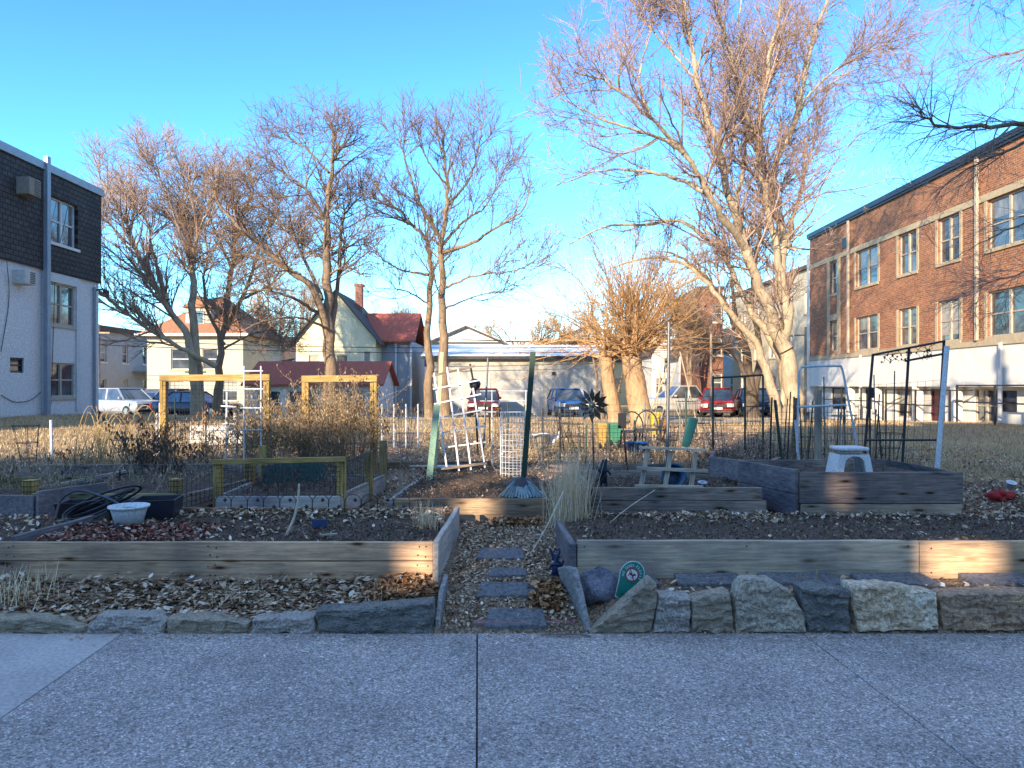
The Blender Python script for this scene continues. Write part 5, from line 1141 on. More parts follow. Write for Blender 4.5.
# bright arching canes in the sun
r_c = np.random.default_rng(77)
for i, (bx, by_, lab) in enumerate(((110, 445, 'arching bright yellow canes beside the dark wilted plant'), (88, 450, 'thin bright canes left of the dark wilted plant'), (128, 440, 'bright curling canes in front of the parked silver car'))):
    d_ = 10.2; c = P(bx, by_, d_); mb = MB()
    for k in range(9):
        a = r_c.uniform(-1.2, 1.2); h = r_c.uniform(.45, .85); x, y, z = c[0]+r_c.uniform(-.15, .15), d_+r_c.uniform(-.2, .2), .4
        pts = [(x, y, z), (x+a*.05, y, z+h*.5), (x+a*.16, y+.03, z+h), (x+a*.30, y+.06, z+h*1.18), (x+a*.42, y+.09, z+h*r_c.uniform(.75, 1.25))]; mb.tube(resample(pts, 10), list(np.linspace(.008, .003, 10)), 4)
    single(mb, 'dry_canes', mat('yellow_cane', (.60, .42, .18), (.40, .26, .11), 12), lab, 'plant', 'bright dry canes')
# stalks inside beds and across the plot
for i, (x, y, sx, sy, n_, h, nl, mm, ml, lab) in enumerate((
    (-2.35, 8.0, .5, .5, 90, (.15, .5), 900, st_dark, lf_dark, 'dark dry stalks standing in the gold-framed planter'),
    (-4.0, 8.1, .6, .8, 90, (.12, .4), 600, st_tan, lf_tan, 'low dry stalks in the olive-boarded bed'),
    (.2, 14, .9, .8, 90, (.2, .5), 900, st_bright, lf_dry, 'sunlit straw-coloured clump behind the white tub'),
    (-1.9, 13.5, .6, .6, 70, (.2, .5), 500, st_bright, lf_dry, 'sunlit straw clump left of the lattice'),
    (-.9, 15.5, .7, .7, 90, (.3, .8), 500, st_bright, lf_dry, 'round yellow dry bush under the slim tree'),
    (3.9, 11.2, .8, .8, 80, (.2, .55), 700, st_dark, lf_dark, 'brown dead stalks behind the tall right bed'),
    (2.6, 11.6, .9, .7, 70, (.15, .5), 500, st_tan, lf_tan, 'dry stalks in front of the green wire fence'),
    (5.4, 10.2, .7, .8, 60, (.15, .5), 500, st_tan, lf_tan, 'thin dry stalks by the leaning black trellis'),
    (3.5, 7.6, .6, .3, 30, (.1, .3), 200, st_dark, lf_dark, 'short dark stalks inside the tall right bed'),
    (-7.6, 9.6, .8, .6, 60, (.4, .9), 500, st_tan, lf_dry, 'dry bush at the far left of the garden'),
    (1.0, 9.3, .5, .4, 36, (.15, .45), 200, st_tan, lf_tan, 'dry sprigs beside the blue tub'))):
    plant('dead_plant', lab, 'plant', (x, y, G(x, y)+(.14 if i in (0, 1) else .3 if i == 8 else 0)), (sx, sy), int(n_*.6), h, .004, int(nl*.35), (.02, .06), mm, ml, 300+i*5, 'dead garden plants', .35, 3)
r_w = np.random.default_rng(5)
pos = np.concatenate([scat(600, -7.5, -1, 7.6, 10.5, .0, 40), scat(500, 1, 7, 9, 13, .0, 41), scat(260, -1, 3, 10.5, 15, .0, 42)])
A, Bq = stems(pos, (.1, .38), .003, 43, lean=.45, bend=.2, K=5); V, Fc = tubes(A, Bq, 3); tag(mesh_obj('undergrowth', V, Fc, st_tan, rnd=np.repeat(r_w.random(len(Fc)//12+1), 12)[:len(Fc)]), kind='stuff')
pos = scat(700, -7.5, 6.5, 7.6, 11.5, .02, 45); A, Bq = stems(pos, (.2, .7), .003, 46, lean=1.6, bend=.1, K=4); V, Fc = tubes(A, Bq, 3); tag(mesh_obj('fallen_twigs', V, Fc, st_tan, rnd=np.repeat(r_w.random(len(Fc)//9+1), 9)[:len(Fc)]), kind='stuff')
def clump(name, label, px, py, d, n, h, sp, m, seed, lean=.25, cat='grass clump', z=None, w=.006, droop=.05, leafy=None):
    x = X(px, d); z = Z(py, d) if z is None else z; r = np.random.default_rng(seed); root = thing(name, label, cat, (x, d, z), 'ornamental grass clumps')
    pos = np.stack([x+r.normal(0, sp, n), d+r.normal(0, sp, n), np.full(n, z-.02)], 1); blades('blades', pos, h, w, m, lean, seed, None, root, K=5, droop=droop)
    if leafy: leaves('dead_leaves', np.stack([x+r.normal(0, sp*1.6, leafy), d+r.normal(0, sp*1.2, leafy), np.full(leafy, z)+np.abs(r.normal(0, .03, leafy))], 1), (.03, .06), lf_rust, kind=None, seed=seed, parent=root)
    return root
clump('ornamental_grass', 'tall pale straw grass clump right of the path', 571, 524, 6.75, 560, (.4, .8), .085, gr_straw, 501, .16, z=.30, w=.006)
clump('ornamental_grass', 'small dry grass tuft at the corner of the left front bed', 427, 530, 5.85, 170, (.13, .27), .05, gr_straw, 502, .34, z=.44, w=.0055, leafy=90)
clump('ornamental_grass', 'dry stubby stalks in the leaf strip at the far left', 22, 612, 4.98, 120, (.10, .24), .10, gr_straw, 503, .3, z=.15, w=.007, leafy=60)
clump('ornamental_grass', 'little dry tuft in leaves left of the path entrance', 385, 598, 5.0, 70, (.05, .13), .05, gr_straw, 504, .5, z=.15, w=.005, leafy=160)
clump('ornamental_grass', 'thin dry sprigs in the leaf strip below the long boards', 236, 606, 5.0, 34, (.06, .16), .08, gr_straw, 505, .5, z=.15, w=.004)
mb = MB()
for px, pt, pb in ((800, 573, 588), (808, 577, 590), (816, 570, 588), (797, 575, 588)): mb.tube([P(px-2, pb, 4.9), P(px, (pt+pb)/2, 4.9), P(px+1, pt, 4.88)], .004, 5)
single(mb, 'white_stalks', gr_straw, 'four short white stalks sticking up behind the dark squat stone', 'plant')

# ---------------------------------------------------------------- stakes, poles, trellises
def pole(pts, d, r, m, label, name='garden_stake', cat='stake', group='stakes and poles in the garden', n=8, rect=None, base=True):
    q = [P(px, py, d+(dd[0] if dd else 0)) for px, py, *dd in pts]; mb = MB()
    if base: q[0][2] = min(q[0][2], G(q[0][0], q[0][1])) if q[0][2] > G(q[0][0], q[0][1]) else q[0][2]
    if rect: mb.bar(q[0], q[-1], rect[0], rect[1])
    else: mb.tube(q, r, n)
    return single(mb, name, m, label, cat, group, bevel=.004 if rect else 0)
pole([(52, 468), (51, 420)], 11.2, .022, m_white, 'white stake standing alone on the sunny lawn at the left')
pole([(157, 452), (157, 413)], 11.4, .02, m_white, 'short white stake just left of the golden trellis post')
pole([(160, 450), (160, 403)], 11.9, .018, m_white, 'thin taller white stake touching the golden trellis post')
pole([(235, 455), (235, 413)], 10.9, .02, m_white, 'white stake right of the crossed white poles')
t = thing('trellis', 'white plastic poles with short cross arms, inside the left golden trellis', 'trellis', P(227, 466, 9.9))
MB().tube([P(226, 466, 9.9), P(227, 392, 9.9)], .014).build('pole', m_white, t); MB().tube([P(221, 406, 9.88), P(236, 407, 9.88)], .011).build('cross_arm', m_white, t); MB().tube([P(222, 424, 9.88), P(234, 424, 9.88)], .011).build('cross_arm', m_white, t); MB().tube([P(221, 460, 9.88), P(232, 459, 9.88)], .011).build('cross_arm', m_white, t)
t = thing('trellis', 'white grid trellis in front of the red garage roof', 'trellis', P(252, 460, 9.2))
for px, pt in ((244, 366), (261, 366)): MB().tube([P(px, 462, 9.2), P(px, pt, 9.2)], .011).build('pole', m_white, t)
for py in (371, 389, 408, 430): MB().tube([P(240, py, 9.18), P(263, py, 9.18)], .009).build('cross_bar', m_white, t)
# lattice ladder
t = thing('lattice_trellis', 'leaning white lattice trellis in the middle of the garden', 'trellis', P(462, 470, 8.7))
for (a, b) in (((434, 373), (447, 470)), ((447, 367), (459, 471)), ((458, 369), (471, 470)), ((473, 388), (485, 468))): MB().bar(P(*b, 8.66), P(*a, 8.8), .02, .012, (0, 1, 0)).build('upright', m_white, t)
for (a, b) in (((433, 389), (480, 380)), ((434, 404), (481, 394)), ((437, 418), (482, 410)), ((440, 433), (485, 426)), ((440, 448), (486, 442))): MB().bar(P(*a, 8.73), P(*b, 8.73), .017, .01, (0, 1, 0)).build('crossbar', m_white, t)
MB().bar(P(432, 376, 8.82), P(475, 366, 8.8), .03, .02, (0, 1, 0)).build('top_bar', wd_grey, t)
MB().bar(P(432, 470, 8.64), P(487, 463, 8.64), .03, .02, (0, 1, 0)).build('foot_bar', wd_grey, t)
pole([(428, 476), (437, 405)], 8.5, 0, mat('pale_green_paint', (.36, .46, .28), (.10, .26, .24), 1.2, .7), 'pale green plank leaning beside the white lattice', rect=(.075, .03))
pole([(434, 455), (442, 352)], 9.1, 0, mat('yellow_green_paint', (.52, .52, .28), (.40, .42, .22), 3, .7), 'yellow-green plank standing behind the white lattice', rect=(.05, .03))
t = thing('garden_stake', 'dark rod with a black ball, behind the white lattice', 'stake', P(477, 455, 9.3), 'stakes and poles in the garden')
MB().tube([P(478, 455, 9.3), P(475, 390, 9.3), P(470, 364, 9.3)], .013).build('rod', m_blackp, t); mb = MB(); mb.lathe([(0, .085), (.05, .07), (.075, .02), (.065, -.03), (.02, -.07), (0, -.075)], P(475, 385, 9.28), 14); mb.build('ball', m_blackp, t, True)
pole([(482, 460), (488, 358)], 9.6, .013, m_wire, 'thin grey rod leaning right behind the white lattice')
# wire lines / tomato frame
t = thing('wire_support', 'thin pale wire frame between the lattice and the green stake', 'frame', P(508, 460, 9.9))
for px in (492, 526): MB().tube([P(px, 464, 9.9), P(px, 390, 9.9)], .008).build('upright', m_pvc, t)
for py in (391, 401, 412): MB().tube([P(480, py, 9.9), P(530, py, 9.9)], .006).build('rail', m_pvc, t)
# wire cylinder
t = MB(); c = P(513, 480, 8.6); zt_ = Z(412, 8.6); cz = .5
for k in range(20): a = 2*pi*k/20; t.tube([(c[0]+.15*math.cos(a), 8.6+.15*math.sin(a), cz), (c[0]+.15*math.cos(a), 8.6+.15*math.sin(a), zt_)], .0035, 3, False)
for z in np.linspace(cz, zt_, 13): t.tube([(c[0]+.15*math.cos(2*pi*k/20), 8.6+.15*math.sin(2*pi*k/20), z) for k in range(21)], .0035, 3, False)
single(t, 'wire_cage', m_pvc, 'cylinder of wire mesh standing left of the dark green stake', 'plant cage')
# tall dark green stake with a skirt of bars at its foot
pole([(521, 480), (533, 352)], 7.35, 0, m_green, 'tall dark green post leaning right above the fan of bars', rect=(.055, .035))
t = thing('bar_fan', 'fan of grey-teal metal bars spread round the foot of the dark green post', 'metal bars', P(521, 500, 7.2))
ap = P(521, 479, 7.25); mbar = mat('grey_teal_metal', (.30, .37, .37), (.16, .21, .22), 14, .5, .2, metal=.4)
for k in range(15):
    px = 499+k*3.25; e = P(px, 499-abs(k-7)*.35+random.uniform(-1.5, 1.5), 7.04+.0*k); mb = MB(); mb.bar(ap+np.array(((k-7)*.008, random.uniform(-.02, .02), -.01)), e, .021, .010, (0, 1, .3)); mb.build('bar', mbar, t)
mb = MB(); mb.lathe([(.0, .04), (.08, .025), (.14, -.02), (.16, -.1)], ap+np.array((0, .05, -.02)), 16); mb.build('hub', plain('dark_hub', (.03, .03, .04)), t, True)
# pale bent stick in the left bed
mb = MB(); mb.tube(resample([P(286, 536, 5.6), P(294, 518, 5.62), P(298, 500, 5.62), P(299, 484, 5.6)], 9), list(np.linspace(.011, .008, 9)), 7); single(mb, 'curved_stick', mat('peeled_stick', (.66, .56, .44), (.5, .4, .3), 9), 'pale peeled stick bent upright in the left front bed', 'stick')
mb = MB(); mb.tube(resample([P(552, 470+20, 6.3)+np.array((0, 0, 0)), P(540, 530, 6.0), P(520, 560, 5.75)], 8), .006, 6); q = np.array(mb.v); mb.v = []; mb.f = []
mb.tube(resample([P(563, 492, 6.3), P(546, 528, 6.1), P(527, 560, 5.9)], 8), .006, 6); single(mb, 'curved_stick', mat('peeled_stick', (.66, .56, .44)), 'long thin dry stalk fallen from the tall grass across the path', 'stick')
mb = MB(); mb.tube(resample([P(597, 535, 6.4), P(625, 510, 6.5), P(655, 490, 6.6)], 8), .004, 6); single(mb, 'curved_stick', mat('peeled_stick', (.66, .56, .44)), 'thin dry stalk lying right of the tall grass clump', 'stick')
mb = MB(); mb.tube(resample([(.18, 4.60, .012), (.30, 4.58, .02), (.42, 4.60, .015), (.5, 4.57, .012)], 9), .006, 5); mb.tube(resample([(.30, 4.58, .02), (.36, 4.55, .02), (.44, 4.545, .012)], 6), .004, 5); single(mb, 'fallen_twig', m_blackp if 0 else wd_grey, 'small dark twig lying on the pavement before the path', 'twig')
# black wire edging of little arches
t = thing('border_edging', 'black wire edging of small arches along the back of the left front bed', 'edging', (-1.8, 6.6, .44))
n_ = 12; x0, x1 = X(215, 6.58), X(410, 6.58)
for k in range(n_):
    a = x0+(x1-x0)*k/n_; b_ = x0+(x1-x0)*(k+1)/n_; c = (a+b_)/2; w_ = (b_-a)/2; mb = MB()
    mb.tube([(a, 6.58, .42), (a, 6.58, .54)]+[(c-w_*math.cos(th), 6.58, .54+.07*math.sin(th)) for th in np.linspace(.3, pi-.3, 7)]+[(b_-.004, 6.58, .54), (b_-.004, 6.58, .42)], .0035, 5)
    z_ = .50 if k % 2 else .56; mb.lathe([(0, .02), (.014, .008), (.02, 0), (.014, -.008), (0, -.02)], (c+.02, 6.575, z_), 8); mb.build('arch', m_wired, t)
# hoses/hoops, trays, bowl and tub in the left front bed
m_hose = plain('black_hose', (.02, .02, .028), .35)
mb = MB(); c = P(90, 520, 6.2)
for k in range(5):
    ph = .25*k; pts = [(c[0]+.02*k+(.17+.015*k)*math.cos(a)+.05*math.sin(a+ph), 6.15+.05*k+.09*math.sin(a), .50+.02*k+(.075+.01*k)*math.sin(a+.5*k)+.03) for a in np.linspace(0, 2*pi, 26)]; mb.tube(pts, .011, 6)
mb.tube(resample([(c[0]-.2, 6.05, .48), (c[0]-.25, 6.2, .62), (c[0]-.1, 6.2, .70), (c[0]+.12, 6.15, .66), (c[0]+.3, 6.1, .60), (c[0]+.42, 6.0, .5)], 20), .010, 6)
mb.tube(resample([(c[0]-.1, 5.9, .46), (c[0]+.15, 5.85, .47), (c[0]+.4, 5.95, .46), (c[0]+.62, 5.9, .46)], 20), .010, 6)
single(mb, 'garden_hose', m_hose, 'coils of black hose left of the white bowl', 'hose')
def tray(c, w_, l, h, m, label, name='seed_tray', cat='tray', yaw=0, fl=1.12, wall=.012):
    ca, sa = math.cos(yaw), math.sin(yaw)
    def q(x, y, z): return (c[0]+x*ca-y*sa, c[1]+x*sa+y*ca, c[2]+z)
    def ringp(s, z, inset=0): return [q(a*(w_*s-inset), b*(l*s-inset), z) for a, b in ((-1, -1), (1, -1), (1, 1), (-1, 1))]
    rings = [ringp(1, 0), ringp(fl, h), ringp(fl+.05, h), ringp(fl+.05, h-.012+.0), ringp(fl, h-.0, wall), ringp(1, .012, wall)]
    V = []; Fc = [(3, 2, 1, 0)]
    for g_ in (0, 1, 2, 4, 5): V += rings[g_]
    for i in range(4):
        for k in range(4): Fc.append((4*i+k, 4*i+(k+1) % 4, 4*i+4+(k+1) % 4, 4*i+4+k))
    Fc.append((16, 17, 18, 19)); mb = MB().add(V, Fc); return single(mb, name, m, label, cat, bevel=.004)
tray((X(92, 6.35), 6.4, .45), .25, .13, .13, m_blackp, 'black plastic crate behind the coiled hose', 'plastic_crate', 'crate', .15)
tray((X(153, 6.3), 6.38, .44), .16, .15, .17, plain('navy_tub', (.02, .022, .035), .4), 'dark navy square tub right of the white bowl', 'plastic_tub', 'tub', .2)
t = thing('plastic_bowl', 'white plastic bowl with dark soil in the left front bed', 'bowl', (X(129, 5.95), 5.95, .45))
c = (X(129, 5.95), 5.95, .45); mb = MB(); mb.lathe([(0, 0), (.10, 0), (.135, .125), (.142, .145), (.158, .149), (.158, .165), (.138, .165), (.128, .12), (.11, .10), (0, .10)], c, 32); mb.build('bowl', plain('bowl_plastic', (.72, .76, .78), .35), t, True)
mb = MB(); mb.lathe([(0, .15), (.05, .143), (.10, .135), (.128, .122)], c, 24); mb.build('soil', m_soil, t, True)
single(MB().box(X(319, 5.9)-.06, X(319, 5.9)+.065, 5.9, 5.915, .435, .51), 'plant_tag', plain('navy_tag', (.03, .06, .14), .5), 'small dark blue tag standing in the left front bed', 'plant tag', bevel=.006)
single(MB().bar((X(318, 5.5), 5.55, .452), (X(338, 5.6), 5.58, .455), .02, .01), 'wood_offcut', wood('offcut', (.6, .5, .38), (.45, .36, .26), 'X', False), 'small pale wood offcut lying in the left front bed', 'wood scrap')
# step stool
t = thing('step_stool', 'small white plastic step stool on the tall right bed', 'stool', P(849, 472, 7.25))
x0, x1, zt_ = X(832, 7.2), X(867, 7.2), Z(450, 7.2); zb_ = .72; m_st = plain('stool_plastic', (.74, .72, .70), .4)
MB().prism([(x0+.03, 7.08, zt_), (x1-.03, 7.08, zt_), (x1-.03, 7.34, zt_), (x0+.03, 7.34, zt_)], (0, 0, -.035), (0, 0, 0)).build('seat', m_st, t, bevel=.012)
ar = [(x0+.062+(x1-x0-.124)*(k/12), zb_+.01+(zt_-.062-zb_)*math.sin(pi*k/12)**.25) for k in range(13)]
pan = [(x0-.01, zb_), (x0+.03, zt_-.036), (x1-.03, zt_-.036), (x1+.01, zb_), (x1-.058, zb_)]+ar[::-1]+[(x0+.058, zb_)]
for yy in (7.085, 7.31): MB().prism([(a, yy, b) for a, b in pan], (0, 0, 0), (0, .022, 0)).build('panel', m_st, t)
for xa, xb in ((x0-.01, x0+.03), (x1+.01, x1-.03)):
    mb = MB(); mb.prism([(xa, 7.108, zb_), (xb, 7.108, zt_-.037), (xb, 7.309, zt_-.037), (xa, 7.309, zb_)], (0, 0, 0), (.012 if xa < xb else -.012, 0, 0)); mb.build('side', m_st, t)
# PVC arch
t = thing('pipe_frame', 'pale plastic pipe arch behind the step stool', 'pipe frame', P(830, 450, 8.6))
for pts, nm in (([(797, 452), (799, 372), (801, 368)], 'pipe_leg'), ([(801, 367), (822, 366), (841, 366)], 'pipe_top'), ([(841, 366), (843, 372), (858, 450)], 'pipe_leg'), ([(797, 407), (846, 405)], 'pipe_brace')):
    MB().tube([P(a, b, 8.7) for a, b in pts], .014).build(nm, m_pvc, t)
# black leaning trellis and white pole
t = thing('metal_trellis', 'tall leaning black metal trellis with dry tendrils, beside the white pole', 'trellis', P(900, 468, 8.4))
for a, b in (((873, 354), (864, 458)), ((909, 348), (902, 470)), ((944, 341), (937, 468))): MB().tube([P(*b, 8.4), P(*a, 8.4)], .016).build('leg', m_dark, t)
for a, b in (((872, 355), (945, 341)), ((905, 361), (948, 353)), ((866, 440), (936, 440))): MB().tube([P(*a, 8.38), P(*b, 8.38)], .013).build('crossbar', m_dark, t)
mb = MB(); rr_ = np.random.default_rng(8)
for k in range(16):
    px = rr_.uniform(880, 942); py = 352-(px-880)*.14; pts = [P(px, py, 8.38)]
    for j in range(5): pts.append(pts[-1]+np.array((rr_.normal(0, .03), rr_.normal(0, .02), -rr_.uniform(.01, .05))))
    mb.tube(pts, .003, 4)
    for j in (2, 4): mb.lathe([(0, .015), (.014, 0), (0, -.015)], pts[j], 6)
mb.build('tendrils', m_dark, t)
mb = MB(); wiregrid(mb, P(866, 466, 8.42), P(936, 470, 8.42), P(941, 380, 8.42), P(871, 385, 8.42), 9, 9, .0018); mb.build('wire_mesh', m_wired, t)
pole([(935, 472), (947, 346)], 8.25, .028, m_white, 'thick white pole leaning against the black trellis')
mb = MB(); mb.lathe([(.0, 0), (.05, 0), (.05, .03), (0, .03)], (0, 0, 0), 12); mb.v = []; mb.f = []
mb.prism([P(484+385, 388, 8.36), P(874, 388, 8.36), P(874, 398, 8.36), P(869, 398, 8.36)], (0, 0, 0), (0, .04, 0)); single(mb, 'plant_clip', m_blackp, 'little black box clipped to the left leg of the black trellis', 'clip')
# posts and fence on the right
rk = np.random.default_rng(17)
for k, (px, d_, h_) in enumerate(((545, 10.6, .7), (566, 12.2, .8), (580, 11.2, .6), (655, 11.6, .8), (668, 10.6, .6), (694, 12.4, .9), (722, 10.6, .7), (752, 12.6, .8), (806, 10.4, .7), (842, 10.2, .8), (888, 9.6, .6), (350, 11.4, .7), (404, 11.0, .7), (30, 9.6, .7), (140, 9.0, .6))):
    mb = MB(); x = X(px, d_); g_ = G(x, d_); tx, ty = rk.normal(0, .06, 2)
    for j in range(6): a = j*pi/3; mb.tube([(x+.06*math.cos(a), d_+.06*math.sin(a), g_-.02), (x+tx+.17*math.cos(a), d_+ty+.17*math.sin(a), g_+h_)], .0042, 4, False)
    for q in (.35, .65, .97): mb.tube([(x+tx*q+(.06+.11*q)*math.cos(2*pi*j/14), d_+ty*q+(.06+.11*q)*math.sin(2*pi*j/14), g_+h_*q) for j in range(15)], .0042, 4, False)
    single(mb, 'tomato_cage', (m_wire, m_wired, m_green)[k % 3], 'thin wire tomato cage standing empty among the weeds beyond the beds', 'plant cage', 'empty wire tomato cages')
for a, b_, d_, pt, pb, lab in ((770, 870, 10.6, 402, 455, 'wire fence between the wooden post and the black trellis'), (560, 660, 10.9, 425, 462, 'low wire fence behind the flower spinner'), (175, 300, 11.6, 405, 452, 'wire fence behind the left golden trellis'), (490, 560, 12.6, 410, 448, 'wire fence behind the dark green post')):
    t = thing('wire_fence', lab, 'fence', P((a+b_)/2, pb, d_))
    for px in np.linspace(a, b_, 5): MB().tube([P(px, pb+4, d_), P(px+rk.uniform(-2, 2), pt-rk.uniform(0, 8), d_)], .013).build('post', (m_wired, m_green)[int(px) % 2], t)
    mb = MB(); wiregrid(mb, P(a, pb, d_), P(b_, pb, d_), P(b_, pt+3, d_), P(a, pt+3, d_), 26, 7, .003); mb.build('wire_mesh', m_wired, t)
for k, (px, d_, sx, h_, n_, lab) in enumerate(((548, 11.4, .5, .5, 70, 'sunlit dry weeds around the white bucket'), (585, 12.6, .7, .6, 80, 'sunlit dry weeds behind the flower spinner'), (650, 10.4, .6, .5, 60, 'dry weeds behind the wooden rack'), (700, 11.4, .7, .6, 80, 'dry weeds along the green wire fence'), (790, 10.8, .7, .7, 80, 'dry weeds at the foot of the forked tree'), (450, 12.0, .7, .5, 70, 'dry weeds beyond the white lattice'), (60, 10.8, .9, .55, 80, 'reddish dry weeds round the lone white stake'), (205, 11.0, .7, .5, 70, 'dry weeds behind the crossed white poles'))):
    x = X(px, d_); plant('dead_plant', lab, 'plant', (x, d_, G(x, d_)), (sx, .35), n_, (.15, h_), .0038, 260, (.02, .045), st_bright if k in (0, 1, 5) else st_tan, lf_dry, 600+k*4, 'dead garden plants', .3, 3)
rs = np.random.default_rng(91)
for k in range(16):
    px = rs.uniform(735, 905); d_ = rs.uniform(8.9, 11); pb = 470-(d_-9)*8; pole([(px, pb), (px+rs.uniform(-7, 7), pb-rs.uniform(45, 85))], d_, .009, (m_dark, wd_stick, m_green)[k % 3], 'one of the thin garden stakes crowded between the green fence and the black trellis', group='crowded thin stakes')
plant('dead_plant', 'bare upright stalks in front of the white basement, by the wooden post', 'plant', (X(826, 9.4), 9.4, .38), (.16, .1), 18, (.9, 1.3), .004, 0, (.02, .05), st_tan, lf_tan, 401, 'dead garden plants', .06, 1, .03)
plant('dead_plant', 'dark brown tangle of stalks behind the step stool', 'plant', (X(860, 9.3), 9.3, .38), (.5, .35), 40, (.2, .6), .004, 300, (.02, .05), st_dark, lf_dark, 403, 'dead garden plants', .35, 3)
plant('dead_plant', 'dark brown tangle of stalks in front of the red car', 'plant', (X(735, 10.2), 10.2, .40), (.7, .4), 60, (.2, .55), .004, 500, (.02, .05), st_dark, lf_dark, 405, 'dead garden plants', .35, 3)
pole([(818, 462), (818, 390)], 9.0, 0, wd_stick, 'weathered wooden post left of the step stool', 'wooden_post', 'post', rect=(.07, .07))
pole([(790, 470), (797, 398)], 9.3, 0, wd_brown, 'dark brown leaning board between the trees and the wooden post', 'wooden_post', 'post', rect=(.05, .04))
pole([(801, 466), (795, 420)], 9.25, .015, m_pvc, 'short pale pipe leaning beside the brown board')
pole([(783, 462), (775, 400)], 10.0, .022, m_green, 'dark green metal post in front of the forked trunk', 'fence_post', 'post')
t = thing('wire_fence', 'green-framed wire fence in front of the red car', 'fence', P(735, 445, 11))
for px in (713, 745, 763, 686): MB().tube([P(px, 450, 11), P(px, 376 if px > 700 else 392, 11)], .016).build('post', m_green, t)
MB().tube([P(713, 378, 11), P(763, 375, 11)], .016).build('top_rail', m_green, t)
mb = MB(); wiregrid(mb, P(655, 440, 11), P(775, 440, 11), P(775, 395, 11), P(655, 397, 11), 20, 6, .0028); mb.build('wire_mesh', m_wired, t)
t = thing('wire_fence', 'low wire fence across the lot behind the tan bin', 'fence', P(600, 432, 13.2))
for px in (530, 560, 600, 645, 680): MB().tube([P(px, 446, 13.2), P(px, 402, 13.2)], .014).build('post', m_wire, t)
mb = MB(); wiregrid(mb, P(530, 444, 13.2), P(680, 444, 13.2), P(680, 405, 13.2), P(530, 405, 13.2), 26, 6, .0025); mb.build('wire_mesh', m_wire, t)
t = thing('wire_fence', 'wire fence right of the golden trellises with thin white posts', 'fence', P(400, 440, 12.5))
for px in (382, 394, 406, 418): MB().tube([P(px, 448, 12.5), P(px, 404, 12.5)], .014).build('post', m_pvc, t)
mb = MB(); wiregrid(mb, P(378, 446, 12.5), P(430, 446, 12.5), P(430, 408, 12.5), P(378, 408, 12.5), 14, 6, .0025); mb.build('wire_mesh', m_wire, t)
t = thing('wire_fence', 'low sagging wire fence behind the coiled hose at the left', 'fence', P(90, 480, 8.7))
for px in (10, 60, 118, 160): MB().tube([P(px, 500, 8.6), P(px+2, 470, 8.6)], .012).build('post', m_wired, t)
mb = MB(); wiregrid(mb, P(5, 505, 8.6), P(170, 503, 8.6), P(170, 476, 8.6), P(5, 474, 8.6), 34, 6, .0022); mb.build('wire_mesh', m_wire, t)
mb = MB(); mb.bar(P(40, 488, 8.2), P(132, 470, 9.0), .05, .03); single(mb, 'old_plank', wd_pale, 'thin grey plank lying aslant in the weeds at the left', 'plank')
pole([(667, 456), (669, 322)], 9.5, .022, m_wire, 'tall thin grey metal pole behind the wooden rack')
pole([(711, 420), (711, 322)], 30, .05, wd_stick, 'tall thin tan pole near the dark red brick building', 'wooden_pole', 'pole')
# slender poles bundle (teepee) right of the pollard
t = thing('pole_teepee', 'loose teepee of thin pale poles between the pollarded tree and the red car', 'teepee', P(665, 440, 13.5))
for a, b in (((640, 440), (668, 366)), ((652, 442), (662, 362)), ((668, 442), (664, 360)), ((655, 440), (676, 366)), ((690, 438), (658, 372)), ((700, 436), (680, 352))): MB().tube([P(*a, 13.5), P(*b, 13.3+random.uniform(-.2, .2))], .014).build('pole', mat('pale_pole', (.55, .44, .30), (.38, .30, .2), 8), t)
# wooden rack
t = thing('wooden_rack', 'low weathered wooden rack of three posts and two long slats', 'rack', (1.6, 7.32, .55)); m_r = wood('rack_wood', (.68, .58, .44), (.46, .38, .28), 'X', False)
for (a, b) in (((641, 487), (648, 449)), ((665, 487), (671, 451)), ((691, 487), (696, 452))): MB().bar(P(*a, 7.35), P(*b, 7.35), .045, .03, (0, 1, 0)).build('post', wood('rack_post', (.68, .58, .44), (.46, .38, .28), 'Z', False), t)
MB().bar(P(641, 447.5, 7.32), P(706, 450, 7.32), .02, .055, (0, 1, 0)).build('slat', m_r, t); MB().bar(P(637, 468, 7.32), P(707, 471, 7.32), .03, .045, (0, 1, 0)).build('slat', m_r, t); MB().bar(P(635, 487, 7.2), P(703, 488, 7.2), .05, .03, (0, 1, 0)).build('foot', m_r, t)
# blue pot, cup
def pot(px, py, d, r0, r1, h, m, label, axis='Z', name='plant_pot', cat='pot', wall=.012):
    mb = MB(); prof = [(0, 0), (r0, 0), (r1, h*.9), (r1+.012, h*.9), (r1+.012, h), (r1-wall, h), (r0-wall, .02), (0, .02)]; mb.lathe(prof, (0, 0, 0), 26)
    V = np.array(mb.v)
    if axis != 'Z':
        a = R(axis); V = np.stack([V[:, 0], V[:, 1]*math.cos(a)+V[:, 2]*-math.sin(a), V[:, 1]*math.sin(a)+V[:, 2]*math.cos(a)], 1)
    V[:, 2] -= V[:, 2].min(); o = mesh_obj(name, V, mb.f, m, None, True); o.location = Vector(P(px, py, d)); return tag(o, label, cat)
o = pot(670, 486, 7.9, .10, .125, .20, plain('blue_pot_plastic', (.025, .09, .17), .4), 'round blue pot lying on its side behind the wooden rack', 78)
pot(702, 489, 7.5, .028, .036, .07, plain('pale_blue_cup', (.45, .50, .62), .4), 'small pale blue cup right of the wooden rack', 15, 'cup', 'cup')
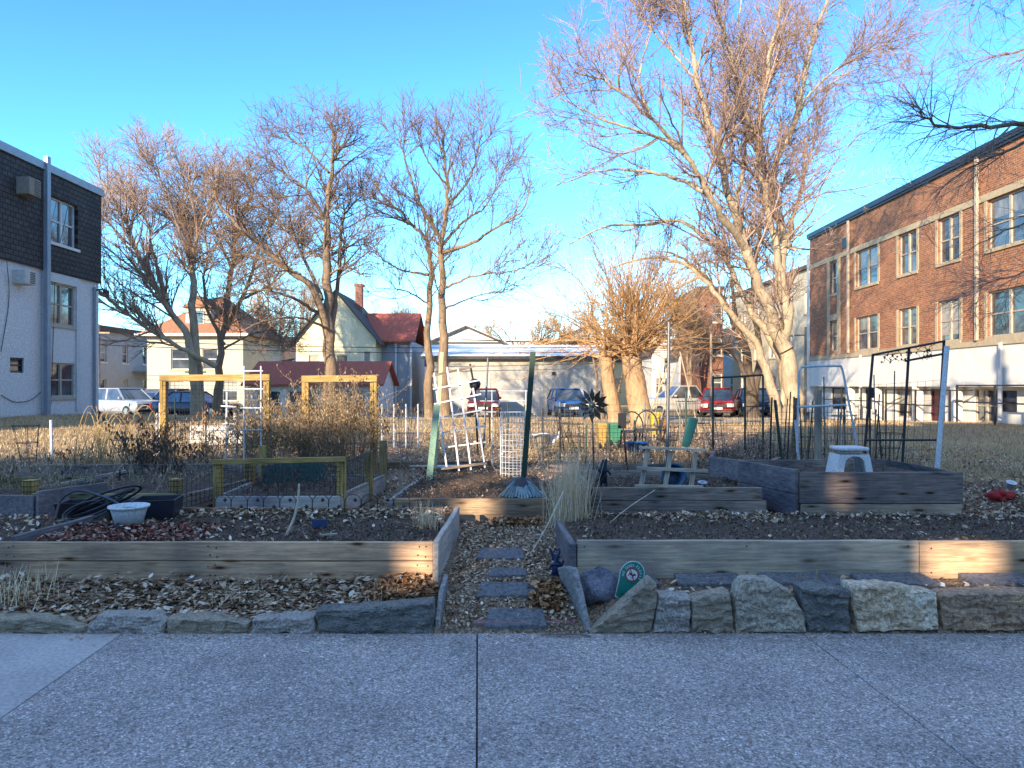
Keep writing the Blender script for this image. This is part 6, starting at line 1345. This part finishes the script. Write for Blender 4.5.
# flower spinner
t = thing('flower_spinner', 'dark metal flower spinner on a thin pole', 'wind spinner', P(592, 470, 9.6)); m_sp = plain('spinner_steel', (.05, .065, .08), .3, .8); cc = P(592, 405, 9.55)
MB().tube([P(594, 478, 9.6), P(592, 405, 9.6)], .011).build('pole', m_dark, t)
for ringi, (rad, n_, ph, w_) in enumerate(((.235, 12, 0, .036), (.16, 10, .2, .03))):
    mb = MB()
    for k in range(n_):
        a = 2*pi*k/n_+ph; u = np.array((math.cos(a), 0, math.sin(a))); v = np.array((-math.sin(a), 0, math.cos(a))); y = np.array((0, -.02*ringi, 0))
        outer = [cc+y+u*rad*.25, cc+y+u*rad*.6+v*w_+np.array((0, -.03, 0)), cc+y+u*rad+np.array((0, .01, 0)), cc+y+u*rad*.6-v*w_+np.array((0, .02, 0))]; mb.prism(outer, (0, 0, 0), (0, .006, 0))
    mb.build('petals', m_sp, t)
mb = MB(); mb.lathe([(0, .02), (.03, .015), (.04, 0), (0, -.01)], (0, 0, 0), 14); mb.v = [(cc[0]+a, cc[1]-.05-c_, cc[2]+b_) for a, b_, c_ in mb.v]; mb.build('hub', m_sp, t)
# bins, tub, buckets in the sun
def bin_(px0, px1, pt, pb, d, c, label, lid=None):
    x0, x1, z0, z1 = X(px0, d), X(px1, d), Z(pb, d), Z(pt, d); w_ = (x1-x0)/2; xc = (x0+x1)/2; dp = max(.16, w_*.9); t = thing('bin', label, 'bin', (xc, d, z0), 'coloured bins by the pollarded tree'); m_ = plain('bin_'+'_'.join(str(int(v*100)) for v in c), c, .45)
    mb = MB(); V = [(xc+a*w_*s, d+b*dp*s, z) for z, s in ((z0, .8), (z1-.03, 1)) for a, b in ((-1, -1), (1, -1), (1, 1), (-1, 1))]; mb.add(V, [(3, 2, 1, 0), (4, 5, 6, 7), (0, 1, 5, 4), (1, 2, 6, 5), (2, 3, 7, 6), (3, 0, 4, 7)]); mb.build('body', m_, t, bevel=.01)
    mb = MB().box(xc-w_*1.05, xc+w_*1.05, d-dp*1.08, d+dp*1.05, z1-.029, z1+.02); mb.build('lid', lid or m_, t, bevel=.01)
    for s in (-1, 1):
        mb = MB(); mb.tube([(xc+s*w_*.6-.02, d-dp*.8, z0+.03), (xc+s*w_*.6+.02, d-dp*.8, z0+.03)], .05, 12); mb.build('wheel', m_blackp, t)
bin_(597, 606, 424, 447, 12.4, (.48, .30, .07), 'ochre yellow bin beside the green one, under the pollarded tree')
bin_(607, 620, 424, 444, 12.2, (.05, .22, .13), 'green bin under the left trunk of the pollarded tree')
bin_(650, 659, 413, 437, 14.5, (.62, .45, .03), 'bright yellow bin right of the pollarded tree')
bin_(660, 666, 418, 442, 14.0, (.32, .15, .05), 'narrow brown bin beside the bright yellow one')
o = pot(637, 452, 11.2, .13, .17, .16, plain('bright_blue_tub', (.02, .18, .55), .4), 'bright blue round tub below the dark garden chairs', name='tub', cat='tub')
t = thing('white_bucket', 'tall white bucket in the sun right of the green stake', 'bucket', P(541, 455, 11.5)); c = P(541, 456, 11.5)
mb = MB(); mb.lathe([(0, 0), (.11, 0), (.14, .33), (.15, .33), (.15, .36), (.13, .36), (.10, .02), (0, .02)], c, 22); mb.build('body', plain('cream_bucket', (.68, .62, .52), .5), t, True)
mb = MB(); mb.tube([(c[0]-.15, 11.5, c[2]+.34), (c[0]-.11, 11.42, c[2]+.20), (c[0], 11.34, c[2]+.14), (c[0]+.11, 11.42, c[2]+.20), (c[0]+.15, 11.5, c[2]+.34)], .004, 5); mb.build('handle', m_wire, t)
mb = MB(); n_ = 10; V = []
for i in range(n_):
    for j in range(n_): u, v_ = i/(n_-1), j/(n_-1); V.append((X(546, 11.4)+u*.24, 11.4+v_*.2, Z(446, 11.4)+.15*u-.05*v_+.03*math.sin(9*u+5*v_)+.12*v_))
V += [(a, b, c_-.02) for a, b, c_ in V]; mb.add(V, [(i*n_+j, (i+1)*n_+j, (i+1)*n_+j+1, i*n_+j+1) for i in range(n_-1) for j in range(n_-1)]+[(100+i*n_+j+1, 100+(i+1)*n_+j+1, 100+(i+1)*n_+j, 100+i*n_+j) for i in range(n_-1) for j in range(n_-1)]); single(mb, 'white_cloth', plain('cloth', (.66, .60, .54), .9), 'crumpled white cloth or bag right of the white bucket', 'cloth')
# dark metal chairs
for k, (px, lab) in enumerate(((633, 'dark round-backed garden chair left of the other, under the pollard'), (648, 'dark round-backed garden chair on the right, under the pollard'))):
    d_ = 12.3+.3*k; c = P(px, 448, d_); c[2] = G(c[0], d_); t = thing('garden_chair', lab, 'chair', c, 'dark metal garden chairs')
    mb = MB(); mb.tube([(c[0]-.2, d_+.1, c[2]+.36)]+[(c[0]-.2*math.cos(a), d_+.14, c[2]+.42+.28*math.sin(a)) for a in np.linspace(0, pi, 11)]+[(c[0]+.2, d_+.1, c[2]+.36)], .014, 6); mb.build('backrest', m_dark, t)
    MB().box(c[0]-.21, c[0]+.21, d_-.24, d_+.12, c[2]+.36, c[2]+.385).build('seat', m_dark, t)
    for a, b in ((-1, -1), (1, -1), (1, 1), (-1, 1)): MB().tube([(c[0]+a*.18, d_-.05+b*.16, c[2]+.36), (c[0]+a*.2, d_-.05+b*.2, c[2])], .012, 6).build('leg', m_dark, t)
pole([(628, 478), (622, 414)], 9.8, .014, m_blackp, 'black rod with a hook right of the flower spinner')
t = MB(); t.box(X(618, 9.8), X(626, 9.8), 9.78, 9.82, Z(428, 9.8), Z(413, 9.8)); single(t, 'tool_head', m_blackp, 'black rectangular head on the rod right of the flower spinner', 'tool', bevel=.005)
t = MB(); t.prism([P(683, 447, 10), P(690, 447, 10), P(699, 419, 10.3), P(690, 418, 10.3)], (0, 0, 0), (0, .12, 0)); single(t, 'green_panel', plain('bottle_green', (.02, .14, .08), .4), 'dark green panel leaning behind the wooden rack', 'panel', bevel=.015)
# red cloth and cup on the soil at the right
r_r = np.random.default_rng(3); c = P(1003, 483, 7.9); c[2] = G(c[0], 7.9)
blob('red_cloth', (c[0]-.02, 7.9, c[2]-.01), (.12, .08, .06), plain('red_cloth', (.42, .02, .02), .8), 'crumpled red cloth on the soil at the right edge', 'cloth', 9, .35)
pot(1010, 490, 7.55, .03, .04, .08, m_white, 'small white cup beside the red cloth', 20, 'cup', 'cup')
# snow/tarp pale sheet at the middle-left
mb = MB(); c = P(436, 467, 10.3); n_ = 26; ring = [(c[0]+(.55+.1*math.sin(3*a)+.05*math.sin(7*a))*math.cos(a), 10.4+(.25+.05*math.sin(4*a))*math.sin(a), .445) for a in np.linspace(0, 2*pi, n_, endpoint=False)]
mb.prism(ring, (0, 0, 0), (0, 0, .03)); single(mb, 'pale_tarp', plain('tarp', (.55, .62, .62), .6), 'flat pale sheet on the ground behind the white lattice', 'tarp', bevel=.01)
# pale low wall / sheet behind left trellis
mb = MB(); mb.box(X(205, 13.6), X(243, 13.6), 13.6, 13.9, .4, Z(431, 13.6)); mb.box(X(186, 13.8), X(226, 13.8), 13.95, 14.1, .4, Z(421, 13.8)-.1)
single(mb, 'white_planter', mat('whitewash', (.66, .63, .56), (.5, .47, .42), 4), 'whitish boxy planter beyond the left golden trellis', 'planter', bevel=.02)
# ---------------------------------------------------------------- pet-waste sign
t = thing('pet_sign', 'green round-headed lawn sign with a no-dogs symbol, leaning behind the wedge stone', 'sign', (.70, 4.9, .17))
sc_ = 4.88/F; cxs, czs, ys = X(632, 4.88), Z(575, 4.88), 4.885; tl = R(-28)
def SP(u, v, dy=0): return (cxs+(u*math.cos(tl)-v*math.sin(tl)), ys+dy, czs+(u*math.sin(tl)+v*math.cos(tl)))
hw, hh = 11.5*sc_, 13.5*sc_
outl = [(hw*math.cos(a), hh*math.sin(a)) for a in np.linspace(-.62, pi+.62, 40)]+[(-4.6*sc_, -26*sc_), (4.6*sc_, -26*sc_)]
def flat(pts, dy, th, name, m, par): mb = MB(); mb.prism([SP(u, v, dy) for u, v in pts], (0, 0, 0), (0, th, 0)); return mb.build(name, m, par)
flat([(u*1.07, v*1.05) for u, v in outl], 0, .004, 'border', plain('sign_white', (.72, .75, .74), .4), t); fc = flat(outl, -.002, .0019, 'face', plain('sign_green', (.01, .22, .17), .35), t)
circ = lambda r_, n_=30: [(r_*math.cos(a), r_*math.sin(a)) for a in np.linspace(0, 2*pi, n_, endpoint=False)]
flat(circ(6.9*sc_), -.0035, .0014, 'ring', plain('sign_red', (.45, .02, .06), .4), t); flat(circ(5.6*sc_), -.005, .0014, 'disc', plain('sign_white', (.7, .7, .7)), t)
dog = [(-3.6, -2.6), (-2.8, -2.6), (-2.6, -.6), (.8, -.8), (1.0, -2.6), (1.9, -2.6), (2.0, .2), (3.6, 1.0), (3.4, 1.9), (2.4, 2.2), (1.6, 2.6), (1.1, 1.1), (-2.6, 1.0), (-3.8, 2.2), (-4.1, 1.8), (-3.2, .4)]
flat([(a*sc_, b*sc_) for a, b in dog], -.0065, .0014, 'dog_symbol', m_blackp, t)
sl_ = [(-4.3, 3.9), (-3.6, 4.5), (4.4, -3.8), (3.7, -4.4)]; flat([(a*sc_, b*sc_) for a, b in sl_], -.008, .0014, 'slash', plain('sign_red', (.45, .02, .06)), t)
def arctext(txt, a0, a1, rad, size):
    for k, ch in enumerate(txt):
        if ch == ' ': continue
        a = a0+(a1-a0)*k/(len(txt)-1); cu = bpy.data.curves.new('letter', 'FONT'); cu.body = ch; cu.size = size; cu.align_x = 'CENTER'; cu.extrude = .0004
        me = bpy.data.objects.new('tmp', cu); COL.objects.link(me); bpy.context.view_layer.update(); m2 = bpy.data.meshes.new_from_object(me.evaluated_get(bpy.context.evaluated_depsgraph_get())); bpy.data.objects.remove(me)
        for v in m2.vertices:
            x, y, z = v.co; ra = a-pi/2; uu, vv = rad*math.cos(a)*1.0+x*math.cos(ra)-y*math.sin(ra), rad*1.12*math.sin(a)+x*math.sin(ra)+y*math.cos(ra); TX.append(SP(uu, vv, -.0028-z))
        off = len(TX)-len(m2.vertices)
        for pgn in m2.polygons: TF.append(tuple(i+off for i in pgn.vertices))
TX, TF = [], []
arctext('NO DOGS', R(205), R(112), 7.6*sc_, 3.4*sc_); arctext('PLEASE', R(85), R(0), 7.6*sc_, 3.4*sc_)
mesh_obj('lettering', np.array(TX), TF, plain('sign_white', (.7, .7, .7)), t)
MB().tube([SP(0, -24*sc_, .003), SP(0, -48*sc_, .003)], .006).build('stake', m_green, t)
# ---------------------------------------------------------------- little dark figures
def figure(name, label, px, d, z0, h, m, pose):
    me = bpy.data.meshes.new(name); bmv = []; bme = []; rad = []
    for (x, y, z, r_, par) in pose:
        bmv.append((x*h, y*h, z*h)); rad.append(r_*h)
        if par is not None: bme.append((par, len(bmv)-1))
    me.from_pydata(bmv, bme, []); o = bpy.data.objects.new(name, me); COL.objects.link(o); me.materials.append(m)
    md = o.modifiers.new('skin', 'SKIN')
    for i, sv in enumerate(me.skin_vertices[0].data): sv.radius = (rad[i], rad[i])
    me.skin_vertices[0].data[0].use_root = True
    o.modifiers.new('sub', 'SUBSURF').levels = 2; o.modifiers['sub'].render_levels = 2; o.location = Vector((X(px, d), d, z0)); return tag(o, label, 'ornament', 'small dark garden figures')
m_fig = mat('verdigris_bronze', (.025, .035, .055), (.012, .015, .028), 10, .45, .3, metal=.4)
rabbit = [(0, 0, .42, .13, None), (0, .0, .60, .13, 0), (.02, -.02, .74, .09, 1), (.05, -.05, .84, .09, 2), (-.02, -.02, .98, .03, 3), (.12, 0, 1.0, .03, 3), (-.07, 0, .25, .07, 0), (-.09, 0, .06, .05, 6), (-.10, -.06, .02, .045, 7), (.08, 0, .25, .07, 0), (.09, 0, .06, .05, 9), (.09, -.06, .02, .045, 10), (.16, -.04, .6, .045, 1), (.26, -.06, .46, .035, 12), (-.15, -.04, .62, .045, 1), (-.22, -.06, .74, .035, 14), (-.12, .04, .32, .03, 0), (-.26, .06, .22, .02, 16)]
figure('garden_figure', 'small dark upright animal figure left of the wooden rack', 603, 7.3, .555, .31, m_fig, rabbit)
frog = [(0, 0, .40, .12, None), (0, .0, .56, .12, 0), (-.02, -.02, .70, .07, 1), (-.12, -.02, .86, .045, 2), (-.18, 0, 1.0, .03, 3), (.10, -.02, .86, .04, 2), (.09, 0, .99, .025, 5), (-.05, 0, .22, .08, 0), (-.04, 0, .05, .06, 7), (.10, .0, .20, .09, 0), (.20, 0, .04, .07, 9), (.16, -.03, .52, .05, 1), (.22, -.04, .66, .03, 11), (-.15, -.03, .5, .04, 1), (-.2, -.04, .38, .03, 13)]
figure('garden_figure', 'small dark blue horned figure standing by the leaning slab', 556, 5.3, .15, .26, plain('navy_enamel', (.012, .02, .07), .35), frog)
# ================================================================ VEHICLES
def car(name, label, x, y, yaw, paint, cat='car', kind='suv', z=None):
    t = thing(name, label, cat, (0, 0, 0), 'vehicles parked along the alley')
    L, W_, H = {'suv': (4.5, 1.82, 1.62), 'sedan': (4.7, 1.8, 1.42), 'pickup': (5.3, 1.9, 1.75)}[kind]; h2 = L/2
    belt = .58*H; hood = .56*H
    st = {'suv': [(-h2, .45, .62), (-h2+.12, .28, .90), (-h2+1.0, .24, .98), (-.3, .24, 1.0), (1.2, .24, 1.0), (h2-.15, .28, .98), (h2, .4, .8)],
          'sedan': [(-h2, .42, .58), (-h2+.12, .26, .74), (-h2+1.2, .22, .84), (-.3, .22, .86), (1.2, .22, .88), (h2-.15, .26, .86), (h2, .4, .7)],
          'pickup': [(-h2, .5, .75), (-h2+.12, .36, 1.0), (-h2+1.3, .34, 1.08), (-.3, .34, 1.1), (1.0, .34, 1.1), (h2-.1, .36, 1.1), (h2, .5, 1.0)]}[kind]
    V = []; Fc = []; n = 10
    for i, (xx, zb_, zt_) in enumerate(st):
        w = W_/2*(.86 if i in (0, len(st)-1) else .97 if i in (1, len(st)-2) else 1)
        V += [(xx, a*w, z_) for a, z_ in ((-.86, zb_), (.86, zb_), (1, zb_+.12), (1.0, (zb_+zt_)/2), (.97, zt_-.08), (.86, zt_), (-.86, zt_), (-.97, zt_-.08), (-1.0, (zb_+zt_)/2), (-1, zb_+.12))]
    for i in range(len(st)-1):
        for k in range(n): q = (k+1) % n; Fc.append((i*n+k, i*n+q, (i+1)*n+q, (i+1)*n+k))
    Fc += [tuple(range(n-1, -1, -1)), tuple((len(st)-1)*n+k for k in range(n))]
    body = MB().add(V, Fc).build('body', paint, t, True, bevel=.03)
    zt_ = st[3][2]; cab = {'suv': (-1.1, -.35, 1.55, 2.05), 'sedan': (-.95, -.15, 1.05, 1.75), 'pickup': (-1.1, -.45, .55, .95)}[kind]; b0, t0, t1, b1 = cab; wt = W_/2*.74; wb_ = W_/2*.93
    g = MB(); VV = [(b0, -wb_, zt_-.02), (b1, -wb_, zt_-.02), (b1, wb_, zt_-.02), (b0, wb_, zt_-.02), (t0, -wt, H-.05), (t1, -wt, H-.05), (t1, wt, H-.05), (t0, wt, H-.05)]
    g.add(VV, [(4, 5, 6, 7), (0, 1, 5, 4), (1, 2, 6, 5), (2, 3, 7, 6), (3, 0, 4, 7)]); g.build('windows', m_glass, t, bevel=.03)
    rf = MB(); rf.prism([(t0-.04, -wt-.02, H-.06), (t1+.04, -wt-.02, H-.06), (t1+.04, wt+.02, H-.06), (t0-.04, wt+.02, H-.06)], (0, 0, 0), (0, 0, .07)); rf.build('roof', paint, t, bevel=.03)
    for s in (-1, 1):
        for xa, xb in ((b0, t0), (b1, t1), ((b0+b1)/2+.05, (t0+t1)/2+.05)): MB().bar((xa, s*wb_, zt_-.02), (xb, s*wt, H-.04), .07, .05).build('pillar', paint, t)
    for sx in (-h2+.85, h2-.85):
        for s in (-1, 1):
            w = MB(); w.tube([(sx, s*(W_/2-.2), .33), (sx, s*(W_/2+.01), .33)], .33, 20); wl = w.build('wheel', mat('tyre', (.03, .03, .03)), t)
            w = MB(); w.tube([(sx, s*(W_/2+.011), .33), (sx, s*(W_/2+.02), .33)], .2, 14); w.build('rim', plain('alloy', (.45, .46, .48), .35, .7), wl)
    for s in (-1, 1):
        MB().box(-h2-.015, -h2+.1, s*W_*.36-.2, s*W_*.36+.2, st[1][2]-.28, st[1][2]-.1).build('headlight', plain('lamp_lens', (.75, .74, .70), .15), t, bevel=.02)
        MB().box(h2-.1, h2+.015, s*W_*.38-.13, s*W_*.38+.13, st[-2][2]-.35, st[-2][2]-.1).build('tail_light', plain('tail_lens', (.35, .01, .01), .2), t, bevel=.02)
        MB().box(b0+.2, b0+.32, s*(W_/2+.02)-.07, s*(W_/2+.02)+.07, zt_+.02, zt_+.15).build('mirror', paint, t, bevel=.02)
    MB().box(-h2-.02, -h2+.1, -.5, .5, st[1][2]-.32, st[1][2]-.14).build('grille', m_blackp, t, bevel=.01)
    MB().box(-h2-.03, -h2+.1, -.26, .26, .48, .6).build('number_plate', m_white, t)
    MB().box(-h2-.02, -h2+.2, -W_*.44, W_*.44, .3, .44).build('bumper', m_blackp, t, bevel=.02)
    t.location = (x, y, G(x, y)+.02 if z is None else z); t.rotation_euler = (0, 0, yaw); return t
pa = lambda nm, c: plain('paint_'+nm, c, .25, .3)
F_ = pi/2
car('parked_car', 'red car facing the garden, left of the dark blue one', X(727, 38.5), 40.3, F_-.28, pa('red', (.50, .03, .02)), 'car', 'suv')
car('parked_car', 'dark blue car right of the red car, behind the forked tree', X(763, 39.5), 41, F_-.2, pa('blue', (.015, .05, .13)), 'car', 'suv')
car('parked_pickup', 'white pickup parked left of the red car', X(690, 38.5), 40.5, .25, pa('white', (.60, .58, .54)), 'pickup', 'pickup')
car('parked_car', 'bright blue car in front of the beige garage', X(569, 40.5), 42.2, F_+.1, pa('brightblue', (.03, .12, .32)), 'car', 'suv')
car('parked_car', 'dark red car seen through the lattice, by the beige garage', X(483, 39.8), 42.0, F_, pa('darkred', (.22, .02, .02)), 'car', 'suv')
car('parked_car', 'long dark navy sedan side-on, behind the left golden trellis', X(197, 40), 40, pi-.18, pa('navy', (.01, .018, .06)), 'car', 'sedan')
car('parked_car', 'light silver blue car half hidden beside the stucco block', X(126, 41), 41, pi-.5, pa('silver', (.42, .46, .52)), 'car', 'suv')
car('parked_car', 'grey car in the shade right of the silver one', X(152, 42.2), 43, F_-.5, pa('grey', (.25, .26, .28)), 'car', 'suv')
car('parked_car', 'silver blue car in the gap left of the brick block', X(797, 42), 45, F_-.3, pa('silver', (.42, .46, .52)), 'car', 'suv')
mb = MB()
for a, b in (((-30, 42, 4.6), (14, 44, 4.2)), ((-30, 42, 4.3), (14, 44, 3.9)), ((-26, 60, 6.2), (30, 60, 5.4)), ((-14, 58, 6.0), (18, 62, 5.6))):
    a, b = np.array(a), np.array(b); mb.tube([a*(1-t_)+b*t_+np.array((0, 0, -.5*4*t_*(1-t_))) for t_ in np.linspace(0, 1, 16)], .022, 4, False)
single(mb, 'power_line', m_blackp, 'thin dark overhead wires crossing behind the trees', 'wire')
for px, d_, zt2, lab in ((98, 42, 5.2, 'dark utility pole at the corner behind the stucco block'), (806, 44, 5.2, 'grey utility pole in the gap beside the orange brick block')):
    x = X(px, d_); t = thing('utility_pole', lab, 'pole', (x, d_, G(x, d_)), 'utility poles'); MB().tube([(x, d_, G(x, d_)-.1), (x, d_, zt2)], [.14, .10], 10).build('pole', wd_stick, t); MB().bar((x-.7, d_, zt2-.5), (x+.7, d_, zt2-.5), .09, .09).build('crossarm', wd_stick, t)
# ================================================================ LIGHT, SKY, CAMERA
sun_dir = Vector((-math.sin(AZ)*math.cos(EL), -math.cos(AZ)*math.cos(EL), math.sin(EL)))
sl = bpy.data.lights.new('sun', 'SUN'); sl.energy = 2.65; sl.angle = R(.55); sl.color = (1, .83, .60)
so = bpy.data.objects.new('sun', sl); COL.objects.link(so); so.rotation_euler = sun_dir.to_track_quat('Z', 'Y').to_euler(); so.location = (0, 0, 40)
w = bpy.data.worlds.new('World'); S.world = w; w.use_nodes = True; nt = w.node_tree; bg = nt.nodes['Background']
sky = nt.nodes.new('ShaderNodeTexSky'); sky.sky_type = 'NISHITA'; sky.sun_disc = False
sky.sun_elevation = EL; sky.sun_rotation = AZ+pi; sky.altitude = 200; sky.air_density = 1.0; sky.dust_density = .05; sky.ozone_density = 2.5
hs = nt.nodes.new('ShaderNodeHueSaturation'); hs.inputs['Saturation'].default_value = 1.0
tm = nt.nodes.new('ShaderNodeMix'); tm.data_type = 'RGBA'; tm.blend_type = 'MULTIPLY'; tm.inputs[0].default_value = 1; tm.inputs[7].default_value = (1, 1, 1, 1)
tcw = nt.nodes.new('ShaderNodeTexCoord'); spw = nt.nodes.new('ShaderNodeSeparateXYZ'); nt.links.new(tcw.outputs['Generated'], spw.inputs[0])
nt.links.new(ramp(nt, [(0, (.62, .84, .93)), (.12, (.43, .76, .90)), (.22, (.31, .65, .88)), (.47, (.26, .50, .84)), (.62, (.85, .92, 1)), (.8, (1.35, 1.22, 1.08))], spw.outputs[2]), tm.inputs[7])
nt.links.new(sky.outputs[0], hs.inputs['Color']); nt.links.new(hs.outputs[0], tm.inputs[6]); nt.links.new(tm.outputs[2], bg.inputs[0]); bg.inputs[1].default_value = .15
cam = bpy.data.cameras.new('camera'); co = bpy.data.objects.new('camera', cam); COL.objects.link(co)
co.location = (0, 0, CZ); co.rotation_euler = (pi/2, 0, 0); cam.sensor_width = 36; cam.lens = F/1024*36; cam.shift_y = 2/1024
cam.clip_end = 3000; cam.clip_start = .05; S.camera = co
S.view_settings.view_transform = 'Standard'; S.view_settings.look = 'None'; S.view_settings.exposure = 2.0; S.view_settings.gamma = 1
S.cycles.max_bounces = 6; S.cycles.use_denoising = True
